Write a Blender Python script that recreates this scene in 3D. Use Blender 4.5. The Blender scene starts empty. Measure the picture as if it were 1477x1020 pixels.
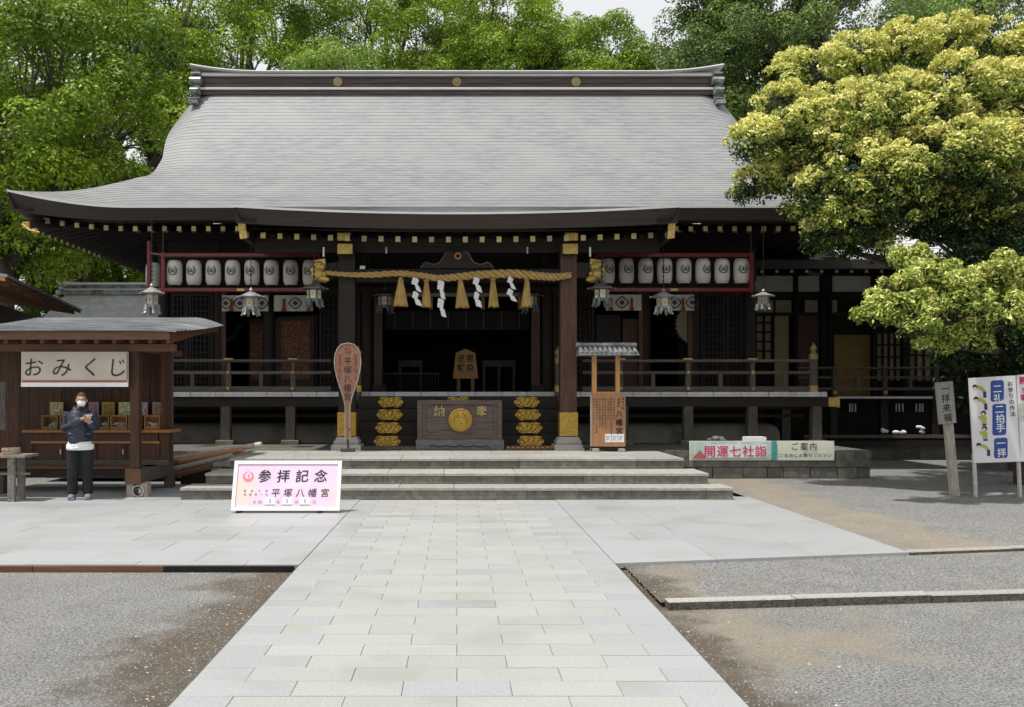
import bpy, bmesh, math, random
import numpy as np
from mathutils import Vector, Matrix, Euler
R = math.radians
random.seed(7)
SC = bpy.context.scene
COL = SC.collection

# ------------------------------------------------------------ camera
EYE = 1.62
FPX = 1300.0                      # focal length in photo pixels (1477 wide)
VX, VY = 659.0, 570.0
cam = bpy.data.cameras.new('camera')
cam.sensor_width = 36.0
cam.lens = 36.0*FPX/1477.0
cam.shift_x = (738.5-VX)/1477.0
cam.shift_y = (VY-510.0)/1477.0
cam.clip_end = 2000.0
cam.clip_start = 0.05
camo = bpy.data.objects.new('camera', cam)
COL.objects.link(camo)
camo.location = (0, 0, EYE)
camo.rotation_euler = (R(90), 0, 0)
SC.camera = camo

# ------------------------------------------------------------ sky, sun, exposure
SUN_EL, SUN_AZ = 70.0, -60.0       # azimuth: angle from -Y (behind the camera) towards -X
w = bpy.data.worlds.new('World'); SC.world = w; w.use_nodes = True
nt = w.node_tree; nt.nodes.clear()
out = nt.nodes.new('ShaderNodeOutputWorld'); bg = nt.nodes.new('ShaderNodeBackground')
sky = nt.nodes.new('ShaderNodeTexSky'); sky.sky_type = 'NISHITA'; sky.sun_disc = False
sky.sun_elevation = R(SUN_EL); sky.sun_rotation = R(180+60)
sky.dust_density = 3.0; sky.air_density = 1.0; sky.ozone_density = 1.0
mixn = nt.nodes.new('ShaderNodeMix'); mixn.data_type = 'RGBA'; mixn.inputs[0].default_value = 0.62
mixn.inputs[7].default_value = (12.4, 12.3, 11.9, 1)      # thin bright cloud over the whole sky
nt.links.new(sky.outputs[0], mixn.inputs[6]); nt.links.new(mixn.outputs[2], bg.inputs[0])
bg.inputs[1].default_value = 0.084
nt.links.new(bg.outputs[0], out.inputs[0])
sl = bpy.data.lights.new('sun', 'SUN'); sl.energy = 3.5; sl.angle = R(1.5); sl.color = (1.0, 0.96, 0.9)
so = bpy.data.objects.new('sun', sl); COL.objects.link(so)
az = R(SUN_AZ); el = R(SUN_EL)
sdir = Vector((math.sin(az)*math.cos(el), -math.cos(az)*math.cos(el), math.sin(el)))
so.rotation_euler = sdir.to_track_quat('Z', 'Y').to_euler()
so.location = (-20, -20, 40)
SC.view_settings.view_transform = 'Standard'; SC.view_settings.look = 'None'
SC.view_settings.exposure = 0.3; SC.view_settings.gamma = 1.0
SC.view_settings.use_curve_mapping = False

# ------------------------------------------------------------ helpers
def P(x, y, Y):
    """a photo pixel seen at depth Y -> world point"""
    return Vector(((x-VX)*Y/FPX, Y, EYE-(y-VY)*Y/FPX))

WL = {}                      # world location of every object
def mat(name, c1, c2=None, scale=4.0, stretch=(1, 1, 1), rough=0.75, metal=0.0, bump=0.0, bscale=None,
        rnd=0.0, c3=None, s3=1.0, t3=(0.5, 0.62), spec=0.4, detail=6, ramp=(0.35, 0.65), emit=None):
    m = bpy.data.materials.new(name); m.use_nodes = True
    n = m.node_tree.nodes; l = m.node_tree.links; b = n['Principled BSDF']
    b.inputs['Roughness'].default_value = rough; b.inputs['Metallic'].default_value = metal
    b.inputs['Specular IOR Level'].default_value = spec
    g = n.new('ShaderNodeNewGeometry'); mp = n.new('ShaderNodeMapping'); mp.inputs['Scale'].default_value = stretch
    l.new(g.outputs['Position'], mp.inputs[0])
    col = None
    if c2 is not None:
        t = n.new('ShaderNodeTexNoise'); t.inputs['Scale'].default_value = scale; t.inputs['Detail'].default_value = detail
        t.inputs['Roughness'].default_value = 0.65
        l.new(mp.outputs[0], t.inputs[0])
        r = n.new('ShaderNodeValToRGB'); r.color_ramp.elements[0].position = ramp[0]; r.color_ramp.elements[1].position = ramp[1]
        r.color_ramp.elements[0].color = (*c1, 1); r.color_ramp.elements[1].color = (*c2, 1)
        l.new(t.outputs[0], r.inputs[0]); col = r.outputs[0]
        if c3 is not None:
            t2 = n.new('ShaderNodeTexNoise'); t2.inputs['Scale'].default_value = s3; t2.inputs['Detail'].default_value = 5
            l.new(g.outputs['Position'], t2.inputs[0])
            r2 = n.new('ShaderNodeValToRGB'); r2.color_ramp.elements[0].position = t3[0]; r2.color_ramp.elements[1].position = t3[1]
            l.new(t2.outputs[0], r2.inputs[0])
            mx = n.new('ShaderNodeMix'); mx.data_type = 'RGBA'
            l.new(r2.outputs[0], mx.inputs[0]); l.new(col, mx.inputs[6]); mx.inputs[7].default_value = (*c3, 1)
            col = mx.outputs[2]
    else:
        rg = n.new('ShaderNodeRGB'); rg.outputs[0].default_value = (*c1, 1); col = rg.outputs[0]
    if rnd > 0:
        oi = n.new('ShaderNodeObjectInfo'); mr = n.new('ShaderNodeMapRange')
        mr.inputs[3].default_value = 1-rnd; mr.inputs[4].default_value = 1+rnd
        l.new(oi.outputs['Random'], mr.inputs[0])
        vm = n.new('ShaderNodeVectorMath'); vm.operation = 'SCALE'
        l.new(col, vm.inputs[0]); l.new(mr.outputs[0], vm.inputs['Scale']); col = vm.outputs[0]
    l.new(col, b.inputs['Base Color'])
    if bump > 0:
        t = n.new('ShaderNodeTexNoise'); t.inputs['Scale'].default_value = bscale or scale*3; t.inputs['Detail'].default_value = 8
        l.new(mp.outputs[0], t.inputs[0]); bp = n.new('ShaderNodeBump'); bp.inputs['Strength'].default_value = bump
        bp.inputs['Distance'].default_value = 0.02
        l.new(t.outputs[0], bp.inputs['Height']); l.new(bp.outputs[0], b.inputs['Normal'])
    return m

class MB:
    def __init__(s): s.v = []; s.f = []; s.sm = []
    def add(s, vs, fs, smooth=False):
        o = len(s.v); s.v += [tuple(v) for v in vs]; s.f += [tuple(i+o for i in f) for f in fs]; s.sm += [smooth]*len(fs); return s
    def box(s, x0, x1, y0, y1, z0, z1, ch=0.0):
        if ch <= 0:
            vs = [(x, y, z) for z in (z0, z1) for y in (y0, y1) for x in (x0, x1)]
            return s.add(vs, [(0, 2, 3, 1), (4, 5, 7, 6), (0, 1, 5, 4), (2, 6, 7, 3), (0, 4, 6, 2), (1, 3, 7, 5)])
        c = ch
        b = [(x0, y0), (x1, y0), (x1, y1), (x0, y1)]; i = [(x0+c, y0+c), (x1-c, y0+c), (x1-c, y1-c), (x0+c, y1-c)]
        vs = [(*p, z0) for p in b]+[(*p, z1-c) for p in b]+[(*p, z1) for p in i]
        fs = [(3, 2, 1, 0), (8, 9, 10, 11)]
        for k in range(4):
            j = (k+1) % 4; fs += [(k, j, 4+j, 4+k), (4+k, 4+j, 8+j, 8+k)]
        return s.add(vs, fs)
    def obox(s, M, sx, sy, sz):
        """box of size s centred on matrix M"""
        vs = [M @ Vector((x*sx/2, y*sy/2, z*sz/2)) for z in (-1, 1) for y in (-1, 1) for x in (-1, 1)]
        return s.add(vs, [(0, 2, 3, 1), (4, 5, 7, 6), (0, 1, 5, 4), (2, 6, 7, 3), (0, 4, 6, 2), (1, 3, 7, 5)])
    def beam(s, a, b, wd, ht, up=(0, 0, 1)):
        a = Vector(a); b = Vector(b); d = (b-a); L = d.length; d.normalize(); u = Vector(up)
        sd = d.cross(u).normalized(); u = sd.cross(d).normalized()
        M = Matrix((sd, d, u)).transposed().to_4x4(); M.translation = (a+b)/2
        return s.obox(M, wd, L, ht)
    def tube(s, pts, rad, n=8, cap=True, smooth=True, ell=1.0):
        pts = [Vector(p) for p in pts]; k = len(pts)
        if not hasattr(rad, '__len__'): rad = [rad]*k
        vs = []; up0 = Vector((0, 0, 1))
        t0 = (pts[1]-pts[0]).normalized()
        nrm = t0.orthogonal().normalized() if abs(t0.z) > 0.9 else t0.cross(up0).normalized()
        for i, p in enumerate(pts):
            t = (pts[min(i+1, k-1)]-pts[max(i-1, 0)]).normalized()
            nrm = (nrm-t*nrm.dot(t)).normalized(); bn = t.cross(nrm)
            for j in range(n):
                a = 2*math.pi*j/n
                vs.append(p+(nrm*math.cos(a)+bn*math.sin(a)*ell)*rad[i])
        fs = [(i*n+j, i*n+(j+1) % n, (i+1)*n+(j+1) % n, (i+1)*n+j) for i in range(k-1) for j in range(n)]
        s.add(vs, fs, smooth)
        if cap: s.add(vs[:n], [tuple(range(n))[::-1]]); s.add(vs[-n:], [tuple(range(n))])
        return s
    def lathe(s, prof, c, n=16, smooth=True, sx=1, sy=1, caps=True):
        vs = [(c[0]+r*math.cos(2*math.pi*j/n)*sx, c[1]+r*math.sin(2*math.pi*j/n)*sy, c[2]+z) for r, z in prof for j in range(n)]
        fs = [(i*n+j, i*n+(j+1) % n, (i+1)*n+(j+1) % n, (i+1)*n+j) for i in range(len(prof)-1) for j in range(n)]
        s.add(vs, fs, smooth)
        if caps: s.add(vs[:n], [tuple(range(n))[::-1]]); s.add(vs[-n:], [tuple(range(n))])
        return s
    def prism(s, poly, y0, y1, smooth=False):
        """polygon in XZ extruded along Y"""
        n = len(poly)
        vs = [(x, y0, z) for x, z in poly]+[(x, y1, z) for x, z in poly]
        fs = [tuple(range(n)), tuple(range(2*n-1, n-1, -1))]
        s.add(vs, fs)
        s.add(vs, [(i, i+n, (i+1) % n+n, (i+1) % n) for i in range(n)], smooth); return s
    def ball(s, c, r, n=12, m=8):
        if not hasattr(r, '__len__'): r = (r, r, r)
        vs = []; fs = []
        for i in range(m+1):
            th = math.pi*i/m
            for j in range(n):
                a = 2*math.pi*j/n
                vs.append((c[0]+r[0]*math.sin(th)*math.cos(a), c[1]+r[1]*math.sin(th)*math.sin(a), c[2]+r[2]*math.cos(th)))
        fs = [(i*n+j, (i+1)*n+j, (i+1)*n+(j+1) % n, i*n+(j+1) % n) for i in range(m) for j in range(n)]
        return s.add(vs, fs, True)
    def build(s, name, m, parent=None, org=None, sharp=40):
        me = bpy.data.meshes.new(name)
        pw = WL.get(parent.name, Vector((0, 0, 0))) if parent else Vector((0, 0, 0))
        if org is None: org = pw
        org = Vector(org)
        me.from_pydata([(a-org.x, b-org.y, c-org.z) for a, b, c in s.v], [], s.f)
        me.polygons.foreach_set('use_smooth', s.sm)
        if isinstance(m, (list, tuple)):
            for q in m: me.materials.append(q)
        else: me.materials.append(m)
        if any(s.sm):
            bm = bmesh.new(); bm.from_mesh(me); bmesh.ops.remove_doubles(bm, verts=bm.verts, dist=1e-5); bm.to_mesh(me); bm.free()
            try: me.set_sharp_from_angle(angle=R(sharp))
            except Exception: pass
        me.update()
        o = bpy.data.objects.new(name, me); COL.objects.link(o)
        if parent: o.parent = parent
        o.location = org-pw; WL[o.name] = org
        return o

def mesh_obj(name, me, parent=None, loc=(0, 0, 0)):
    o = bpy.data.objects.new(name, me); COL.objects.link(o); loc = Vector(loc)
    pw = WL.get(parent.name, Vector((0, 0, 0))) if parent else Vector((0, 0, 0))
    if parent: o.parent = parent
    o.location = loc-pw; WL[o.name] = loc
    return o
def tag(o, label=None, cat=None, group=None, kind=None):
    if label: o['label'] = label
    if cat: o['category'] = cat
    if group: o['group'] = group
    if kind: o['kind'] = kind
    return o
def thing(name, loc, label, cat, group=None):
    o = bpy.data.objects.new(name, None); COL.objects.link(o); o.location = loc; o.empty_display_size = 0.1
    WL[o.name] = Vector(loc); return tag(o, label, cat, group)
def copy_thing(o, loc, label):
    delta = Vector(loc)-WL[o.name]
    def cp(a, par):
        c = a.copy(); COL.objects.link(c); WL[c.name] = WL[a.name]+delta
        if par: c.parent = par
        for ch in a.children: cp(ch, c)
        return c
    kids = list(o.children)
    c = o.copy(); COL.objects.link(c); c.location = loc; WL[c.name] = Vector(loc)
    for k in kids: cp(k, c)
    c['label'] = label
    return c

_tx = {}
def glyph(ch, offset=0.0):
    k = (ch, offset)
    if k in _tx: return _tx[k]
    c = bpy.data.curves.new('t', 'FONT'); c.body = ch; c.resolution_u = 3; c.offset = offset
    o = bpy.data.objects.new('t', c); COL.objects.link(o)
    dg = bpy.context.evaluated_depsgraph_get(); me = bpy.data.meshes.new_from_object(o.evaluated_get(dg))
    vs = [(v.co.x, v.co.y) for v in me.vertices]; fs = [tuple(p.vertices) for p in me.polygons]
    bpy.data.objects.remove(o); bpy.data.curves.remove(c); bpy.data.meshes.remove(me)
    xs = [v[0] for v in vs] or [0, 1]; ys = [v[1] for v in vs] or [0, 1]
    r = ([(x-(max(xs)+min(xs))/2 if len(ch) else x, y-0.38) for x, y in vs], fs)
    _tx[k] = r; return r
def write(mb, s, o, size, adv=None, vertical=False, u=(1, 0, 0), v=(0, 0, 1), bold=0.0, wide=1.0, shear=0.0):
    """lettering on a plane: o is the centre of the first character"""
    o = Vector(o); u = Vector(u).normalized(); v = Vector(v).normalized(); adv = adv or size
    for i, ch in enumerate(s):
        if ch == ' ': continue
        g, f = glyph(ch, bold)
        c = o+(-v*adv*i if vertical else u*adv*i)
        mb.add([c+u*((x+shear*y)*size*wide)+v*((y+shear*x*0.6)*size) for x, y in g], f)
    return mb

def ring_pts(cx, cz, rx, rz, n=32):
    return [(cx+rx*math.cos(2*math.pi*i/n), cz+rz*math.sin(2*math.pi*i/n)) for i in range(n)]

# ------------------------------------------------------------ materials
M = {}
M['granite'] = mat('granite', (0.295, 0.303, 0.288), (0.378, 0.385, 0.368), 60, rough=0.62, rnd=0.045, bump=0.08, bscale=150, c3=(0.28, 0.28, 0.255), s3=1.3, t3=(0.5, 0.78), spec=0.35)
M['granite_cool'] = mat('granite_cool', (0.295, 0.305, 0.312), (0.365, 0.375, 0.382), 50, rough=0.5, rnd=0.045, bump=0.06, bscale=120, c3=(0.26, 0.262, 0.25), s3=1.1, t3=(0.5, 0.8), spec=0.45)
M['joint'] = mat('joint', (0.06, 0.057, 0.05), (0.11, 0.105, 0.09), 30)
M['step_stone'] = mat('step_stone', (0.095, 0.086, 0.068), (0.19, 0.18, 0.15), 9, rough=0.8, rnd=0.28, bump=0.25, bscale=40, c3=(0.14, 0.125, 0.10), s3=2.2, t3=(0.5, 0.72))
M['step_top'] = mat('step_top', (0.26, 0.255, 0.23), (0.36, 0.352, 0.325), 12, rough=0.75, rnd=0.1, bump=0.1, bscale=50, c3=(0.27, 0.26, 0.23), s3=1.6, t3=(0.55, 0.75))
M['podium_stone'] = mat('podium_stone', (0.09, 0.087, 0.072), (0.17, 0.163, 0.14), 7, rough=0.85, rnd=0.22, bump=0.3, bscale=30, c3=(0.10, 0.10, 0.075), s3=2.0, t3=(0.5, 0.7))
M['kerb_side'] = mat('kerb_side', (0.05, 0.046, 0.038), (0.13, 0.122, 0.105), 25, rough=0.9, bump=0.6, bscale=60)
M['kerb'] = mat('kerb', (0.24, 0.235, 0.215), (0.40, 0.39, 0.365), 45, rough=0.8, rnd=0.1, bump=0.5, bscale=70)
M['plaster_mound'] = mat('plaster_mound', (0.15, 0.145, 0.12), (0.20, 0.19, 0.16), 3, rough=0.9, bump=0.1, c3=(0.11, 0.105, 0.085), s3=1.5)
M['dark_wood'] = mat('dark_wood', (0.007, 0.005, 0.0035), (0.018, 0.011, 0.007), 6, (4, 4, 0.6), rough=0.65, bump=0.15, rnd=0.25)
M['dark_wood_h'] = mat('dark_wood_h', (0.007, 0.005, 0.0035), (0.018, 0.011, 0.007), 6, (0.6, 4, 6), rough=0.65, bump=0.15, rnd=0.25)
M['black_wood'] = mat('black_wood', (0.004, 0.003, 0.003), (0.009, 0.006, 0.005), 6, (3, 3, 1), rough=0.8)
M['red_wood'] = mat('red_wood', (0.045, 0.018, 0.011), (0.095, 0.040, 0.024), 5, (6, 6, 0.5), rough=0.55, bump=0.1)
M['grey_wood'] = mat('grey_wood', (0.06, 0.049, 0.041), (0.125, 0.106, 0.09), 6, (0.7, 5, 7), rough=0.8, bump=0.2, rnd=0.15)
M['grey_wood_v'] = mat('grey_wood_v', (0.05, 0.042, 0.035), (0.11, 0.095, 0.08), 6, (7, 7, 0.7), rough=0.8, bump=0.2, rnd=0.15)
M['pale_wood'] = mat('pale_wood', (0.24, 0.21, 0.175), (0.42, 0.385, 0.33), 6, (7, 7, 0.8), rough=0.8, bump=0.2, rnd=0.12)
M['fascia'] = mat('fascia', (0.026, 0.019, 0.015), (0.048, 0.036, 0.029), 3, (0.4, 5, 14), rough=0.6, bump=0.12)
M['roof'] = mat('roof', (0.175, 0.181, 0.190), (0.262, 0.268, 0.275), 3.0, (0.8, 1.2, 5), rough=0.52, metal=0.0, bump=0.12, bscale=14, c3=(0.250, 0.253, 0.248), s3=0.8, t3=(0.48, 0.68), spec=0.5)
M['roof_edge'] = mat('roof_edge', (0.45, 0.46, 0.46), (0.56, 0.57, 0.56), 3, (0.5, 3, 3), rough=0.5)
M['ridge_band'] = mat('ridge_band', (0.045, 0.026, 0.024), (0.115, 0.088, 0.082), 3, (0.5, 2, 10), rough=0.42, ramp=(0.45, 0.75))
M['ridge_metal'] = mat('ridge_metal', (0.09, 0.10, 0.098), (0.36, 0.385, 0.37), 5, rough=0.45, metal=0.3, bump=0.1)
M['gold'] = mat('gold', (0.56, 0.38, 0.09), (0.30, 0.18, 0.035), 28, rough=0.34, metal=0.85, bump=0.35, bscale=55)
M['gold_dull'] = mat('gold_dull', (0.60, 0.44, 0.14), (0.36, 0.24, 0.06), 20, rough=0.5, metal=0.35, bump=0.3, bscale=60, rnd=0.2)
M['gold_cap'] = mat('gold_cap', (0.38, 0.31, 0.15), (0.24, 0.17, 0.06), 30, rough=0.5, metal=0.15, rnd=0.35)
M['white_paint'] = mat('white_paint', (0.74, 0.74, 0.75), (0.82, 0.82, 0.82), 8, rough=0.6, rnd=0.03)
M['board_end'] = mat('board_end', (0.42, 0.42, 0.43), (0.56, 0.56, 0.56), 5, rough=0.7, rnd=0.1)
M['lacquer'] = mat('lacquer', (0.12, 0.010, 0.014), (0.18, 0.015, 0.020), 5, rough=0.35)
M['paper'] = mat('paper', (0.44, 0.43, 0.385), (0.52, 0.51, 0.46), 4, rough=0.8, rnd=0.05)
M['ink'] = mat('ink', (0.018, 0.018, 0.02), rough=0.7)
M['ink_grey'] = mat('ink_grey', (0.06, 0.06, 0.065), rough=0.8)
M['bronze'] = mat('bronze', (0.22, 0.235, 0.23), (0.42, 0.44, 0.43), 14, rough=0.5, metal=0.4, bump=0.2)
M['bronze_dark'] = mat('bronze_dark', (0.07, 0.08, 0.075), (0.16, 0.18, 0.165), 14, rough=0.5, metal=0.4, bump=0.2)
M['wire'] = mat('wire', (0.03, 0.03, 0.03), rough=0.5, metal=0.6)
M['straw'] = mat('straw', (0.42, 0.28, 0.10), (0.26, 0.16, 0.05), 30, (1, 1, 0.2), rough=0.9, bump=0.5, bscale=80)
M['straw_rope'] = mat('straw_rope', (0.50, 0.34, 0.13), (0.30, 0.19, 0.06), 24, (1, 1, 1), rough=0.85, bump=0.5, bscale=90)
M['shide'] = mat('shide', (0.68, 0.68, 0.70), rough=0.8)
M['cloth'] = mat('cloth', (0.60, 0.585, 0.53), (0.68, 0.665, 0.61), 6, rough=0.9)
M['rust_print'] = mat('rust_print', (0.28, 0.06, 0.03), rough=0.8)
M['brocade'] = mat('brocade', (0.075, 0.014, 0.009), (0.13, 0.065, 0.02), 16, rough=0.7, ramp=(0.45, 0.55))
M['cream_wall'] = mat('cream_wall', (0.33, 0.28, 0.17), (0.39, 0.34, 0.22), 2, rough=0.9)
M['white_wall'] = mat('white_wall', (0.60, 0.60, 0.56), (0.70, 0.69, 0.64), 2, rough=0.9)
M['gold_wall'] = mat('gold_wall', (0.20, 0.13, 0.03), (0.25, 0.17, 0.05), 2, rough=0.8)
M['box_wood'] = mat('box_wood', (0.065, 0.045, 0.038), (0.12, 0.088, 0.074), 4, (0.6, 4, 8), rough=0.5, bump=0.12)
M['box_base'] = mat('box_base', (0.085, 0.088, 0.095), (0.15, 0.152, 0.16), 5, (1, 3, 5), rough=0.45, bump=0.15)
M['stall_wood'] = mat('stall_wood', (0.045, 0.018, 0.009), (0.105, 0.045, 0.021), 5, (8, 8, 0.5), rough=0.6, bump=0.15, rnd=0.28)
M['stall_beam'] = mat('stall_beam', (0.085, 0.038, 0.020), (0.15, 0.070, 0.038), 5, (0.5, 6, 8), rough=0.6, bump=0.15, rnd=0.1)
M['orange_wood'] = mat('orange_wood', (0.42, 0.20, 0.07), (0.52, 0.28, 0.10), 6, (4, 4, 0.8), rough=0.5, rnd=0.1)
M['shelf_wood'] = mat('shelf_wood', (0.26, 0.11, 0.035), (0.38, 0.18, 0.06), 6, (0.6, 4, 6), rough=0.5)
M['board_wood'] = mat('board_wood', (0.30, 0.14, 0.065), (0.42, 0.22, 0.11), 5, (7, 7, 0.6), rough=0.65, bump=0.1)
M['paddle_wood'] = mat('paddle_wood', (0.19, 0.092, 0.058), (0.27, 0.14, 0.088), 5, (6, 6, 0.7), rough=0.6, bump=0.1)
M['sign_cream'] = mat('sign_cream', (0.46, 0.41, 0.335), (0.54, 0.49, 0.41), 3, rough=0.7)
M['sign_red'] = mat('sign_red', (0.36, 0.10, 0.06), rough=0.7)
M['stall_roof'] = mat('stall_roof', (0.10, 0.105, 0.115), (0.34, 0.35, 0.36), 2.6, (0.5, 2.2, 1), rough=0.45, metal=0.2, bump=0.15, spec=0.6, ramp=(0.3, 0.7))
M['bench_wood'] = mat('bench_wood', (0.13, 0.115, 0.10), (0.25, 0.23, 0.20), 6, (3, 3, 3), rough=0.8, bump=0.2, rnd=0.1)
M['metal_leg'] = mat('metal_leg', (0.40, 0.40, 0.39), (0.58, 0.57, 0.54), 20, rough=0.5, metal=0.4)
M['soil'] = mat('soil', (0.10, 0.08, 0.06), (0.16, 0.13, 0.10), 9)

def gravel_mat():
    m = bpy.data.materials.new('gravel'); m.use_nodes = True
    n = m.node_tree.nodes; l = m.node_tree.links; b = n['Principled BSDF']; b.inputs['Roughness'].default_value = 0.9
    b.inputs['Specular IOR Level'].default_value = 0.25
    g = n.new('ShaderNodeNewGeometry')
    def noise(s, d=6, off=(0, 0, 0), st=(1, 1, 1)):
        mp = n.new('ShaderNodeMapping'); mp.inputs['Location'].default_value = off; mp.inputs['Scale'].default_value = st
        l.new(g.outputs['Position'], mp.inputs[0])
        t = n.new('ShaderNodeTexNoise'); t.inputs['Scale'].default_value = s; t.inputs['Detail'].default_value = d; t.inputs['Roughness'].default_value = 0.7
        l.new(mp.outputs[0], t.inputs[0]); return t.outputs[0]
    def ramp(v, a, b_, ca, cb):
        r = n.new('ShaderNodeValToRGB'); r.color_ramp.elements[0].position = a; r.color_ramp.elements[1].position = b_
        r.color_ramp.elements[0].color = (*ca, 1); r.color_ramp.elements[1].color = (*cb, 1); l.new(v, r.inputs[0]); return r.outputs[0]
    def math_(op, a, b_=None, clamp=False):
        q = n.new('ShaderNodeMath'); q.operation = op; q.use_clamp = clamp
        for i, x in enumerate((a, b_)):
            if x is None: continue
            if isinstance(x, (int, float)): q.inputs[i].default_value = x
            else: l.new(x, q.inputs[i])
        return q.outputs[0]
    def mix(f, a, b_):
        q = n.new('ShaderNodeMix'); q.data_type = 'RGBA'; l.new(f, q.inputs[0]); l.new(a, q.inputs[6]); l.new(b_, q.inputs[7]); return q.outputs[2]
    grey = ramp(noise(55, 8), 0.36, 0.64, (0.060, 0.060, 0.058), (0.36, 0.358, 0.345))
    brown = ramp(noise(40, 8), 0.3, 0.7, (0.07, 0.058, 0.044), (0.16, 0.135, 0.105))
    sand = ramp(noise(45, 8), 0.3, 0.7, (0.19, 0.165, 0.128), (0.33, 0.295, 0.235))
    sx = n.new('ShaderNodeSeparateXYZ'); l.new(g.outputs['Position'], sx.inputs[0])
    X, Y = sx.outputs[0], sx.outputs[1]
    # worn bare earth beside the stone path
    ax = math_('ABSOLUTE', X)
    edge = math_('SUBTRACT', 1.0, math_('MULTIPLY', math_('SUBTRACT', ax, 1.5), 0.8), True)
    wob = math_('MULTIPLY', math_('SUBTRACT', noise(1.1, 4), 0.5), 1.8)
    left = math_('LESS_THAN', X, 0.0)
    e1 = math_('ADD', edge, wob)
    eL = math_('MULTIPLY', ramp_v(n, l, e1, 0.3, 0.75), left)
    right = math_('SUBTRACT', 1.0, left)
    edge2 = math_('SUBTRACT', 1.0, math_('MULTIPLY', math_('SUBTRACT', ax, 1.5), 1.3), True)
    eR = math_('MULTIPLY', ramp_v(n, l, math_('ADD', edge2, wob), 0.35, 0.8), right)
    # sandy patches on the right-hand side
    e2 = math_('SUBTRACT', 1.15, math_('MULTIPLY', math_('SUBTRACT', X, 1.5), 0.33), True)
    near = math_('MULTIPLY', math_('ABSOLUTE', math_('SUBTRACT', Y, 6.8)), 0.25)
    e3 = math_('ADD', math_('SUBTRACT', e2, near), math_('MULTIPLY', math_('SUBTRACT', noise(0.8, 4, (3, 1, 0)), 0.5), 2.4))
    fS = math_('MULTIPLY', ramp_v(n, l, e3, 0.45, 0.95), right)
    # far right sandy patch along the paved court
    d1 = math_('SUBTRACT', 1.0, math_('MULTIPLY', math_('ABSOLUTE', math_('SUBTRACT', X, 5.2)), 0.9), True)
    d2 = math_('GREATER_THAN', Y, 9.3)
    fF = math_('MULTIPLY', ramp_v(n, l, math_('ADD', d1, math_('MULTIPLY', math_('SUBTRACT', noise(0.9, 4, (9, 2, 0)), 0.5), 1.6)), 0.3, 0.7), d2)
    c = mix(fS, grey, sand); c = mix(fF, c, sand); c = mix(eL, c, brown); c = mix(eR, c, brown)
    big = n.new('ShaderNodeVectorMath'); big.operation = 'SCALE'
    mr = n.new('ShaderNodeMapRange'); mr.inputs[1].default_value = 0.3; mr.inputs[2].default_value = 0.7; mr.inputs[3].default_value = 0.85; mr.inputs[4].default_value = 1.12
    l.new(noise(1.7, 5), mr.inputs[0]); l.new(mr.outputs[0], big.inputs['Scale']); l.new(c, big.inputs[0])
    l.new(big.outputs[0], b.inputs['Base Color'])
    bp = n.new('ShaderNodeBump'); bp.inputs['Strength'].default_value = 0.9; bp.inputs['Distance'].default_value = 0.02
    l.new(noise(60, 8), bp.inputs['Height']); l.new(bp.outputs[0], b.inputs['Normal'])
    return m
def ramp_v(n, l, v, a, b_):
    r = n.new('ShaderNodeMapRange'); r.inputs[1].default_value = a; r.inputs[2].default_value = b_; r.interpolation_type = 'SMOOTHSTEP'
    l.new(v, r.inputs[0]); return r.outputs[0]
M['gravel'] = gravel_mat()

def leaf_mat(name, c1, c2, trans=0.35, tc=None):
    m = bpy.data.materials.new(name); m.use_nodes = True
    n = m.node_tree.nodes; l = m.node_tree.links; b = n['Principled BSDF']; b.inputs['Roughness'].default_value = 0.5
    b.inputs['Specular IOR Level'].default_value = 0.3
    at = n.new('ShaderNodeAttribute'); at.attribute_name = 'tone'
    r = n.new('ShaderNodeValToRGB'); r.color_ramp.elements[0].color = (*c1, 1); r.color_ramp.elements[1].color = (*c2, 1)
    l.new(at.outputs['Fac'], r.inputs[0]); l.new(r.outputs[0], b.inputs['Base Color'])
    tr = n.new('ShaderNodeBsdfTranslucent'); l.new(r.outputs[0], tr.inputs[0])
    mx = n.new('ShaderNodeMixShader'); mx.inputs[0].default_value = trans
    l.new(b.outputs[0], mx.inputs[1]); l.new(tr.outputs[0], mx.inputs[2]); l.new(mx.outputs[0], n['Material Output'].inputs[0])
    return m

# ------------------------------------------------------------ ground, paving
GZ = -0.07
g = MB(); g.add([(-900, -60, GZ), (900, -60, GZ), (900, 1200, GZ), (-900, 1200, GZ)], [(0, 1, 2, 3)])
tag(g.build('ground', M['gravel']), kind='structure')
# raised gravel terraces on the right (kerbs retain them)
def kline(X, a, b): return a+(X-1.6)*b
K2A, K2B = 7.12, 0.115
K1A, K1B = 8.70, 0.19
g = MB(); g.add([(1.62, kline(1.62, K2A, K2B)+0.05, -0.03), (30, kline(30, K2A, K2B)+0.05, -0.03), (30, kline(30, K1A, K1B), -0.03), (1.62, kline(1.62, K1A, K1B)+.1, -0.03)], [(0, 1, 2, 3)])
tag(g.build('gravel_terrace', M['gravel']), kind='structure')
g = MB(); g.add([(4.62, kline(4.62, K1A, K1B)+0.06, -0.006), (30, kline(30, K1A, K1B)+0.06, -0.006), (40, 60, -0.006), (4.62, 60, -0.006)], [(0, 1, 2, 3)])
tag(g.build('gravel_court', M['gravel']), kind='structure')

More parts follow.
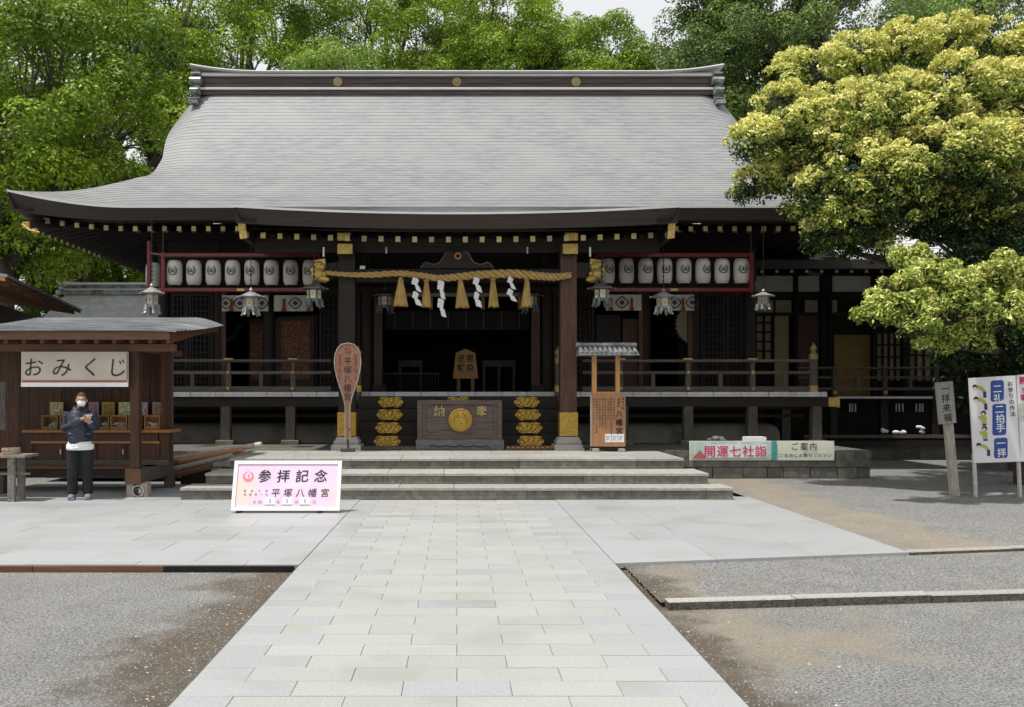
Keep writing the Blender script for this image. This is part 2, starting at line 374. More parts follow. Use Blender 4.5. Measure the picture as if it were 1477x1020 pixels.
# approach path: 0.60 x 0.252 m granite in half bond
path = MB(); path.box(-1.515, 1.53, 0.3, 13.94, GZ-0.02, -0.008)
path = tag(path.build('stone_path', M['joint']), kind='structure')
course = 0.2524; gap = 0.0038
_blk = {}
def block_mesh(sx, sy, sz, m, ch=0.0025, key=''):
    k = (round(sx, 3), round(sy, 3), round(sz, 3), m.name)
    if k not in _blk:
        b = MB(); b.box(-sx/2, sx/2, -sy/2, sy/2, -sz, 0, 0.0018)
        me = bpy.data.meshes.new('block'); me.from_pydata(b.v, [], b.f); me.materials.append(m); _blk[k] = me
    return _blk[k]
rr = random.Random(3)
y = 13.94; row = 0
while y > 4.1:
    y0 = y-course
    edges = [-1.5]
    xx = -1.2 if row % 2 == 0 else -0.9
    while xx < 1.35: edges.append(xx); xx += 0.6
    edges.append(1.52)
    for a, b_ in zip(edges[:-1], edges[1:]):
        cool = (a < -1.4 or b_ > 1.4) or rr.random() < 0.08
        me = block_mesh(b_-a-0.003, course-0.0065, 0.06, M['granite_cool'] if cool else M['granite'])
        o = mesh_obj('paving_stone', me, path, ((a+b_)/2, (y+y0)/2, rr.uniform(-0.0012, 0.0012)))
    y = y0; row += 1
# paved courts either side
def court(name, xa, xb, ya, yb, sx, sy, fy=None):
    base = MB()
    if fy is None: base.box(xa, xb, ya+0.03, yb, GZ-0.02, -0.010)
    else:
        vs = [(xa, fy(xa)+0.03, GZ-.02), (xb-.02, fy(xb)+0.03, GZ-.02), (xb-.02, yb, GZ-.02), (xa, yb, GZ-.02)]; vs += [(p[0], p[1], -0.010) for p in vs]
        base.add(vs, [(3, 2, 1, 0), (4, 5, 6, 7), (0, 1, 5, 4), (1, 2, 6, 5), (2, 3, 7, 6), (3, 0, 4, 7)])
    c = tag(base.build(name, M['joint']), kind='structure')
    rr = random.Random(len(name))
    yy = yb; row = 0
    while yy > ya+0.02:
        y0 = max(yy-sy, ya)
        if y0-ya < 0.15: y0 = ya
        xs = xb if xb < 0 else xa
        edges = [xb]; x = xb-(sx if row % 2 else sx*0.5)
        while x > xa+0.15: edges.append(x); x -= sx
        edges.append(xa); edges = edges[::-1]
        for a, b_ in zip(edges[:-1], edges[1:]):
            if fy is not None and y0 <= ya+1e-6:
                z = rr.uniform(-0.001, 0.001); d = 0.05
                q = MB(); g2 = gap/2
                vs = [(a+g2, fy(a), z-d), (b_-g2, fy(b_), z-d), (b_-g2, yy-g2, z-d), (a+g2, yy-g2, z-d)]
                vs += [(p[0], p[1], z) for p in vs]
                q.add(vs, [(3, 2, 1, 0), (4, 5, 6, 7), (0, 1, 5, 4), (1, 2, 6, 5), (2, 3, 7, 6), (3, 0, 4, 7)])
                q.build('paving_slab', M['granite_cool'], c, ((a+b_)/2, (yy+y0)/2, 0))
            else:
                me = block_mesh(b_-a-0.005, yy-y0-0.010, 0.05, M['granite_cool'])
                mesh_obj('paving_slab', me, c, ((a+b_)/2, (yy+y0)/2, rr.uniform(-0.001, 0.001)))
        yy = y0; row += 1
    return c
court('paved_court', -11.0, -1.505, 8.62, 16.0, 1.05, 0.60)
court('paved_court_right', 1.525, 4.66, 9.32, 14.4, 1.05, 0.62, fy=lambda x: kline(x, K1A, K1B))
# plank edging under the left court front and kerbs on the right
for i in range(5):
    x1 = -1.55-i*1.25; x0 = x1-1.24
    e = MB(); e.box(x0, x1, 8.585, 8.612, GZ-0.02, -0.012)
    tag(e.build('edging_board', M['stall_beam'] if i > 0 else M['black_wood'], org=((x0+x1)/2, 8.6, GZ)),
        ['dark stained timber edging board under the paved court where it meets the path', 'brown timber edging board of the left court, next outward from the dark one',
         'brown timber edging board of the left court, third outward from the path', 'brown timber edging board of the left court, fourth outward from the path', 'brown timber edging board of the left court cut by the left frame edge'][i], 'edging board', 'timber edging of the left court')
def kerb_row(a, b, x0, lens, hz, names, grp, top=0.0):
    x = x0
    for i, L in enumerate(lens):
        x1 = x+L-0.008
        q = MB(); wd = 0.13
        y0, y1 = kline(x, a, b), kline(x1, a, b); jz = [0, .004, -.003, .002, 0, .003][i % 6]
        vs = [(x, y0, hz), (x1, y1, hz), (x1, y1+wd, hz), (x, y0+wd, hz)]
        c = 0.008
        vs += [(p[0], p[1], top-c+jz) for p in vs]
        vs += [(x+c, y0+c, top+jz), (x1-c, y1+c, top+jz), (x1-c, y1+wd-c, top+jz), (x+c, y0+wd-c, top+jz)]
        fs = [(8, 9, 10, 11)]
        for k in range(4):
            j = (k+1) % 4; fs += [(k, j, 4+j, 4+k), (4+k, 4+j, 8+j, 8+k)]
        q.add(vs, fs)
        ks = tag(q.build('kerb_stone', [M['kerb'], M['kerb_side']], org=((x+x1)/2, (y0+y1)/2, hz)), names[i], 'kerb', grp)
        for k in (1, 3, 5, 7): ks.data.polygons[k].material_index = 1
        x += L
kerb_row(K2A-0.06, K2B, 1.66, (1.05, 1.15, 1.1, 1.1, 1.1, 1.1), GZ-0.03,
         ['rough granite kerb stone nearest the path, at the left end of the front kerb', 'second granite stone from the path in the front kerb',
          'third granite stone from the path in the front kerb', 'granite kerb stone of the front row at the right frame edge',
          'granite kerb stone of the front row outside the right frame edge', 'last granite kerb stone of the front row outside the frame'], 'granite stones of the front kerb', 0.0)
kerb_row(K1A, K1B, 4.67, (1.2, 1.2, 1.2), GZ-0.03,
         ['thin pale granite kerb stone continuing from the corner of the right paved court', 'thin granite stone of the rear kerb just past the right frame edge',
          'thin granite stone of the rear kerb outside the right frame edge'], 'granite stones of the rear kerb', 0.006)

# loose gravel and petals
def scatter(name, n, area, sz, m, kind_label, seed, zf, flat=1.0):
    r = np.random.default_rng(seed)
    xs = np.empty(0); ys = np.empty(0)
    while len(xs) < n:
        a = r.uniform(area[0], area[1], n*2); d = r.uniform(area[2]**0.5, area[3]**0.5, n*2)**2
        keep = zf(a, d) > -9
        xs = np.concatenate([xs, a[keep]]); ys = np.concatenate([ys, d[keep]])
    xs = xs[:n]; ys = ys[:n]; zs = zf(xs, ys)
    s = r.uniform(sz[0], sz[1], n)
    base = np.array([(1, 0, 0), (-0.5, 0.8, 0), (-0.6, -0.8, 0), (0, 0, 0.9*flat)])
    V = np.empty((n, 4, 3)); ang = r.uniform(0, 6.28, n); ca, sa = np.cos(ang), np.sin(ang)
    for k in range(4):
        bx, by, bz = base[k]; jx = r.uniform(0.7, 1.2, n)
        V[:, k, 0] = xs+(bx*ca-by*sa)*s*jx; V[:, k, 1] = ys+(bx*sa+by*ca)*s*jx; V[:, k, 2] = zs+bz*s*jx
    F = np.array([(0, 1, 3), (1, 2, 3), (2, 0, 3)])[None]+4*np.arange(n)[:, None, None]
    me = bpy.data.meshes.new(name); me.vertices.add(n*4); me.vertices.foreach_set('co', V.reshape(-1))
    me.loops.add(n*9); me.loops.foreach_set('vertex_index', F.reshape(-1).astype(np.int32))
    me.polygons.add(n*3); me.polygons.foreach_set('loop_start', np.arange(0, n*9, 3, dtype=np.int32))
    me.update(); me.materials.append(m); me.validate()
    o = bpy.data.objects.new(name, me); COL.objects.link(o); tag(o, kind_label, name.replace('_', ' '), kind='stuff'); return o
def zf(x, y):
    z = np.full_like(x, -99.0)
    z = np.where((x < -1.53) & (y < 8.56), GZ, z)
    z = np.where((x > 1.57) & (y < K2A-0.1+(x-1.6)*K2B), GZ, z)
    z = np.where((x > 1.57) & (y > K2A+0.1+(x-1.6)*K2B) & (y < K1A-0.03+(x-1.6)*K1B), -0.03, z)
    z = np.where((x > 4.7) & (y > K1A+0.15+(x-1.6)*K1B) & (y < 17), -0.006, z)
    return z
M['pebble'] = mat('pebble', (0.06, 0.06, 0.058), (0.34, 0.338, 0.325), 90, rough=0.85, ramp=(0.3, 0.7), detail=2)
M['petal'] = mat('petal', (0.72, 0.66, 0.60), (0.62, 0.48, 0.36), 20, rough=0.8)
scatter('loose_gravel', 42000, (-9, 9), (0.003, 0.009), M['pebble'], 'grey loose gravel covering the open ground either side of the path', 5, zf, 0.8) if False else None
scatter('loose_gravel', 75000, (-9, 9, 3.9, 16), (0.003, 0.0095), M['pebble'], 'grey loose gravel covering the open ground either side of the path', 5, zf, 0.8)
def zp(x, y):
    z = zf(x, y); r = np.random.default_rng(2)
    d = np.minimum(np.abs(np.abs(x)-1.65), np.abs(y-(K2A+(x-1.6)*K2B))+(x < 0)*1.0)
    d = np.minimum(d, np.abs(y-8.5)+(x > 0)*1.0)
    return np.where(r.uniform(0, 1, len(x)) < np.exp(-d*1.6)*0.9+0.07, z, -99.0)
scatter('fallen_petals', 260, (-7, 8, 4.0, 15), (0.006, 0.014), M['petal'], 'scattered pale fallen petals and leaves along the path edges and kerbs', 9, zp, 0.3)

# ------------------------------------------------------------ stone podium and steps
def stone_course(name_part, parent, x0, x1, y, z0, z1, lens, m, depth=0.25, seed=1, gap=0.006, jitter=0.0, face='y'):
    r = random.Random(seed); x = x0; i = 0
    while x < x1-0.01:
        L = r.uniform(*lens); xe = min(x+L, x1)
        if x1-xe < lens[0]*0.5: xe = x1
        q = MB(); j = r.uniform(-jitter, jitter)
        if face == 'y': q.box(x+gap/2, xe-gap/2, y+j, y+depth, z0+gap/2, z1-gap/2, 0.006)
        else: q.box(y+j if depth > 0 else y+depth, y+depth if depth > 0 else y-j, x+gap/2, xe-gap/2, z0+gap/2, z1-gap/2, 0.006)
        q.build(name_part, m, parent, ((x+xe)/2, y, z0) if face == 'y' else (y, (x+xe)/2, z0))
        x = xe; i += 1
SZ = [0.187, 0.36, 0.54]; SYF = [13.96, 14.56, 15.42]; SXH = [4.28, 4.06, 3.88]
steps = thing('stone_steps', (0, 13.96, 0), 'three wide weathered granite steps leading up to the shrine hall', 'steps')
for k in range(3):
    z0 = 0 if k == 0 else SZ[k-1]; yb = SYF[k+1]+0.06 if k < 2 else 17.6
    q = MB(); q.box(-SXH[k]+0.03, SXH[k]-0.03, SYF[k]+0.03, 17.55, z0+0.003, SZ[k]-0.045); q.build('step_core', M['joint'], steps)
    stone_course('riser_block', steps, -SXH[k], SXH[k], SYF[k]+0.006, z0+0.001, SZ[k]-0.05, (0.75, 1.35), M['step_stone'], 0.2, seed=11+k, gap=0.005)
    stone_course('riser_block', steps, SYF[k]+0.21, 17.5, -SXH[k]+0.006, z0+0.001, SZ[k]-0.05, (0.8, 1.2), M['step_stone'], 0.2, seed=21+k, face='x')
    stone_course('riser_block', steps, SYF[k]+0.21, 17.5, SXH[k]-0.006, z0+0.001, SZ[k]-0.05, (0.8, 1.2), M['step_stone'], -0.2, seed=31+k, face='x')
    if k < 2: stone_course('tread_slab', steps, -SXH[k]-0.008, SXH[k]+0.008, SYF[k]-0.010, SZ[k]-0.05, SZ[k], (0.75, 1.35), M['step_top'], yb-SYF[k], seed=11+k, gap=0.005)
    else:
        yy = SYF[k]-0.010
        for j, d in enumerate((0.5, 0.55, 0.55, 0.52)):
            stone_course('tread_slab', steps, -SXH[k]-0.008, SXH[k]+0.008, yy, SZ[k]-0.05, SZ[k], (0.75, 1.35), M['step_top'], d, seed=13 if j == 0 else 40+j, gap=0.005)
            yy += d+0.004
pod = thing('stone_podium', (0, 17.55, 0), 'low stone block podium under the shrine hall, running behind the steps', 'podium')
q = MB(); q.box(-8.02, 8.02, 17.6, 29.8, 0.0, 0.50); q.build('podium_core', M['joint'], pod)
q = MB(); q.box(-8.07, 8.07, 17.56, 29.9, 0.502, 0.54); q.build('podium_top', M['podium_stone'], pod)
for a, b_, sd in ((3.89, 8.07, 5), (-8.07, -3.89, 6)):
    stone_course('podium_block', pod, a, b_, 17.55, 0.22, 0.54, (0.42, 0.75), M['podium_stone'], 0.25, seed=sd, jitter=0.004)
    stone_course('podium_block', pod, a, b_, 17.57, 0.0, 0.22, (0.3, 0.62), M['podium_stone'], 0.25, seed=sd+4, jitter=0.02, gap=0.018)
for s, d in ((8.075, -0.2), (-8.075, 0.2)):
    stone_course('podium_block', pod, 17.8, 26, s, 0.22, 0.53, (0.5, 0.9), M['podium_stone'], d, seed=8, face='x')
    stone_course('podium_block', pod, 17.8, 26, s, 0.0, 0.22, (0.4, 0.8), M['podium_stone'], d, seed=9, face='x')
# dirt apron in front of the podium
# ============================================================ SHRINE HALL
hall = thing('shrine_hall', (0, 20, 0.54), 'dark timber shrine hall with a sweeping grey shingled roof and gold rafter ends', 'shrine')
YE, YK = 18.8, 16.8                 # main eave, projecting porch eave
KH = 4.15                           # half width of the porch roof
XE = 7.35                           # gable verge
_pf = [(16.0, 4.80), (16.8, 5.01), (18.8, 5.546), (20.0, 6.05), (21.5, 6.87), (22.0, 7.20), (23.0, 8.02), (24.0, 9.02), (24.8, 9.90), (25.2, 10.3)]
def prof(Y):
    for (a, za), (b, zb) in zip(_pf[:-1], _pf[1:]):
        if Y <= b: return za+(zb-za)*(Y-a)/(b-a)
    return _pf[-1][1]
def smooth_prof(Y):
    return (prof(Y-0.35)+2*prof(Y)+prof(Y+0.35))/4 if 19.2 < Y < 24.3 else prof(Y)
def edge_x(Y):
    if Y >= 21.5: return XE+(0.22*math.sin(math.pi*(Y-22.5)/2.75) if Y > 22.5 else 0)
    return XE+(21.5-Y)/2.7*2.03
def roof_z(X, Y):
    ax = abs(X); z = smooth_prof(Y)
    if Y < 21.8:
        t = max(0, (ax-6.9)/2.46); z += 0.34*t**1.8*max(0, 1-(Y-18.8)/3.2)
    if Y < 18.8: z += 0.13*(ax/KH)**2*(18.8-Y)/2.0
    if Y > 21.3 and ax > 6.55:
        t = min(1.3, (ax-6.55)/0.8); z -= min(1, (Y-21.3)/0.6)*(0.08+0.24*max(0, (Y-23.2)/1.6)**1.5)*t**2.2
    return z
# front slope in stepped courses
NC = 54
ysl = []
y = 24.85
d0 = 0.098; Ys = [24.85]
while Ys[-1] > YE+0.02:
    Yc = Ys[-1]; slope = (prof(Yc)-prof(Yc-0.1))/0.1
    Ys.append(Yc-0.20/math.sqrt(1+slope*slope)*0.86)
Ys[-1] = YE
NX = 84
rf = MB()
def roof_row(Ya, Yb, lift_b, xa_fn, nx=NX, drop=0.008):
    """one course from Ya (upper) to Yb (lower)"""
    va = []; vb = []; vc = []
    for i in range(nx+1):
        s = -1+2*i/nx
        s = math.copysign(1-(1-abs(s))**1.25, s)
        xa = s*xa_fn(Ya); xb = s*xa_fn(Yb)
        va.append((xa, Ya, roof_z(xa, Ya))); zb = roof_z(xb, Yb)
        vb.append((xb, Yb, zb+drop)); vc.append((xb, Yb+0.004, zb-0.002))
    n = nx+1
    rf.add(va+vb, [(i, i+n, i+n+1, i+1) for i in range(nx)])
    rf.add(vb+vc, [(i, i+n, i+n+1, i+1) for i in range(nx)])
for a, b in zip(Ys[:-1], Ys[1:]): roof_row(a, b, 0, edge_x)
Yk = [YE]
while Yk[-1] > YK+0.05: Yk.append(Yk[-1]-0.167)
Yk[-1] = YK
for a, b in zip(Yk[:-1], Yk[1:]): roof_row(a, b, 0, lambda Y: KH, nx=44)
# back slope and hipped ends (plain)
bk = [(Y, 50.0-Y) for Y in (24.85, 24.0, 23.0, 22.0, 21.5, 20.0, 18.8)]
for (Ya, Ba), (Yb, Bb) in zip(bk[:-1], bk[1:]):
    xs = [(-edge_x(Ya)+2*edge_x(Ya)*i/20, -edge_x(Yb)+2*edge_x(Yb)*i/20) for i in range(21)]
    va = [(p, Ba, roof_z(p, Ya)) for p, q_ in xs]; vb = [(q_, Bb, roof_z(q_, Yb)) for p, q_ in xs]
    rf.add(va+vb, [(i+1, i+22, i+21, i) for i in range(20)])
rf.add([(-7, 24.85, 9.85), (7, 24.85, 9.85), (7, 25.15, 9.85), (-7, 25.15, 9.85)], [(0, 1, 2, 3)])
for s in (-1, 1):      # hip side skirts between the gable foot and the side eave
    rows = []
    for k in range(15):
        t = k/14; Yf = 21.5-2.7*t; Yb = 28.5+2.7*t; X = XE+2.03*t
        rows.append([(s*(X), Yf+(Yb-Yf)*j/16, roof_z(X, Yf) if j in (0, 16) else smooth_prof(Yf)-0.09*(1 if k == 0 else 0)+ (roof_z(X, Yf)-smooth_prof(Yf))*max(0, 1-min(j, 16-j)/3.0)) for j in range(17)])
    for k in range(14):
        rf.add(rows[k]+rows[k+1], [(j, j+17, j+18, j+1) if s < 0 else (j, j+1, j+18, j+17) for j in range(16)])
roof = rf.build('roof', M['roof'], hall)
# gable infill
for s in (-1, 1):
    q = MB(); pts = [(Y, roof_z(6.9, Y)-0.12) for Y in (21.4, 22, 23, 24, 24.8)]
    poly = pts+[(50-Y, z) for Y, z in pts[::-1]]
    x = s*6.75; n = len(poly)
    q.add([(x, a, b) for a, b in poly], [tuple(range(n))])
    q.build('gable_wall', M['dark_wood'], hall)
    q = MB()     # bargeboard following the verge
    for side in (1, -1):
        pts = [(s*(XE-0.03), (Y if side > 0 else 50-Y), roof_z(XE-0.03, Y)) for Y in (21.5, 22, 22.5, 23, 23.5, 24, 24.4, 24.8)]
        for a, b in zip(pts[:-1], pts[1:]):
            vs = [a, b, (b[0], b[1], b[2]-0.24), (a[0], a[1], a[2]-0.24)]; vs += [(v[0]-s*0.07, v[1], v[2]) for v in vs]
            q.add([(v[0], v[1], v[2]-0.02) for v in vs], [(0, 1, 2, 3), (7, 6, 5, 4), (0, 4, 5, 1), (3, 2, 6, 7)])
    q.build('bargeboard', M['roof_edge'], hall)
# eave fascia
def fascia(name, pts, th, dy, m, lip=True):
    """pts: list of (x,y,ztop); th list of thickness; dy inward offset vector per point"""
    q = MB(); n = len(pts)
    vs = [(p[0], p[1], p[2]-0.012) for p in pts]+[(p[0]+d[0]*0.3, p[1]+d[1]*0.3, p[2]-t) for p, t, d in zip(pts, th, dy)]
    vs += [(p[0]+d[0], p[1]+d[1], p[2]-t+0.0) for p, t, d in zip(pts, th, dy)]
    q.add(vs, [(i, i+1, i+1+n, i+n) for i in range(n-1)]+[(i+n, i+1+n, i+1+2*n, i+2*n) for i in range(n-1)])
    o = q.build(name, m, hall)
    if lip:
        q = MB()
        vs = [(p[0], p[1]-0.0, p[2]+0.018) for p in pts]+[(p[0]-d[0]*0.05, p[1]-d[1]*0.05, p[2]+0.018) for p, d in zip(pts, dy)]+[(p[0]-d[0]*0.05, p[1]-d[1]*0.05, p[2]-0.022) for p, d in zip(pts, dy)]+[(p[0], p[1], p[2]-0.022) for p in pts]
        q.add(vs, [(i+k*n, i+1+k*n, i+1+((k+1) % 4)*n, i+((k+1) % 4)*n) for i in range(n-1) for k in range(4)])
        q.build('eave_lip', M['roof_edge'], o)
    return o
def th_main(ax): return 0.25+0.13*max(0, (ax-6.8)/2.6)**1.5
for s in (-1, 1):
    xs = [KH-0.3+(9.38-KH+0.3)*i/34 for i in range(35)]
    pts = [(s*x, YE, roof_z(x, YE)) for x in xs]
    fascia('eave_fascia', pts, [th_main(x) for x in xs], [(0, 0.5)]*35, M['fascia'])
    # side eave
    ys = [YE+(31.2-YE)*i/34 for i in range(35)]
    def zside(Y):
        e = min(Y-YE, 31.2-Y); return 5.546+0.34*max(0, 1-e/2.4)**1.8
    pts = [(s*9.38, Y, zside(Y)) for Y in ys]
    fascia('eave_fascia', pts, [0.25+0.13*max(0, 1-min(Y-YE, 31.2-Y)/2.5)**1.5 for Y in ys], [(-s*0.5, 0)]*35, M['fascia'])
xs = [-KH+2*KH*i/40 for i in range(41)]
fascia('porch_fascia', [(x, YK, roof_z(x, YK)) for x in xs], [0.265+0.02*abs(x/KH) for x in xs], [(0, 0.5)]*41, M['fascia'], lip=True)
for s in (-1, 1):
    ys = [YK+(20.2-YK)*i/12 for i in range(13)]
    fascia('porch_fascia', [(s*KH, Y, roof_z(KH, Y) if Y < YE else roof_z(KH, Y)) for Y in ys], [0.285]*13, [(-s*0.4, 0)]*13, M['fascia'], lip=False)
# soffit boards (dark) above the rafters
q = MB()
q.add([(-9.2, 18.95, 5.30), (9.2, 18.95, 5.30), (7.0, 21.7, 6.0), (-7.0, 21.7, 6.0)], [(3, 2, 1, 0)])
for s in (-1, 1): q.add([(s*9.2, 18.95, 5.30), (s*9.2, 31, 5.30), (s*7.0, 28.5, 6.0), (s*7.0, 21.7, 6.0)], [(0, 1, 2, 3)])
q.add([(-9.2, 31, 5.3), (9.2, 31, 5.3), (7, 28.5, 6.0), (-7, 28.5, 6.0)], [(0, 1, 2, 3)])
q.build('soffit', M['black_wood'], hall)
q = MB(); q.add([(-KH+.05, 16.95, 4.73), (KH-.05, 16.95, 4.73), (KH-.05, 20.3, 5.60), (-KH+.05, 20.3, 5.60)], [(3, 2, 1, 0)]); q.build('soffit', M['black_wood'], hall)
# rafters with gilded ends
def shared(name, build, m):
    b = MB(); build(b); me = bpy.data.meshes.new(name); me.from_pydata(b.v, [], b.f)
    if any(b.sm): me.polygons.foreach_set('use_smooth', b.sm)
    me.materials.append(m); return me
def rafter_mesh(L, rise): 
    def f(b): b.beam((0, 0, 0), (0, L, rise), 0.075, 0.085)
    return shared('rafter', f, M['dark_wood'])
cap_me = shared('rafter_cap', lambda b: b.box(-0.045, 0.045, -0.018, 0.03, -0.052, 0.050), M['gold_cap'])
rA = rafter_mesh(1.6, 0.30); rB = rafter_mesh(1.7, 0.42); rK = rafter_mesh(1.6, 0.40); rK2 = rafter_mesh(1.8, 0.47)
def put_rafter(me, x, y, z, rot=0, cap=True):
    o = mesh_obj('rafter', me, hall, (x, y, z)); o.rotation_euler = (0, 0, rot)
    if cap: mesh_obj('rafter_cap', cap_me, o, (x, y, z))
n = 57
for i in range(n):
    x = -8.68+i*0.31
    fl = 0.20*max(0, (abs(x)-6.9)/2.0)**1.8
    if abs(x) > 4.2:
        put_rafter(rA, x, 19.12, 5.15+fl)
        if abs(x) < 7.4: put_rafter(rB, x+0.02, 20.15, 5.31)
for i in range(26):
    x = -4.0+i*0.32
    put_rafter(rK, x, 17.12, 4.575+0.10*(abs(x)/KH)**2)
    put_rafter(rK2, x, 18.0, 4.78)
rS = rafter_mesh(2.1, 0.40)
for s in (-1, 1):
    for i in range(30): put_rafter(rS, s*9.08, 19.5+i*0.31, 5.17, rot=(R(-90) if s < 0 else R(90)), cap=(i < 12))
    q = MB(); q.beam((s*9.0, 18.98, 5.22), (s*7.0, 21.6, 5.72), 0.16, 0.2); h = q.build('hip_rafter', M['dark_wood'], hall)
    q = MB(); q.box(s*9.03-0.07, s*9.03+0.07, 18.88, 19.0, 5.12, 5.26); q.box(s*8.86-0.05, s*8.86+0.05, 18.9, 19.0, 5.02, 5.12); q.tube([(s*9.1, 18.87, 5.2), (s*8.95, 18.86, 5.08), (s*8.75, 18.9, 5.03)], 0.025, 6); q.build('hip_rafter_cap', M['gold_dull'], h)
    for dx, xx in ((1, 4.05), ):      # porch verge boards with tall gilt plates
        q = MB(); q.box(s*xx-0.06, s*xx+0.06, 17.0, 19.0, 4.60, 4.9); v = q.build('verge_board', M['dark_wood'], hall)
        q = MB(); q.prism([(s*(xx)-0.065, 4.86), (s*xx+0.065, 4.86), (s*(xx-0.03)+0.075, 4.58), (s*(xx-0.03)-0.06, 4.56)], 16.96, 17.0)
        q.build('gilt_plate', M['gold_dull'], v)
# eave purlin and wind beams
q = MB(); q.box(-7.2, 7.2, 21.35, 21.5, 5.3, 5.5); q.build('purlin', M['dark_wood_h'], hall)
q = MB(); q.box(-4.0, 4.0, 17.78, 18.0, 4.55, 4.72); q.build('purlin', M['dark_wood_h'], hall)

# ridge
q = MB(); q.box(-7.0, 7.0, 24.72, 25.28, 9.86, 10.02); q.box(-6.98, 6.98, 24.78, 25.22, 10.02, 10.42); ridge = q.build('ridge', M['ridge_band'], hall)
q = MB(); q.box(-7.03, 7.03, 24.66, 25.34, 9.985, 10.045, 0.01); q.build('ridge_moulding', M['roof_edge'], ridge)
q = MB(); q.box(-7.03, 7.03, 24.68, 25.32, 10.37, 10.42, 0.01); q.box(-7.0, 7.0, 24.74, 25.26, 10.42, 10.47); q.build('ridge_moulding', M['roof_edge'], ridge)
q = MB(); q.box(-7.0, 7.0, 24.76, 24.775, 10.19, 10.20); q.build('ridge_moulding', M['ridge_band'], ridge)
q = MB()
pts = []
N = 60
for i in range(N+1):
    x = -7.32+14.64*i/N; z = 10.50+0.19*max(0, (abs(x)-5.2)/2.12)**2.2+0.005; pts.append((x, z))
vs = []
for x, z in pts: vs += [(x, 24.62, z-0.03), (x, 24.78, z+0.045), (x, 25.22, z+0.045), (x, 25.38, z-0.03), (x, 25.3, z-0.06), (x, 24.7, z-0.06)]
q.add(vs, [(i*6+k, i*6+(k+1) % 6, (i+1)*6+(k+1) % 6, (i+1)*6+k) for i in range(N) for k in range(6)]+[tuple(range(6)), tuple(range(N*6+5, N*6-1, -1))])
q.build('ridge_cap', M['roof_edge'], ridge)
for X in (-3.27, 0.0, 3.27):
    q = MB(); q.tube([(X, 24.78, 10.215), (X, 24.72, 10.215)], 0.125, 20); q.tube([(X, 24.72, 10.215), (X, 24.705, 10.215)], [0.1, 0.09], 20); q.ball((X, 24.70, 10.215), (0.05, 0.02, 0.05), 8, 6)
    q.build('crest_disc', M['gold_cap'], ridge)
for s in (-1, 1):        # end ornaments: stacked scrolls
    q = MB()
    for (zz, hh, ww, yy) in ((10.36, 0.09, 0.26, 24.62), (10.12, 0.2, 0.30, 24.58), (9.84, 0.16, 0.24, 24.5), (9.62, 0.07, 0.26, 24.44)):
        q.tube([(s*7.13-ww/2, yy+0.12, zz+hh/2), (s*7.13+ww/2, yy+0.12, zz+hh/2)], [0.2, 0.2], 14, ell=hh/0.36)
    q.box(s*7.13-0.09, s*7.13+0.09, 24.68, 25.4, 9.56, 10.44); q.box(s*7.13-0.12, s*7.13+0.12, 24.3, 24.5, 9.50, 9.60)
    q.build('ridge_end_ornament', M['ridge_metal'], ridge)

# ---------------------------------------------------------------- body of the hall
YW = 21.6; FL = 1.66
colX = [2.15, 4.5, 5.68, 7.0]
for s in (-1, 1):
    for cx in colX:
        q = MB(); q.tube([(s*cx, YW, 0.54), (s*cx, YW, 5.7)], 0.15, 14); q.build('pillar', M['dark_wood'], hall)
    for yy in (24, 26.4, 28.4):
        q = MB(); q.tube([(s*7.0, yy, 0.54), (s*7.0, yy, 5.7)], 0.15, 12); q.build('pillar', M['dark_wood'], hall)
def pbox(name, m, x0, x1, y0, y1, z0, z1, parent=None, ch=0.0):
    q = MB(); q.box(x0, x1, y0, y1, z0, z1, ch); return q.build(name, M[m] if isinstance(m, str) else m, parent or hall)
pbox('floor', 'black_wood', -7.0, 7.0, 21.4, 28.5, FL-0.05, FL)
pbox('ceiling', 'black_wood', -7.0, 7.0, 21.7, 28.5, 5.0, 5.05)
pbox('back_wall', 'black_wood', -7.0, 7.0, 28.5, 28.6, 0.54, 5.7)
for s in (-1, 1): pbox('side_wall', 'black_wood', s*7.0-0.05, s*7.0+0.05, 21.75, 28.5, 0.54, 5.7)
pbox('head_beam', 'dark_wood_h', -7.15, 7.15, YW-0.1, YW+0.1, 4.35, 4.62)
pbox('head_beam', 'dark_wood_h', -7.15, 7.15, YW-0.12, YW+0.12, 5.0, 5.3)
pbox('frieze_panel', 'black_wood', -7.0, 7.0, YW-0.02, YW+0.02, 4.62, 5.0)
pbox('lintel', 'dark_wood_h', -7.1, 7.1, YW-0.09, YW+0.09, 4.06, 4.2)
pbox('transom_panel', 'black_wood', -7.0, 7.0, YW-0.015, YW+0.015, 4.2, 4.35)
pbox('sill', 'dark_wood_h', -7.1, -2.15, YW-0.09, YW+0.09, FL, FL+0.12); pbox('sill', 'dark_wood_h', 2.15, 7.1, YW-0.09, YW+0.09, FL, FL+0.12)
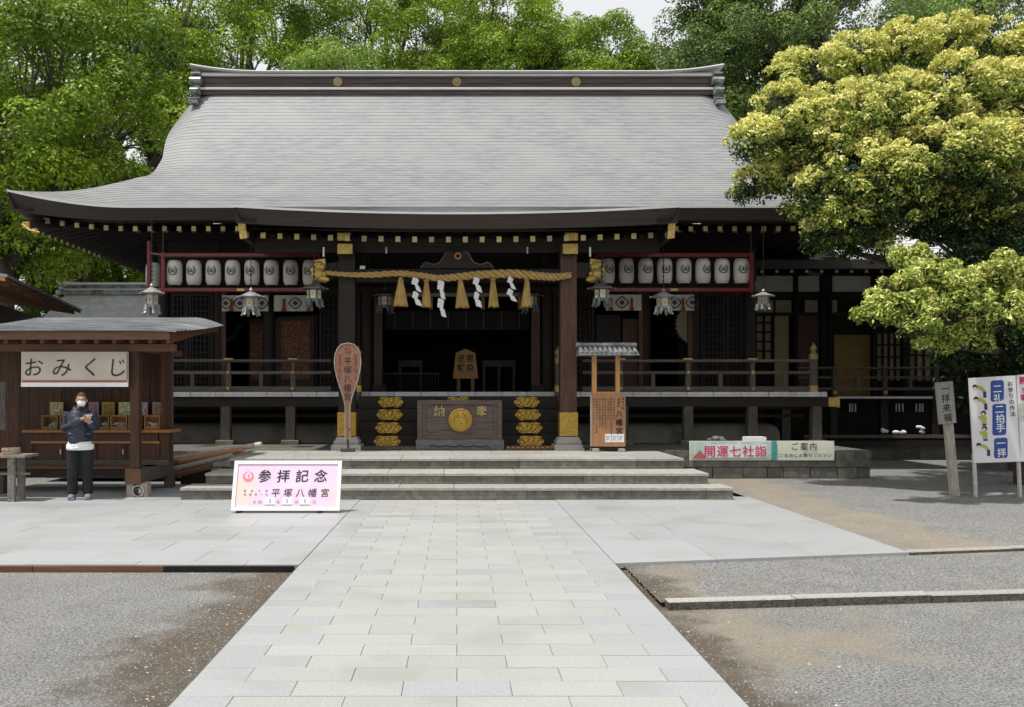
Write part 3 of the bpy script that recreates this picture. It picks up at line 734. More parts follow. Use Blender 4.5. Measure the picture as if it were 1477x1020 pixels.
def lattice(x0, x1, z0, z1, y, nx, nz, m='dark_wood', back='black_wood', bar=0.03, name='lattice_panel'):
    f = pbox(name, back, x0, x1, y+0.03, y+0.045, z0, z1)
    q = MB(); t = 0.06
    q.box(x0, x0+t, y-0.03, y+0.03, z0, z1); q.box(x1-t, x1, y-0.03, y+0.03, z0, z1); q.box(x0+t, x1-t, y-0.029, y+0.029, z0, z0+t); q.box(x0+t, x1-t, y-0.029, y+0.029, z1-t, z1)
    q.build('frame', M[m], f)
    me = shared('lattice_bar', lambda b: b.box(-bar/2, bar/2, -0.02, 0.02, z0+t, z1-t), M[m])
    for i in range(1, nx): 
        X = x0+(x1-x0)*i/nx; mesh_obj('lattice_bar', me, f, (X, y, 0))
    me = shared('lattice_rail', lambda b: b.box(x0+t, x1-t, -0.012, 0.012, -bar/2, bar/2), M[m])
    for i in range(1, nz): mesh_obj('lattice_rail', me, f, (0, y-0.012, z0+(z1-z0)*i/nz))
    return f
for s in (-1, 1):
    a, b = sorted((s*5.84, s*6.42)); lattice(a, b, FL+0.12, 4.06, YW, 6, 16)
    a, b = sorted((s*6.44, s*6.86)); lattice(a, b, FL+0.12, 4.06, YW, 5, 16)
    a, b = sorted((s*2.32, s*3.3)); lattice(a, b, FL+0.12, 4.06, YW+0.05, 9, 16)
    a, b = sorted((s*3.35, s*3.95)); pbox('door_leaf', 'dark_wood', a, b, YW+0.12, YW+0.17, FL+0.1, 3.55)
    a, b = sorted((s*3.98, s*4.36)); d = pbox('door_leaf', 'stall_wood', a, b, YW+0.02, YW+0.07, FL+0.1, 3.45)
# brocade doors on the left bays, reddish jambs
d = pbox('brocade_door', 'dark_wood', -4.3, -3.42, YW-0.02, YW+0.04, FL+0.12, 3.5)
pbox('brocade_panel', 'brocade', -4.2, -3.52, YW-0.03, YW-0.021, 2.0, 3.4, d)
d = pbox('brocade_door', 'dark_wood', -5.1, -4.66, YW+0.5, YW+0.56, FL+0.05, 3.5)
pbox('brocade_panel', 'brocade', -5.05, -4.7, YW+0.49, YW+0.499, 2.0, 3.35, d)
for x in (-5.55, 5.55, 4.38): pbox('door_jamb', 'stall_wood', x-0.05, x+0.05, YW-0.16, YW-0.08, FL+0.1, 4.06)
# opening jambs of the centre bay
for s in (-1, 1):
    a, b = sorted((s*1.78, s*1.98)); pbox('door_jamb', 'stall_wood', a, b, YW-0.1, YW+0.1, FL+0.1, 3.95)
    pbox('cloth_weight', 'dark_wood', min(a, b)-0.02, max(a, b)+0.1, YW-0.25, YW-0.1, FL, FL+0.2)
# bamboo blind rolled at the head of the centre bay and pale curtain band
pbox('curtain_band', mat('curtain_band', (0.23, 0.215, 0.15), (0.27, 0.25, 0.18), 4, rough=0.9), -1.76, 1.76, YW-0.03, YW-0.015, 3.98, 4.14)
for x in (-1.55, -0.62, 0.62, 1.5):
    pbox('curtain_tassel', 'gold_wall', x-0.045, x+0.045, YW-0.06, YW-0.04, 3.66, 3.98)
bl = pbox('bamboo_blind', 'black_wood', -1.75, 1.75, YW+0.25, YW+0.27, 3.2, 3.66)
for i in range(8): pbox('blind_cord', 'grey_wood_v', -1.5+i*0.43-0.01, -1.5+i*0.43+0.01, YW+0.235, YW+0.248, 3.22, 3.64, bl)

# porch pillars, plinths, gilt sheaths
for s, cx in ((-1, -2.17), (1, 2.2)):
    q = MB(); q.box(cx-0.16, cx+0.16, 17.74, 18.06, 0.80, 4.60, 0.012); 
    p = q.build('porch_pillar', M['red_wood'] if s > 0 else M['dark_wood'], hall)
    q = MB(); q.box(cx-0.18, cx+0.18, 17.72, 18.08, 0.82, 1.28)
    for i in range(9): q.box(cx-0.17+i*0.0385, cx-0.145+i*0.0385, 17.705, 17.72, 0.86, 1.24)
    q.build('gilt_sheath', M['gold'], p)
    q = MB(); q.box(cx-0.29, cx+0.29, 17.60, 18.2, 0.535, 0.645, 0.01); q.build('plinth_block', M['kerb'], p)
    q = MB(); vs = []
    for r_, z in ((0.24, 0.647), (0.25, 0.70), (0.22, 0.74), (0.185, 0.80)): vs += [(cx-r_, 17.9-r_, z), (cx+r_, 17.9-r_, z), (cx+r_, 17.9+r_, z), (cx-r_, 17.9+r_, z)]
    q.add(vs, [(i*4+k, i*4+(k+1) % 4, i*4+4+(k+1) % 4, i*4+4+k) for i in range(3) for k in range(4)]+[(12, 13, 14, 15)]); q.build('plinth_block', M['kerb'], p)
    # gilt bracket plates at the pillar head
    q = MB(); q.box(cx-0.145, cx+0.145, 17.46, 17.52, 4.36, 4.56, 0.01); q.build('gilt_plate', M['gold_dull'], p)
    q = MB(); q.box(cx-0.125, cx+0.125, 17.30, 17.40, 4.60, 4.74, 0.01); q.build('gilt_plate', M['gold_dull'], p)
    pbox('bracket_arm', 'dark_wood_h', cx-0.12, cx+0.12, 17.52, 18.3, 4.36, 4.56, p)
    # carved animal head at the beam end
    a = s*1.0
    q = MB(); bx = cx+s*0.40; Yc = 17.9
    q.beam((cx+s*0.15, Yc, 4.10), (bx+s*0.2, Yc, 4.05), 0.2, 0.3)
    q.build('beam_nose', M['dark_wood'], p)
    hx = cx+s*0.55
    q = MB(); q.ball((hx, Yc-0.08, 4.16), (0.13, 0.13, 0.13)); q.ball((hx+s*0.02, Yc-0.14, 4.00), (0.13, 0.14, 0.13)); q.ball((hx-s*0.1, Yc-0.17, 3.90), (0.11, 0.1, 0.07)); q.ball((hx-s*0.17, Yc-0.2, 3.89), (0.05, 0.05, 0.04))
    for k in range(5): q.ball((hx+s*0.12*math.cos(k*1.1), Yc-0.2, 4.08+0.11*math.sin(k*1.3)), (0.04, 0.03, 0.05), 8, 6)
    q.prism([(hx-s*0.13, 4.2), (hx+s*0.1, 4.18), (hx+s*0.12, 4.27), (hx-s*0.12, 4.31)], Yc-0.15, Yc-0.02)
    q.build('gilt_beam_head', M['gold_dull'], p)
q = MB(); q.box(-2.0, 2.04, 17.80, 18.0, 3.86, 4.12, 0.015); q.build('rainbow_beam', M['dark_wood_h'], hall)
q = MB(); q.box(-4.0, 4.0, 17.82, 17.98, 4.44, 4.56, 0.01); q.build('eave_beam', M['dark_wood_h'], hall)
# frog-leg strut
frog = [(-0.72, 4.12), (-0.66, 4.2), (-0.60, 4.235), (-0.52, 4.20), (-0.44, 4.19), (-0.34, 4.23), (-0.28, 4.31), (-0.24, 4.4), (-0.16, 4.45)]
poly = frog+[(-x, z) for x, z in frog[::-1]]
q = MB(); q.prism(poly, 17.74, 17.84); fr = q.build('frog_leg_strut', M['dark_wood'], hall)
q = MB(); q.tube([(x, 17.735, z) for x, z in frog], 0.014, 6); q.build('strut_edge', M['grey_wood'], fr)
q = MB(); q.tube([(-x, 17.735, z) for x, z in frog], 0.014, 6); q.build('strut_edge', M['grey_wood'], fr)
q = MB(); a = [(0.02+0.055*math.cos(t), 17.73, 4.36+0.055*math.sin(t)) for t in [2*math.pi*i/20 for i in range(21)]]; q.tube(a, 0.016, 6, cap=False); q.build('strut_crest', mat('crest_pink', (0.5, 0.18, 0.09), rough=0.5), fr)
# rail in front of the dark frieze either side (gutter pipe pieces)
for s in (-1, 1):
    q = MB(); q.tube([(s*2.55, 17.25, 4.45), (s*2.55, 17.25, 4.27)], 0.02, 8); q.build('drain_spout', M['metal_leg'], hall)
    q = MB(); q.tube([(s*1.35, 17.25, 4.45), (s*1.35, 17.25, 4.33)], 0.018, 8); q.build('drain_spout', M['ridge_metal'], hall)
    # bracket boards between porch and hall
    pbox('tie_beam', 'dark_wood', s*2.2-0.1, s*2.2+0.1, 18.05, 21.5, 4.2, 4.45)

# ---------------------------------------------------------------- veranda
VF = 19.6; VT = 1.69
pbox('veranda_deck', 'dark_wood', -7.95, 7.95, VF+0.12, 21.6, VT-0.06, VT-0.004)
for s in (-1, 1): pbox('veranda_deck', 'dark_wood', min(s*7.1, s*7.95), max(s*7.1, s*7.95), 21.6, 29, VT-0.06, VT-0.004)
rr = random.Random(4); x = -8.05
while x < 8.0:
    L = rr.choice((0.54, 0.57, 0.6, 0.55)); xe = min(x+L, 8.05)
    q = MB(); q.box(x+0.006, xe-0.006, VF-0.02, VF+0.115, VT-0.105, VT, 0.006); q.build('veranda_board', M['board_end'], hall, ((x+xe)/2, VF, VT)); x = xe
pbox('veranda_beam', 'dark_wood_h', -8.3, 8.3, VF+0.05, VF+0.2, VT-0.32, VT-0.12)
pbox('beam_end_plate', 'gold_dull', 8.30, 8.34, VF+0.03, VF+0.22, VT-0.34, VT-0.1); pbox('beam_end_plate', 'gold_dull', 8.1, 8.30, VF+0.035, VF+0.049, VT-0.32, VT-0.12)
for i, px in enumerate((-521, -428, -335, -241, 241, 335, 428, 521)):
    X = px*VF/FPX
    q = MB(); q.box(X-0.10, X+0.10, VF+0.04, VF+0.24, 0.64, VT-0.32); p = q.build('veranda_post', M['grey_wood_v'], hall)
    q = MB(); q.box(X-0.19, X+0.19, VF-0.05, VF+0.33, 0.54, 0.64, 0.02); q.build('post_stone', M['podium_stone'], p)
for yy in (21.6, 24, 26.5):
    for s in (-1, 1):
        q = MB(); q.box(s*7.86-0.1, s*7.86+0.1, yy-0.1, yy+0.1, 0.54, VT-0.1); q.build('veranda_post', M['grey_wood_v'], hall)
# horizontal battens under the veranda
for z in (1.12, 1.30): pbox('underfloor_rail', 'dark_wood_h', -7.8, 7.8, 20.3, 20.36, z, z+0.07)
pbox('underfloor_wall', 'black_wood', -7.3, 7.3, 21.45, 21.5, 0.9, VT-0.1)
# plaster mound
q = MB(); prof_m = [(0, 0.54), (0.02, 0.78), (0.08, 0.90), (0.2, 0.965), (0.4, 0.98), (1.3, 0.98)]
xs = [-7.45, -7.43, -7.35, -7.22, -6.95, -6.5]; 
ring = []
nn = 48
def mound_row(d, z):
    pts = []; hx = 7.45-d; y0 = 20.45+d; r_ = 0.35
    for i in range(7):
        a = math.pi+math.pi/2*i/6; pts.append((-hx+r_+r_*math.cos(a), y0+r_+r_*math.sin(a), z))
    for i in range(1, 20): pts.append((-hx+r_+(2*hx-2*r_)*i/20, y0, z))
    for i in range(7):
        a = 1.5*math.pi+math.pi/2*i/6; pts.append((hx-r_+r_*math.cos(a), y0+r_+r_*math.sin(a), z))
    return [(-hx, 28.5, z)]+pts+[(hx, 28.5, z)]
rows = [mound_row(d, z) for d, z in prof_m]; n = len(rows[0])
vs = [v for r_ in rows for v in r_]
q.add(vs, [(i*n+j, i*n+j+1, (i+1)*n+j+1, (i+1)*n+j) for i in range(len(rows)-1) for j in range(n-1)], True)
q.build('plaster_mound', M['plaster_mound'], hall)
# railing
def rail(x0, x1, Y, zt=2.37, m='grey_wood'):
    q = MB(); q.tube([(x0, Y, zt), (x1, Y, zt)], 0.035, 10); r0 = q.build('top_rail', M[m], hall)
    q = MB(); q.box(x0, x1, Y-0.03, Y+0.03, zt-0.29, zt-0.225); q.build('middle_rail', M[m], hall)
    q = MB(); q.box(x0, x1, Y-0.045, Y+0.045, VT+0.02, VT+0.12); q.build('bottom_rail', M[m], hall)
    return r0
rail(-7.9, -2.75, VF+0.12); rail(2.75, 7.75, VF+0.12)
stud = shared('rail_stud', lambda b: b.ball((0, 0, 0), (0.045, 0.03, 0.045), 10, 6), M['gold_dull'])
for px in (-521, -428, -329, -236, 236, 333, 426):
    X = px*(VF+0.12)/FPX; Y = VF+0.12
    q = MB(); q.box(X-0.055, X+0.055, Y-0.05, Y+0.05, VT+0.12, 2.10); q.box(X-0.04, X+0.04, Y-0.035, Y+0.035, 2.145, 2.33); p = q.build('rail_post', M['grey_wood_v'], hall)
    q = MB(); q.box(X-0.10, X+0.10, Y-0.04, Y+0.04, 2.395, 2.425); q.build('post_cap', M['gold_dull'], p)
    mesh_obj('rail_stud', stud, p, (X, Y-0.055, 2.11)); mesh_obj('rail_stud', stud, p, (X, Y-0.065, VT+0.07))
    for dx in (0.71,):
        q = MB(); q.box(X+dx-0.04, X+dx+0.04, Y-0.03, Y+0.03, VT+0.12, 2.08)
        if -7.8 < X+dx < -2.9 or 2.9 < X+dx < 7.6: q.build('rail_strut', M['grey_wood_v'], hall)
def newel(X, Y, z0, z1, r_=0.075):
    q = MB(); q.tube([(X, Y, z0), (X, Y, z1)], r_, 12); p = q.build('newel_post', M['grey_wood_v'], hall)
    q = MB(); q.lathe([(r_+.008, -0.12), (r_+.008, 0.0), (0.05, 0.02), (0.045, 0.05), (0.07, 0.09), (0.075, 0.12), (0.055, 0.17), (0.02, 0.21), (0.004, 0.26)], (X, Y, z1), 12); q.build('finial', M['gold_cap'], p)
    q = MB(); q.lathe([(r_+.01, 0), (r_+.01, 0.14)], (X, Y, VT), 12); q.build('gilt_collar', M['gold_dull'], p)
newel(7.80, VF+0.12, 1.6, 2.52, 0.09); newel(-7.80, VF+0.12, 1.6, 2.52, 0.09)
newel(-2.12, 19.45, 1.3, 2.42, 0.06); newel(2.18, 19.45, 1.3, 2.42, 0.06)
# timber stair with gilt plates
NSTEP = 4
for k in range(NSTEP):
    z0 = 0.54+k*0.265; Yf = 18.35+k*0.33
    q = MB(); q.box(-2.12, 2.16, Yf, Yf+0.36, z0+0.002, z0+0.262, 0.01); st = q.build('stair_block', M['dark_wood_h'], hall)
    for X in (-1.42, 0.03, 1.5):
        q = MB(); hw = 0.25; zc = z0+0.135; Yp = Yf-0.02
        ol = []
        for i in range(48):
            t = 2*math.pi*i/48; r_ = 1+0.09*math.cos(6*t)
            ol.append((X+hw*r_*math.copysign(abs(math.cos(t))**0.7, math.cos(t)), zc+0.115*r_*math.copysign(abs(math.sin(t))**0.8, math.sin(t))))
        q.prism(ol, Yp, Yf)
        for i in range(13):
            t = i*2.4; rr_ = 0.2*math.sqrt((i+0.5)/13)*1.0
            q.ball((X+rr_*math.cos(t), Yp, zc+rr_*0.45*math.sin(t)), (0.028, 0.016, 0.02), 8, 5)
        q.tube([(X+hw*0.9*math.cos(t), Yp-0.003, zc+0.1*math.sin(t)) for t in [2*math.pi*i/24 for i in range(25)]], 0.010, 5, cap=False)
        for sx in (-1, 1):
            for sz in (-1, 1): q.ball((X+sx*0.2, Yp, zc+sz*0.08), (0.035, 0.02, 0.03), 8, 5)
        q.build('gilt_plate', M['gold'], st)
for s, X in ((-1, -2.2), (1, 2.24)): 
    q = MB(); q.add([(X-0.05, 18.3, 0.56), (X-0.05, 19.6, 0.56), (X-0.05, 19.6, 1.62), (X-0.05, 18.3, 0.80), (X+0.05, 18.3, 0.56), (X+0.05, 19.6, 0.56), (X+0.05, 19.6, 1.62), (X+0.05, 18.3, 0.80)], [(0, 1, 2, 3), (7, 6, 5, 4), (0, 3, 7, 4), (3, 2, 6, 7), (1, 5, 6, 2)]); q.build('stair_stringer', M['dark_wood'], hall)
# low mat boards either side of the offering box
tag(pbox('duckboard', 'grey_wood', -2.0, -0.82, 17.75, 18.3, 0.545, 0.59) and bpy.data.objects['duckboard'], None)
bpy.data.objects['duckboard'].parent = None; bpy.data.objects['duckboard'].location = (0, 20, 0.54); 
tag(bpy.data.objects['duckboard'], 'low grey duckboard on the landing left of the offering box', 'duckboard')
db = thing('slatted_duckboard', (1.55, 17.95, 0.54), 'reddish slatted duckboard on the landing right of the offering box', 'duckboard')
for i in range(12):
    q = MB(); q.box(0.98+i*0.096, 1.05+i*0.096, 17.72, 18.25, 0.575, 0.6); q.build('slat', M['board_wood'], db, (1.0+i*0.096, 17.9, 0.58))
for yy in (17.8, 18.1): 
    q = MB(); q.box(0.97, 2.13, yy, yy+0.06, 0.541, 0.5745); q.build('bearer', M['board_wood'], db)
# ============================================================ things on and around the hall
def W(px, py, Y): return P(px, py, Y)
# --- offering box
B0, B1, BY = -0.78, 0.89, 17.8
ob = thing('offering_box', ((B0+B1)/2, BY, 0.54), 'large brown wooden offering box with a gold crest disc in front of the timber stair', 'offering box')
pbox('body', 'box_wood', B0+0.02, B1-0.02, BY+0.03, BY+0.85, 0.75, 1.50, ob)
q = MB(); q.box(B0, B0+0.09, BY, BY+0.9, 0.75, 1.52, 0.008); q.box(B1-0.09, B1, BY, BY+0.9, 0.75, 1.52, 0.008); q.box(B0+0.09, B1-0.09, BY, BY+0.08, 1.44, 1.52); q.box(B0+0.09, B1-0.09, BY+0.02, BY+0.08, 0.75, 0.83)
q.build('frame', M['box_wood'], ob)
for i in range(9): pbox('slat', 'box_wood', B0+0.15+i*0.165, B0+0.2+i*0.165, BY+0.08, BY+0.85, 1.47, 1.51, ob)
# carved groove
q = MB()
gl = [(B0+0.17, 0.92), (B0+0.17, 1.30), (B0+0.2, 1.385), (B0+0.27, 1.41), (B0+0.75, 1.41)]
q.tube([(x, BY+0.025, z) for x, z in gl], 0.008, 6); q.tube([(B1-0.17-(x-B0-0.17), BY+0.025, z) for x, z in gl], 0.008, 6)
q.tube([(B0+0.17, BY+0.025, 0.92), (B0+0.26, BY+0.025, 0.86), (B0+0.34, BY+0.025, 0.90), (B0+0.42, BY+0.025, 0.93), (B0+0.8, BY+0.025, 0.93)], 0.008, 6)
q.build('carved_border', M['grey_wood'], ob)
q = MB(); q.box(B0-0.03, B1+0.04, BY-0.03, BY+0.93, 0.545, 0.745, 0.02); bb = q.build('base', M['box_base'], ob)
q = MB(); wv = [(-0.58, 0.60), (-0.54, 0.625), (-0.48, 0.62), (-0.4, 0.60), (-0.28, 0.625), (-0.2, 0.61), (-0.1, 0.60), (0, 0.635), (0.1, 0.60), (0.2, 0.61), (0.28, 0.625), (0.4, 0.60), (0.48, 0.62), (0.54, 0.625), (0.58, 0.60)]
q.tube([(0.055+x, BY-0.032, z) for x, z in wv], 0.010, 6); q.build('carved_border', M['ink'], bb)
q = MB(); cx, cz = 0.07, 1.125
q.tube([(cx, BY+0.03, cz), (cx, BY-0.03, cz)], 0.235, 36); q.tube([(cx, BY-0.03, cz), (cx, BY-0.05, cz)], [0.235, 0.20], 36)
q.tube([(cx+0.2*math.cos(t), BY-0.05, cz+0.2*math.sin(t)) for t in [2*math.pi*i/36 for i in range(37)]], 0.012, 6, cap=False)
def crane(q, cx, cz, Y, r, col=None):
    """round bird emblem: ring of wings with a small body"""
    for s in (-1, 1):
        for k in range(5):
            rr_ = r*(0.92-0.13*k)
            a = [(cx+s*rr_*math.sin(t), Y, cz-rr_*math.cos(t)*0.98) for t in [math.pi*(0.12+0.13*k+ (0.80-0.12*k)*i/10) for i in range(11)]]
            q.tube(a, r*0.05, 5)
    q.ball((cx, Y, cz+0.05*r), (r*0.17, r*0.08, r*0.32)); q.ball((cx+r*0.14, Y, cz+r*0.42), (r*0.13, r*0.08, r*0.11))
    q.ball((cx-r*0.08, Y, cz-r*0.3), (r*0.3, r*0.07, r*0.13))
crane(q, cx, cz, BY-0.052, 0.17)
q.build('crest_disc', M['gold'], ob)
q = MB(); write(q, '奉', (0.07+0.42, BY-0.0, 1.305), 0.225, bold=0.02)
write(q, '納', (0.07-0.42, BY-0.0, 1.305), 0.225, bold=0.02)
vs = list(q.v); q2 = MB(); q2.add([(a, BY+0.010, c) for a, b, c in vs], q.f)
n = len(vs); q2.build('lettering', M['gold_cap'], ob)

# --- giant rice paddle
pd = thing('rice_paddle', (-2.14, 17.3, 0.6), 'giant wooden rice paddle with brush lettering standing against the left porch pillar', 'rice paddle')
def pad_outline():
    zt, zb = 2.60, 0.78; pts = []
    prof_ = [(0.045, 0.76), (0.045, 1.30), (0.05, 1.42), (0.075, 1.55), (0.13, 1.72), (0.19, 1.90), (0.235, 2.10), (0.25, 2.26), (0.235, 2.40), (0.19, 2.51), (0.12, 2.585), (0.0, 2.61)]
    return prof_+[(-a, b) for a, b in prof_[:-1][::-1]]
q = MB(); pc = -2.08
q.prism([(pc+a, b) for a, b in pad_outline()][::-1], 17.16, 17.20, True); q.build('blade', M['paddle_wood'], pd, sharp=50)
q = MB(); ol = [(pc+a*1.01, b) for a, b in pad_outline()]; q.tube([(a, 17.158, b) for a, b in ol], 0.010, 6); q.build('rim', M['pale_wood'], pd)
q = MB(); write(q, '平塚八幡宮', (pc, 17.155, 2.27), 0.155, adv=0.17, vertical=True, bold=0.004); q.build('lettering', M['ink'], pd)
q = MB()
for xx in (-0.15, 0.15): write(q, '相模国一国一社', (pc+xx, 17.155, 2.37), 0.065, adv=0.07, vertical=True, bold=0.0)
write(q, '鎮地', (pc-0.03, 17.155, 2.50), 0.06, adv=0.065, vertical=True); write(q, '大神', (pc+0.04, 17.155, 2.50), 0.06, adv=0.065, vertical=True)
q.build('red_lettering', mat('seal_red', (0.16, 0.03, 0.02), rough=0.8), pd)
q = MB(); q.tube([(pc-0.06, 17.2, 0.98), (pc+0.06, 17.14, 0.98)], 0.012, 6); q.box(pc-0.13, pc+0.13, 17.1, 17.3, 0.54, 0.6); q.box(pc-0.02, pc+0.02, 17.2, 17.24, 0.6, 1.4); q.build('stand', M['grey_wood_v'], pd)

# --- roofed notice board
nb = thing('roofed_notice_board', (2.8, 17.5, 0.54), 'freestanding orange timber notice board with a small tiled roof right of the porch pillar', 'notice board')
YB = 17.3
def lx(px): return (px-VX)*YB/FPX
def lz(py): return EYE-(py-VY)*YB/FPX
for a, b in ((854.5, 861), (888.5, 894.5)): pbox('post', 'orange_wood', lx(a), lx(b), YB+0.03, YB+0.11, 0.62, lz(512), nb)
pbox('cross_rail', 'orange_wood', lx(861), lx(888.5), YB+0.035, YB+0.10, lz(572), lz(565), nb)
bd = pbox('board', 'board_wood', lx(853), lx(902), YB-0.02, YB+0.028, lz(644), lz(571), nb)
pbox('side_strip', 'pale_wood', lx(851.7), lx(853), YB-0.03, YB+0.03, lz(644), lz(570.5), bd)
q = MB(); write(q, '八幡宮', (lx(893), YB-0.024, lz(597)), 0.14, adv=0.165, vertical=True, bold=0.02)
write(q, '鎮地大神', (lx(898), YB-0.024, lz(575)), 0.055, adv=0.062, vertical=True); write(q, '相模国', (lx(892), YB-0.024, lz(576)), 0.055, adv=0.062, vertical=True)
q.build('lettering', M['ink'], bd)
q = MB()
cols = ['平塚八幡宮の神札', '御祭神応神天皇神功皇后武内宿禰', '仁徳天皇御代地震', '国土安穏万民豊楽を祈る', '推古天皇御宇勅額を賜る', '聖武天皇奉幣祈願法華経', '源頼朝神馬奉納政子安産祈願', '徳川家康社領寄進朱印']
for i, s in enumerate(cols): write(q, s, (lx(885.5-i*4.2), YB-0.024, lz(576)), 0.042, adv=0.052, vertical=True)
q.build('small_lettering', M['ink_grey'], bd)
for i in range(3):
    a = 872.5+i*9.3
    s = pbox('notice_sheet', 'white_paint', lx(a), lx(a+8.6), YB-0.032, YB-0.025, lz(638), lz(626), bd)
    q = MB()
    for k in range(3): q.box(lx(a+1.2), lx(a+7.2-k), YB-0.035, YB-0.0325, lz(629.5+k*2.4), lz(629+k*2.4))
    q.build('print', M['ink_grey'] if i != 1 else mat('print_green', (0.08, 0.25, 0.16)), s)
pbox('shelf', 'board_wood', lx(872), lx(901), YB-0.06, YB-0.02, lz(644), lz(639), bd)
for a, b in ((854, 862), (891, 899)): pbox('foot', 'kerb', lx(a), lx(b), YB-0.2, YB+0.3, 0.54, 0.60, nb)
pbox('sleeper', 'dark_wood_h', lx(842), lx(909), YB+0.0, YB+0.14, 0.60, 0.66, nb)
q = MB(); q.add([(lx(834), YB+0.07, lz(504)+0.05), (lx(918), YB+0.07, lz(504)+0.05), (lx(918), YB-0.28, lz(504)-0.12), (lx(834), YB-0.28, lz(504)-0.12), (lx(918), YB+0.42, lz(504)-0.12), (lx(834), YB+0.42, lz(504)-0.12)], [(3, 2, 1, 0), (0, 1, 4, 5), (2, 3, 5, 4), (0, 5, 3), (1, 2, 4)])
rfn = q.build('roof', M['ridge_metal'], nb)
tile = shared('roof_tile', lambda b: b.tube([(0, 0, 0.0), (0, -0.33, -0.15)], [0.034, 0.04], 8), M['ridge_metal'])
for i in range(12): mesh_obj('roof_tile', tile, rfn, (lx(837)+i*0.093, YB+0.07, lz(504)+0.06))
q = MB(); q.tube([(lx(831), YB+0.07, lz(504)+0.085), (lx(919), YB+0.07, lz(504)+0.085)], 0.05, 8); q.build('ridge', M['ridge_metal'], rfn)

# --- shogi piece in the dark opening
sg = thing('shogi_piece', (0.35, 20.6, VT), 'large wooden shogi piece with four black characters in the dark doorway', 'shogi piece')
q = MB(); Y = 20.6; c = W(671.5, 525, Y); hw = 0.27
bz, tz = W(0, 546, Y).z, W(0, 503, Y).z
q.prism([(c.x-0.29, bz), (c.x+0.29, bz), (c.x+0.22, tz-0.10), (c.x, tz), (c.x-0.22, tz-0.10)], Y, Y+0.12); q.build('piece', mat('shogi_wood', (0.22, 0.11, 0.035), (0.28, 0.15, 0.05), 5, (6, 6, 1)), sg)
q = MB(); write(q, '悪疫', (c.x+0.105, Y-0.004, tz-0.22), 0.185, adv=0.21, vertical=True, bold=0.02); write(q, '退散', (c.x-0.105, Y-0.004, tz-0.22), 0.185, adv=0.21, vertical=True, bold=0.02); q.build('lettering', M['ink'], sg)
pbox('foot', 'stall_wood', c.x-0.2, c.x-0.12, Y-0.05, Y+0.2, VT, bz, sg); pbox('foot', 'stall_wood', c.x+0.12, c.x+0.2, Y-0.05, Y+0.2, VT, bz, sg)
# tables inside
M['table_wood'] = mat('table_wood', (0.07, 0.055, 0.04), (0.11, 0.09, 0.07), 4)
for i, (a, b, lab) in enumerate(((573, 610, 'low wooden table inside the dark hall left of the shogi piece'), (695, 745, 'long low wooden table inside the dark hall right of the shogi piece'))):
    Y = 23.5; A, Bq = W(a, 520, Y), W(b, 520, Y); t = thing('low_table', ((A.x+Bq.x)/2, Y, FL), lab, 'table', 'tables inside the hall')
    pbox('tabletop', 'table_wood', A.x, Bq.x, Y, Y+0.5, A.z-0.05, A.z, t)
    for k in range(3 if i else 2):
        X = A.x+0.06+(Bq.x-A.x-0.12)*k/(2 if i else 1)
        for yy in (Y+0.04, Y+0.42): pbox('leg', 'table_wood', X-0.03, X+0.03, yy, yy+0.05, FL, A.z-0.05, t)
    pbox('apron', 'table_wood', A.x+0.04, Bq.x-0.04, Y+0.02, Y+0.04, A.z-0.16, A.z-0.05, t)
# slender rail in front of the interior
t = thing('altar_rail', (-1.2, 23, FL), 'low slatted wooden rail inside the dark doorway at its left', 'rail')
pbox('top_rail', 'table_wood', -1.9, -0.45, 23.0, 23.05, 2.15, 2.19, t)
for i in range(18): pbox('baluster', 'dark_wood', -1.88+i*0.082, -1.85+i*0.082, 23.0, 23.04, FL, 2.15, t)
# --- big drum
dr = thing('taiko_drum', (5.3, 22.3, 2.2), 'large round drum with a pale skin showing behind the right-hand pillar', 'drum')
c = W(1004, 468, 22.4)
q = MB(); q.tube([(c.x, 22.4, c.z), (c.x, 22.5, c.z), (c.x, 22.9, c.z), (c.x, 23.3, c.z), (c.x, 23.4, c.z)], [0.52, 0.55, 0.62, 0.55, 0.52], 32); q.build('body', M['dark_wood'], dr)
q = MB(); q.tube([(c.x, 22.39, c.z), (c.x, 22.375, c.z)], 0.50, 32); q.build('skin', mat('drum_skin', (0.58, 0.52, 0.38), (0.66, 0.60, 0.46), 3), dr)
q = MB()
for i in range(30): q.ball((c.x+0.525*math.cos(i*math.pi/15), 22.4, c.z+0.525*math.sin(i*math.pi/15)), 0.018, 6, 4)
q.build('studs', M['paper'], dr)
q = MB(); q.box(c.x-0.4, c.x+0.4, 22.5, 23.2, FL, c.z-0.5); q.build('stand', M['dark_wood'], dr)

# --- shimenawa
Yr = 17.62
sh = thing('sacred_rope', (0.05, Yr, 4.0), 'thick twisted straw rope with straw tassels and white paper streamers hung across the porch', 'rope')
cpx = [(471, 393.5, 3.6), (500, 396, 4.0), (535, 396.5, 4.8), (575, 394.5, 5.0), (610, 398, 5.2), (634, 401.5, 5.6), (665, 399, 6.2), (700, 396, 6.8), (740, 395, 7.0), (775, 398, 6.6), (800, 399.5, 6.2), (823, 397, 5.0)]
def cinterp(t):
    f = t*(len(cpx)-1); i = min(int(f), len(cpx)-2); u = f-i
    p0 = cpx[max(i-1, 0)]; p1 = cpx[i]; p2 = cpx[i+1]; p3 = cpx[min(i+2, len(cpx)-1)]
    return [0.5*(2*p1[k]+(p2[k]-p0[k])*u+(2*p0[k]-5*p1[k]+4*p2[k]-p3[k])*u*u+(3*p1[k]-p0[k]-3*p2[k]+p3[k])*u**3) for k in range(3)]
q = MB(); NS = 420
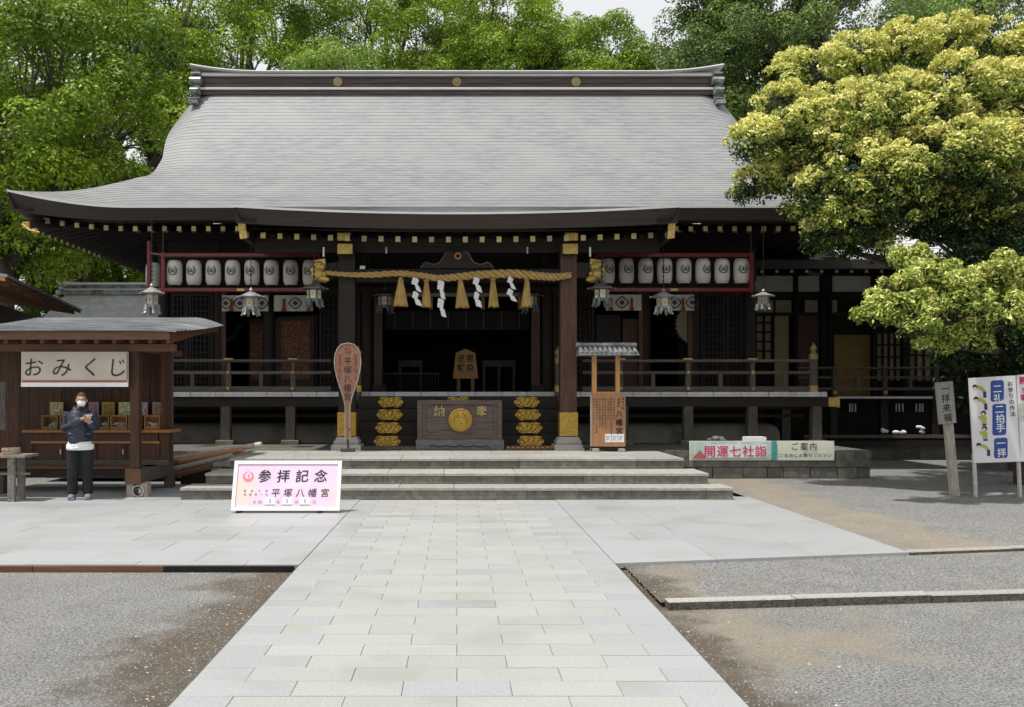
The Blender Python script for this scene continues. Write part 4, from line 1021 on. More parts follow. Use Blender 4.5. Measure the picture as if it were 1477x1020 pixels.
for sidx in range(3):
    pts = []; rad = []
    for i in range(NS+1):
        x, y_, r_ = cinterp(i/NS); c = W(x, y_, Yr); rm = r_*Yr/FPX*0.62; ph = 2*math.pi*(i/NS*13)+sidx*2*math.pi/3
        pts.append((c.x, Yr+rm*0.8*math.cos(ph), c.z+rm*0.8*math.sin(ph))); rad.append(rm*0.72)
    q.tube(pts, rad, 7)
q.build('rope', M['straw_rope'], sh)
def tassel(px, ytop, ybot, wpx, tilt=0):
    a = W(px, ytop, Yr-0.02); b = W(px+tilt, ybot, Yr-0.02); wt = wpx*Yr/FPX
    q = MB(); n = 20; rows = []
    for k in range(8):
        t = k/7; r_ = wt/2*(0.22+0.78*t**0.9); c = a.lerp(b, t)
        rows.append([(c.x+r_*math.cos(2*math.pi*j/n)*(1+0.06*((j+k) % 2)), c.y+0.6*r_*math.sin(2*math.pi*j/n), c.z+(0.02*((j*7) % 3-1) if k == 7 else 0)) for j in range(n)])
    q.add([v for r_ in rows for v in r_], [(i*n+j, (i+1)*n+j, (i+1)*n+(j+1) % n, i*n+(j+1) % n) for i in range(7) for j in range(n)]+[tuple(range(7*n, 8*n))])
    q.tube([(a.x+0.05*math.cos(t), a.y+0.04*math.sin(t), a.z-0.06) for t in [2*math.pi*i/12 for i in range(13)]], 0.012, 5, cap=False)
    rs = random.Random(int(px))
    for k in range(26):
        t = rs.uniform(0, 2*math.pi); r1 = wt/2*rs.uniform(0.85, 1.06)
        q.tube([(a.x+0.04*math.cos(t), a.y+0.03*math.sin(t), a.z-0.1), (b.x+r1*math.cos(t), b.y+0.6*r1*math.sin(t), b.z-rs.uniform(0, 0.035))], 0.006, 4, smooth=False)
    q.build('straw_tassel', M['straw'], sh)
for a in ((578, 400, 441, 21), (615, 401, 442, 15), (664, 403, 443, 20, 3), (711, 399, 442, 15, 1), (760, 399, 442, 15, -1)): tassel(*a)
def shide(px, y0, y1, seed):
    rs = random.Random(seed); q = MB(); n = 4; x = px; Yq = Yr-0.09
    for k in range(n):
        a = y0+(y1-y0)*k/n; b = y0+(y1-y0)*(k+1.15)/n
        dx = (3.5 if k % 2 else -2.5)+rs.uniform(-1, 1); w_ = 3.0+rs.uniform(-0.5, 0.8)
        A = W(x-w_+dx*0.2, a, Yq); B_ = W(x+w_+dx*0.2, a+2, Yq-0.02); C_ = W(x+w_+dx, b, Yq-0.03-0.03*(k % 2)); D = W(x-w_+dx, b-2, Yq-0.01)
        q.add([A, B_, C_, D], [(0, 1, 2, 3)]); q.add([A+Vector((0.01, 0.012, -0.01)), B_+Vector((0.02, 0.015, -0.02)), C_+Vector((0.02, 0.03, 0.0)), D+Vector((0.01, 0.02, 0))], [(3, 2, 1, 0)])
        for f in range(2):
            u = A.lerp(D, 0.3+0.4*f); q.ball((u.x+0.03, u.y-0.02, u.z), (0.035, 0.02, 0.035), 6, 4)
    q.build('paper_streamer', M['shide'], sh)
shide(600, 400, 440, 1); shide(636, 404, 456, 2); shide(688, 399, 442, 3); shide(737, 399, 434, 4)
q = MB(); c = W(523, 386, 17.7); q.box(c.x-0.05, c.x+0.05, 17.68, 17.72, c.z-0.03, c.z+0.03); tag(q.build('wall_plate', M['metal_leg'], org=(c.x, 17.7, c.z)), 'small pale metal plate on the dark beam above the left end of the rope', 'plate')

# --- lantern racks and paper lanterns
YL = 19.15
def rack(px0, px1, label, side):
    a, b = W(px0, 418, YL), W(px1, 368, YL)
    t = thing('lantern_rack', ((a.x+b.x)/2, YL, a.z), label, 'lantern rack', 'lantern racks under the eaves')
    for zc in (a.z, b.z):
        pbox('rail', 'lacquer', a.x, b.x, YL-0.03, YL+0.03, zc-0.035, zc+0.035, t)
        pbox('rear_rail', 'black_wood', a.x, b.x, YL+0.33, YL+0.37, zc-0.03, zc+0.03, t)
    for x in (a.x, b.x-0.07):
        pbox('upright', 'lacquer', x, x+0.07, YL-0.035, YL+0.035, a.z-0.05, b.z+0.05, t)
        pbox('hanger', 'wire', x+0.02, x+0.045, YL, YL+0.02, b.z+0.03, 5.25, t)
    xc = (a.x+b.x)/2
    pbox('brass_joint', 'gold_dull', xc-0.08, xc+0.08, YL-0.035, YL+0.01, a.z-0.03, a.z+0.02, t)
    q = MB(); q.box(a.x, b.x, YL+0.37, YL+0.38, a.z, b.z); q.build('back_board', M['black_wood'], t)
    return t
rk = rack(233, 462, 'long red lacquered rack holding a row of paper lanterns left of the porch', -1)
rk2 = rack(858, 1086, 'long red lacquered rack holding a row of paper lanterns right of the porch', 1)
# side return of the left rack
c = W(215, 400, 19.5)
for nm, x0, x1, z0, z1 in (('upright', c.x-0.035, c.x+0.035, 3.85, 4.95),):
    pbox(nm, 'lacquer', x0, x1, 19.47, 19.53, z0, z1, rk)
q = MB(); q.beam((c.x, 19.5, 3.87), (-6.25, YL, 3.87), 0.05, 0.06); q.beam((c.x, 19.5, 4.7), (-6.25, YL, 4.6), 0.04, 0.04); q.build('side_rail', M['lacquer'], rk)
def lantern_at(loc, label, crest_dx=0.0, first=None, side=False):
    x, y_, z = loc
    t = thing('paper_lantern', (x, y_, z-0.27), label, 'paper lantern', 'white paper lanterns in the racks')
    q = MB(); R0 = 0.162
    pr = []
    for k in range(21):
        u = k/20; z_ = -0.265+0.53*u; e = (abs(u-0.5)*2)**5; pr.append((R0*(1-0.28*e)+(0.0025 if k % 2 else -0.0025), z_))
    q.lathe(pr, (x, y_, z), 20); q.build('shade', M['paper'], t)
    q = MB(); q.lathe([(0.10, -0.285), (0.115, -0.262)], (x, y_, z), 16); q.build('rim', M['black_wood'], t); q = MB(); q.lathe([(0.115, 0.262), (0.10, 0.285)], (x, y_, z), 16); q.tube([(x, y_, z+0.28), (x, y_, z+0.36)], 0.006, 5); q.build('rim', M['black_wood'], t)
    if not side:
        q = MB(); cx = x+crest_dx; cz = z+0.035
        def pt(u, v_):   # on the barrel surface
            ax = max(-0.99, min(0.99, (cx+u-x)/(R0+0.004))); return (cx+u, y_-(R0+0.004)*math.sqrt(1-ax*ax), cz+v_)
        def arc(r_, t0, t1, th, n=14):
            vs = []
            for i in range(n+1):
                t = t0+(t1-t0)*i/n; vs += [pt((r_-th/2)*math.sin(t), (r_-th/2)*math.cos(t)), pt((r_+th/2)*math.sin(t), (r_+th/2)*math.cos(t))]
            q.add(vs, [(2*i, 2*i+2, 2*i+3, 2*i+1) for i in range(n)])
        arc(0.088, 0.45, 2*math.pi-0.45, 0.022, 26); arc(0.058, 0.75, 2.7, 0.014); arc(0.058, -0.75, -2.7, 0.014); arc(0.034, 1.2, 5.0, 0.012)
        vs = [pt(0.018*math.cos(a), 0.01+0.045*math.sin(a)) for a in [2*math.pi*i/10 for i in range(10)]]; q.add(vs, [tuple(range(10))])
        q.build('bird_crest', M['ink_grey'], t)
    return t
ords = ['first', 'second', 'third', 'fourth', 'fifth', 'sixth', 'seventh', 'eighth']
for i in range(8):
    c = W(252+i*27.9, 394, YL+0.17); dx = [0.0, -0.02, -0.005, 0, -0.015, -0.01, 0.02, -0.02][i]
    extra = [' beside its red end post', '', '', '', ' behind a lantern wire', '', '', ' partly behind a bronze lantern'][i]
    lantern_at((c.x, YL+0.17, c.z), f'paper lantern, {ords[i]} from the left in the left rack{extra}', dx)
for i in range(8):
    c = W(1069-i*27.6, 391.5, YL+0.17); dx = [0.0, -0.01, 0.055, 0.0, 0.005, 0.02, 0.02, 0.03][i]
    extra = [' beside its red end post', '', ' with its crest turned aside', '', ' behind a lantern wire', '', '', ' partly hidden by gilt carving'][i]
    lantern_at((c.x, YL+0.17, c.z), f'paper lantern, {ords[i]} from the right in the right rack{extra}', dx)
c = W(221, 397, 19.9); lantern_at((c.x, 19.9, c.z), 'paper lantern seen from its blank side left of the left rack', side=True)

# --- hanging bronze lanterns
def bronze(px, ytop, ybot, Y, label, m, wire_top=5.2, sc=1.0, wpx=42):
    a = W(px, ytop, Y); b = W(px, ybot, Y); H = a.z-b.z; Rr = wpx/2*Y/FPX
    t = thing('hanging_lantern', (a.x, Y, b.z), label, 'hanging lantern', 'bronze hanging lanterns')
    x = a.x
    q = MB(); q.lathe([(Rr, -H*0.36), (Rr*1.02, -H*0.33), (Rr*0.62, -H*0.24), (Rr*0.3, -H*0.17), (Rr*0.12, -H*0.14)], (x, Y, a.z), 6, smooth=False); q.lathe([(0.02, -H*0.15), (0.045, -H*0.09), (0.02, -H*0.03), (0.012, 0)], (x, Y, a.z), 10)
    q.build('roof', m, t)
    q = MB()
    for k in range(6):
        an = math.pi/3*k; q.ball((x+Rr*1.03*math.cos(an), Y+Rr*1.03*math.sin(an), a.z-H*0.34), 0.022, 6, 4)
    q.build('roof_tips', m, t)
    rb = Rr*0.55; q = MB(); q.lathe([(rb*0.94, -H*0.78), (rb, -H*0.36)], (x, Y, a.z), 6, smooth=False); bo = q.build('body', m, t)
    for k in range(6):
        an = math.pi/3*k+math.pi/6; n_ = Vector((math.cos(an), math.sin(an), 0)); s_ = Vector((-n_.y, n_.x, 0)); c = Vector((x, Y, a.z-H*0.55))+n_*(rb*math.cos(math.pi/6)*0.985+0.008)
        q = MB(); hw = rb*0.36; hh = H*0.15
        q.add([c-s_*hw-Vector((0, 0, hh)), c+s_*hw-Vector((0, 0, hh)), c+s_*hw+Vector((0, 0, hh)), c-s_*hw+Vector((0, 0, hh))], [(0, 1, 2, 3)]); pn = q.build('window_pane', M['paper'], bo)
        q = MB(); c2 = c+n_*0.006; q.add([c2+s_*0.03*math.cos(t_)+Vector((0, 0, 0.04*math.sin(t_))) for t_ in [2*math.pi*i/10 for i in range(10)]], [tuple(range(10))]); q.build('crest', M['gold_dull'], pn)
    for k in range(6):
        an = math.pi/3*k; q = MB(); d = Vector((math.cos(an), math.sin(an), 0)); c0 = Vector((x, Y, a.z))
        q.tube([c0+d*rb*0.95+Vector((0, 0, -H*0.70)), c0+d*rb*1.08+Vector((0, 0, -H*0.86)), c0+d*rb*1.14+Vector((0, 0, -H*0.95)), c0+d*rb*1.38+Vector((0, 0, -H))], [0.034, 0.034, 0.026, 0.024], 5, smooth=False); q.build('leg', m, t)
    q = MB(); q.lathe([(rb*1.05, -H*0.80), (rb*1.08, -H*0.76)], (x, Y, a.z), 6, smooth=False); q.build('base_ring', m, t)
    q = MB(); q.tube([(x, Y, a.z), (x, Y, wire_top)], 0.009, 5)
    for k in range(4): q.ball((x, Y, a.z+0.06+k*0.09), (0.02, 0.02, 0.03), 6, 4)
    q.build('chain', M['wire'], t)
bronze(219, 408, 453, 18.6, 'pale bronze hanging lantern above the stall roof at the left end of the hall', M['bronze'], wpx=34)
bronze(362, 415, 455, 18.3, 'pale bronze hanging lantern in front of the middle of the left paper lantern row', M['bronze'], 5.1, wpx=37)
bronze(453, 403, 443, 17.5, 'dull bronze hanging lantern beside the left gilt beam head', M['bronze_dark'], 4.7, wpx=38)
bronze(868, 403, 442, 17.5, 'dull bronze hanging lantern beside the right gilt beam head', M['bronze_dark'], 4.7, wpx=38)
bronze(957, 416, 453, 18.3, 'grey bronze hanging lantern in front of the middle of the right paper lantern row', M['bronze'], 5.1, wpx=37)
bronze(1101, 417, 447, 19.0, 'small pale bronze hanging lantern right of the right red rack', M['bronze'], 5.2, wpx=30)
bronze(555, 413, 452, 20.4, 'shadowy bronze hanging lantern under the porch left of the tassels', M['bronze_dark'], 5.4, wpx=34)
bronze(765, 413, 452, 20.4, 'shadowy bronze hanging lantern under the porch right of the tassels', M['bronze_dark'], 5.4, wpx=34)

# --- white cloth valances with crests
def valance(x0, x1, y0, y1, label, crests, tassels):
    Y = 21.36; a, b = W(x0, y1, Y), W(x1, y0, Y)
    t = thing('cloth_valance', ((a.x+b.x)/2, Y, a.z), label, 'cloth valance', 'white crested valances over the doors')
    q = MB(); n = 24; vs = []
    for i in range(n+1):
        x = a.x+(b.x-a.x)*i/n; yy = Y+0.012*math.sin(i*1.3); vs += [(x, yy, a.z), (x, yy, b.z)]
    q.add(vs, [(2*i, 2*i+2, 2*i+3, 2*i+1) for i in range(n)], True); q.build('cloth', M['cloth'], t)
    for px in crests:
        c = W(px, (y0+y1)/2, Y); r_ = 0.15; q = MB(); k = 24; vs = []
        for i in range(k+1):
            tt = 2*math.pi*i/k; m_ = 1-0.18*abs(math.sin(2*tt)); vs += [(c.x+r_*m_*math.cos(tt)*1.1, Y-0.018, c.z+r_*m_*math.sin(tt)), (c.x+r_*0.78*m_*math.cos(tt)*1.1, Y-0.018, c.z+r_*0.78*m_*math.sin(tt))]
        q.add(vs, [(2*i, 2*i+1, 2*i+3, 2*i+2) for i in range(k)])
        q.add([(c.x+0.07, Y-0.018, c.z), (c.x, Y-0.018, c.z+0.07), (c.x-0.07, Y-0.018, c.z), (c.x, Y-0.018, c.z-0.07)], [(0, 1, 2, 3)]); q.build('crest_print', M['ink_grey'], t)
    for px in tassels:
        c = W(px, (y0+y1)/2, Y); q = MB(); q.box(c.x-0.03, c.x+0.03, Y-0.03, Y-0.016, c.z-0.17, c.z+0.1); q.prism([(c.x-0.06, c.z-0.19), (c.x+0.06, c.z-0.19), (c.x, c.z+0.02)], Y-0.04, Y-0.031); q.build('cord_tassel', M['rust_print'], t)
valance(320, 387, 426, 449, 'white crested cloth strip over the door behind the left front bronze lantern', (326, 346, 378), (334, 362))
valance(395, 451, 426, 449, 'white crested cloth strip over the left brocade door next to the porch', (426,), (410, 446))
valance(874, 925, 425, 448, 'white crested cloth strip over the right door next to the porch', (897,), (881, 911))
valance(948, 1001, 425, 448, 'white crested cloth strip over the drum right of the front bronze lantern', (973, 998), (985,))

# --- banner on a bench
bn = thing('banner_bench', (4.95, 17.7, 0.54), 'low folding table on the podium edge behind the long printed banner', 'table')
YT = 17.52
A, Bq = W(994, 636, YT), W(1203, 664, YT)
pbox('tabletop', 'pale_wood', A.x+0.05, Bq.x-0.05, YT+0.05, YT+0.45, A.z-0.05, A.z-0.02, bn)
for x in (A.x+0.12, Bq.x-0.15):
    for yy in (YT+0.08, YT+0.38): pbox('leg', 'metal_leg', x, x+0.035, yy, yy+0.035, 0.54, A.z-0.05, bn)
bt = thing('printed_banner', ((A.x+Bq.x)/2, YT, Bq.z), 'long horizontal banner with red characters at left and black Japanese lettering at right', 'banner')
M['banner'] = mat('banner', (0.62, 0.64, 0.52), (0.70, 0.71, 0.60), 5, rough=0.6)
M['banner_art'] = mat('banner_art', (0.55, 0.62, 0.68), (0.32, 0.50, 0.30), 7, rough=0.6, c3=(0.60, 0.42, 0.42), s3=6, t3=(0.6, 0.65))
M['teal'] = mat('teal', (0.02, 0.22, 0.20), (0.10, 0.40, 0.36), 30, rough=0.6)
M['pink_red'] = mat('pink_red', (0.55, 0.03, 0.09), rough=0.6)
def wavy(x0, x1, z0, z1, Y, amp=0.012, n=30):
    q = MB(); vs = []
    for i in range(n+1):
        x = x0+(x1-x0)*i/n; yy = Y+amp*math.sin(x*5.1)+amp*0.5*math.sin(x*11); vs += [(x, yy, z0), (x, yy-0.01, (z0+z1)/2), (x, yy, z1)]
    q.add(vs, [(3*i+k, 3*i+3+k, 3*i+4+k, 3*i+1+k) for i in range(n) for k in range(2)], True); return q
xs = W(1112, 0, YT).x; xt = W(1120, 0, YT).x
wavy(A.x, Bq.x, Bq.z, A.z, YT, 0.006).build('banner_cloth', M['banner'], bt)
wavy(A.x+0.03, xs, Bq.z+0.02, A.z-0.02, YT-0.012, 0.006).build('picture_print', M['banner_art'], bt)
q = MB(); q.box(W(1018, 0, YT).x, W(1106, 0, YT).x, YT-0.0285, YT-0.0265, W(0, 660, YT).z, W(0, 641, YT).z); q.build('title_ground', mat('title_ground', (0.74, 0.76, 0.78), (0.6, 0.66, 0.72), 9), bt)
q = wavy(xs, xt, Bq.z, A.z, YT-0.016, 0.006, 4); q.build('stripe', M['teal'], bt)
q = MB(); q.prism([(A.x+0.06, Bq.z+0.04), (A.x+0.34, Bq.z+0.04), (A.x+0.2, Bq.z+0.20)], YT-0.032, YT-0.030); q.build('print_shape', mat('tower_red', (0.45, 0.12, 0.12)), bt)
q = MB(); write(q, '開運七社詣', W(1024, 651, YT-0.034), 0.235, adv=0.247, bold=0.012); q.build('red_lettering', M['pink_red'], bt)
q = MB(); write(q, 'ご案内', W(1147, 644, YT-0.03), 0.155, adv=0.175, bold=0.008); write(q, 'ご自由にお取りください', W(1127, 657, YT-0.03), 0.075, adv=0.094, bold=0.01); q.build('lettering', M['ink'], bt)
tr = pbox('paper_tray', 'white_paint', *sorted((W(1079, 0, YT).x, W(1108, 0, YT).x)), YT+0.1, YT+0.35, A.z-0.018, A.z+0.07)
WLt = tr; tr.parent = None; tr.location = (0, 20, 0.54)
tag(tr, 'shallow white tray of leaflets lying on top of the banner table', 'tray')
q = MB(); rs = random.Random(3)
c = W(1034, 633, YT+0.2)
for k in range(9): q.ball((c.x+rs.uniform(-0.13, 0.13), YT+0.2+rs.uniform(-.08, .08), c.z+rs.uniform(-0.03, 0.03)), (rs.uniform(.05, .1), rs.uniform(.05, .09), rs.uniform(.02, .05)), 7, 4)
tag(q.build('plastic_bag', mat('bag', (0.6, 0.62, 0.64), (0.12, 0.13, 0.14), 14, rough=0.3), org=(c.x, YT+0.2, c.z)), 'crumpled white and grey plastic bag on the banner table near its left end', 'bag')

# --- pink commemorative sign
def sign_frame(px):  # four photo corners -> leaning board
    pass
sy = 12.15
sgn = thing('commemorative_sign', (-2.3, sy, 0), 'white framed pink sign with black brush lettering leaning back before the left of the steps', 'sign')
v_ = 740-VY; Yb = EYE*FPX/v_           # depth of its foot
aL, aR = W(331, 740, Yb), W(491, 739, Yb)
Hs = 0.62; tilt = R(16)
up = Vector((0.012, math.sin(tilt), math.cos(tilt))).normalized(); ux = Vector((1, 0.0, 0.0)); nr = ux.cross(up)   # points to -Y
base = Vector((aL.x+0.02, Yb, 0.03)); Wd = aR.x-aL.x-0.03
def SP(u, v, d=0): return base+ux*u+up*v+nr*d
Hs = (740-670)*(Yb+0.1)/FPX/math.cos(tilt)*1.0
def quad_slab(u0, u1, v0, v1, d0, d1):
    q = MB(); vs = [SP(u0, v0, d0), SP(u1, v0, d0), SP(u1, v1, d0), SP(u0, v1, d0), SP(u0, v0, d1), SP(u1, v0, d1), SP(u1, v1, d1), SP(u0, v1, d1)]
    q.add(vs, [(3, 2, 1, 0), (4, 5, 6, 7), (0, 1, 5, 4), (1, 2, 6, 5), (2, 3, 7, 6), (3, 0, 4, 7)]); return q
M['sign_pink'] = mat('sign_pink', (0.74, 0.52, 0.68), (0.76, 0.62, 0.77), 2.2, rough=0.35, c3=(0.80, 0.62, 0.54), s3=2.1, t3=(0.5, 0.65))
quad_slab(0, Wd, 0, Hs, -0.02, 0.0).build('panel', M['sign_pink'], sgn)
for a in ((0, 0.05, 0, Hs), (Wd-0.05, Wd, 0, Hs), (0.05, Wd-0.05, 0, 0.045), (0.05, Wd-0.05, Hs-0.045, Hs)): quad_slab(*a, -0.025, 0.015).build('frame', M['white_paint'], sgn)
def sp_px(px, py):   # photo position on the sign -> u,v
    t = (740-py)/70.0; return (px-331-8*t)/(160-8*t*0)*(Wd/0.985), t*Hs
q = MB()
def swrite(q, s, px, py, size, adv, bold=0.0): u, v = sp_px(px, py); write(q, s, SP(u, v, 0.004), size, adv=adv, u=ux, v=up, bold=bold, shear=0.06)
swrite(q, '参拝記念', 382, 691.5, 0.185, 0.26, 0.012); swrite(q, '平塚八幡宮', 397, 715, 0.125, 0.17, 0.004); q.build('lettering', M['ink'], sgn)
q = MB(); swrite(q, '鎮地大神', 352, 712.5, 0.036, 0.10, 0.0); swrite(q, '相模国一社', 352, 717.5, 0.036, 0.075, 0.0)
q.build('small_lettering', mat('plum_ink', (0.13, 0.05, 0.10)), sgn)
q = MB(); swrite(q, '令和', 365.5, 728, 0.06, 0.075); swrite(q, '年', 400, 728, 0.055, 0.1); swrite(q, '月', 426, 728, 0.055, 0.1); swrite(q, '日', 452.5, 728, 0.055, 0.1); q.build('date_lettering', mat('dim_ink', (0.42, 0.27, 0.28)), sgn)
q = MB()
for px, ch in ((388, '3'), (413, '5'), (439, '5')): swrite(q, ch, px, 726.5, 0.08, 0.1)
q.build('date_numeral', M['ink_grey'], sgn)
for px in (388, 413, 439):
    u, v = sp_px(px, 727); quad_slab(u-0.07, u+0.07, v-0.045, v+0.05, 0.001, 0.0028).build('number_card', M['white_paint'], sgn)
    quad_slab(u-0.07, u+0.07, v-0.052, v-0.046, 0.001, 0.004).build('number_line', M['ink'], sgn)
u, v = sp_px(358, 692.5); q = MB(); r_ = 0.075
vs = [SP(u+r_*math.cos(t), v+r_*math.sin(t), 0.003) for t in [2*math.pi*i/32 for i in range(32)]]; q.add(vs, [tuple(range(32))]); q.build('emblem_disc', mat('emblem_pink', (0.82, 0.24, 0.27)), sgn)
q = MB(); vs = [SP(u+0.045*math.cos(t)*(1-0.3*math.sin(t)), v+0.02+0.05*math.sin(t), 0.005) for t in [2*math.pi*i/24 for i in range(24)]]; q.add(vs, [tuple(range(24))]); q.build('emblem_gap', M['sign_pink'], sgn)
q = MB(); vs = [SP(u+0.012*math.cos(t)+0.006, v+0.012+0.03*math.sin(t), 0.007) for t in [2*math.pi*i/12 for i in range(12)]]; q.add(vs, [tuple(range(12))]); q.build('emblem_bird', bpy.data.materials['emblem_pink'], sgn)
for u in (0.1, Wd-0.28): 
    q = MB(); q.box(base.x+u-0.025, base.x+u+0.025, Yb-0.03, Yb+0.45, 0.0, 0.028); ft = q.build('foot', M['ink'], sgn)
    q = MB(); q.beam((base.x+u, Yb+0.42, 0.02), tuple(SP(u, Hs*0.9, -0.03)), 0.02, 0.02); q.build('prop', M['metal_leg'], sgn)

# --- slanting wooden pole sign
ps = thing('wooden_pole_sign', (7.86, 14.5, 0), 'weathered leaning wooden post sign with four brush characters left of the notice board', 'sign')
YP = 14.5
a = W(1377, 716, YP); b = W(1362, 552, YP); a.z = 0
q = MB(); q.beam(a, b, 0.12, 0.09, up=(0, 1, 0)); q.build('post', M['pale_wood'], ps)
c0 = W(1366.5, 611, YP-0.09); c1 = W(1361, 551, YP-0.09); dv = (c1-c0).normalized(); uu = Vector((dv.z, 0, -dv.x))
q = MB(); q.beam(c0, c1, 0.275, 0.035, up=(0, 1, 0)); bd = q.build('board', mat('pole_board', (0.20, 0.19, 0.175), (0.32, 0.31, 0.29), 6, (7, 7, 0.8)), ps)
q = MB(); write(q, '一拝来福', c1-dv*0.11+Vector((0, -0.022, 0)), 0.14, adv=0.153, vertical=True, u=uu, v=dv, bold=0.01); q.build('lettering', M['ink'], bd)

# --- visiting etiquette board
eb = thing('etiquette_board', (8.9, 14.3, 0), 'white leaning board with three blue lettered panels and five bowing figures', 'notice board')
YN = 14.3
M['board_white'] = mat('board_white', (0.66, 0.64, 0.66), (0.72, 0.70, 0.73), 2, rough=0.4)
M['blue'] = mat('blue', (0.022, 0.06, 0.30), rough=0.4)
o0 = W(1404, 668, YN); oT = W(1397, 546, YN); dv = (oT-o0); Hn = dv.length; dv.normalize(); uu = Vector((dv.z, 0, -dv.x))
oR = W(1471, 669.5, YN); Wn = (oR-o0).length
def NP(px, py, d=0.0):
    t = (668-py)/122.0; u = (px-(1404-7*t))*YN/FPX; v = t*Hn
    return o0+uu*u+dv*v+Vector((0, -d, 0))
def npoly(q, pts, d, th=0.0):
    q.add([NP(x, y, d) for x, y in pts], [tuple(range(len(pts)))])
q = MB(); vs = [NP(1404, 668, .015), NP(1471, 669.5, .015), NP(1464, 545.5, .015), NP(1397, 545.5, .015), NP(1404, 668, -.015), NP(1471, 669.5, -.015), NP(1464, 545.5, -.015), NP(1397, 545.5, -.015)]
q.add(vs, [(0, 1, 2, 3), (7, 6, 5, 4), (1, 0, 4, 5), (2, 1, 5, 6), (3, 2, 6, 7), (0, 3, 7, 4)]); q.build('panel', M['board_white'], eb)
for px, py in ((1409, 718), (1473, 718)):
    q = MB(); top = NP(px-3, 655, -0.03); q.tube([(W(px, 718, YN).x, YN+0.03, 0), top], 0.032, 8); q.build('leg', M['metal_leg'], eb)
def rrect(x0, x1, y0, y1, r_=3.5, sl=0.0):
    pts = []
    for cx, cy, a0 in ((x1-r_, y1-r_, 0), (x0+r_, y1-r_, 90), (x0+r_, y0+r_, 180), (x1-r_, y0+r_, 270)):
        for k in range(5): a = R(a0+22.5*k); pts.append((cx+r_*math.cos(a)+sl*(0), cy+r_*math.sin(a)))
    return pts[::-1]
for x0, x1, y0, y1, s, by in ((1428, 1447, 551, 581.5, '二礼', 563), (1430.5, 1450.5, 585, 630, '二拍手', 592.5), (1433, 1452.5, 634, 663, '一拝', 641.5)):
    q = MB(); npoly(q, rrect(x0, x1, y0, y1), 0.018); pn = q.build('blue_panel', M['blue'], eb)
    q = MB(); sz = 0.148; write(q, s, NP((x0+x1)/2, by, 0.022), sz, adv=0.15 if len(s) < 3 else 0.148, vertical=True, u=uu, v=dv, bold=0.012); q.build('lettering', M['white_paint'], pn)
q = MB(); write(q, 'お参りの作法', NP(1456, 557, 0.02), 0.088, adv=0.096, vertical=True, u=uu, v=(dv+Vector((-0.03, 0, 0))), bold=0.01); q.build('lettering', M['ink'], eb)
M['fig_green'] = mat('fig_green', (0.35, 0.42, 0.08), rough=0.6); M['fig_navy'] = mat('fig_navy', (0.03, 0.03, 0.14), rough=0.6); M['fig_skin'] = mat('fig_skin', (0.75, 0.5, 0.36), rough=0.6)
def fig_bow(x, y):
    f = MB(); npoly(f, [(x+2, y-3), (x+8, y-1), (x+13, y+3), (x+15, y+8), (x+11, y+8), (x+7, y+4), (x+2, y+2)], 0.019); o = f.build('bowing_figure', M['fig_green'], eb)
    f = MB(); npoly(f, [(x+11, y+7), (x+15.5, y+7), (x+16, y+16), (x+11.5, y+16)], 0.020); f.build('trousers', M['fig_navy'], o)
    f = MB(); npoly(f, [(x-1+3.2*math.cos(a), y-1+3*math.sin(a)) for a in [-2*math.pi*i/12 for i in range(12)]], 0.020); f.build('hair', M['ink'], o)
    f = MB(); npoly(f, [(x-1+2*math.cos(a), y+1.2+1.6*math.sin(a)) for a in [-2*math.pi*i/12 for i in range(12)]], 0.021); f.build('face', M['fig_skin'], o)
def fig_clap(x, y):
    f = MB(); npoly(f, [(x-1, y+2), (x+4, y+1), (x+7, y+4), (x+7, y+14), (x+1, y+14), (x, y+8), (x-4, y+5), (x-5, y+2)], 0.019); o = f.build('clapping_figure', M['fig_green'], eb)
    f = MB(); npoly(f, [(x+1, y+13.5), (x+7, y+13.5), (x+7, y+16), (x+1, y+16)], 0.020); f.build('trousers', M['fig_navy'], o)
    f = MB(); npoly(f, [(x+2.5+4*math.cos(a), y-2+3.6*math.sin(a)) for a in [-2*math.pi*i/12 for i in range(12)]], 0.020); f.build('hair', M['ink'], o)
    f = MB(); npoly(f, [(x+1.8+2.4*math.cos(a), y-0.8+2.2*math.sin(a)) for a in [-2*math.pi*i/12 for i in range(12)]], 0.0212); f.build('face', M['fig_skin'], o)
fig_bow(1406, 559); fig_bow(1407.5, 576.5); fig_clap(1415, 599); fig_clap(1416.5, 621); fig_bow(1411.5, 643)
# second board at the frame edge
e2 = thing('festival_board', (9.3, 14.2, 0), 'partly visible white board with red characters at the right frame edge', 'notice board')
q = MB(); vs = [NP(1471.5, 669.5, .03), NP(1540, 671, .03), NP(1533, 545, .03), NP(1465.5, 545, .03), NP(1471.5, 669.5, .0), NP(1540, 671, .0), NP(1533, 545, .0), NP(1465.5, 545, .0)]
q.add(vs, [(0, 1, 2, 3), (7, 6, 5, 4), (1, 0, 4, 5), (2, 1, 5, 6), (3, 2, 6, 7), (0, 3, 7, 4)]); q.build('panel', M['board_white'], e2)
q = MB(); npoly(q, [(1469, 612), (1535, 612), (1534, 586), (1467.5, 586)], 0.032); q.build('map_print', mat('map_green', (0.32, 0.42, 0.28), (0.6, 0.6, 0.5), 20), e2)
q = MB(); write(q, '開運', NP(1474, 553, 0.034), 0.12, adv=0.28, vertical=True, u=uu, v=dv, bold=0.04); write(q, 'き', NP(1476, 567, 0.034), 0.1, u=uu, v=dv, bold=0.03); q.build('red_lettering', M['pink_red'], e2)
q = MB(); q.tube([(W(1536, 718, YN).x, YN+0.03, 0), NP(1532, 655, -0.03)], 0.032, 8); q.build('leg', M['metal_leg'], e2)
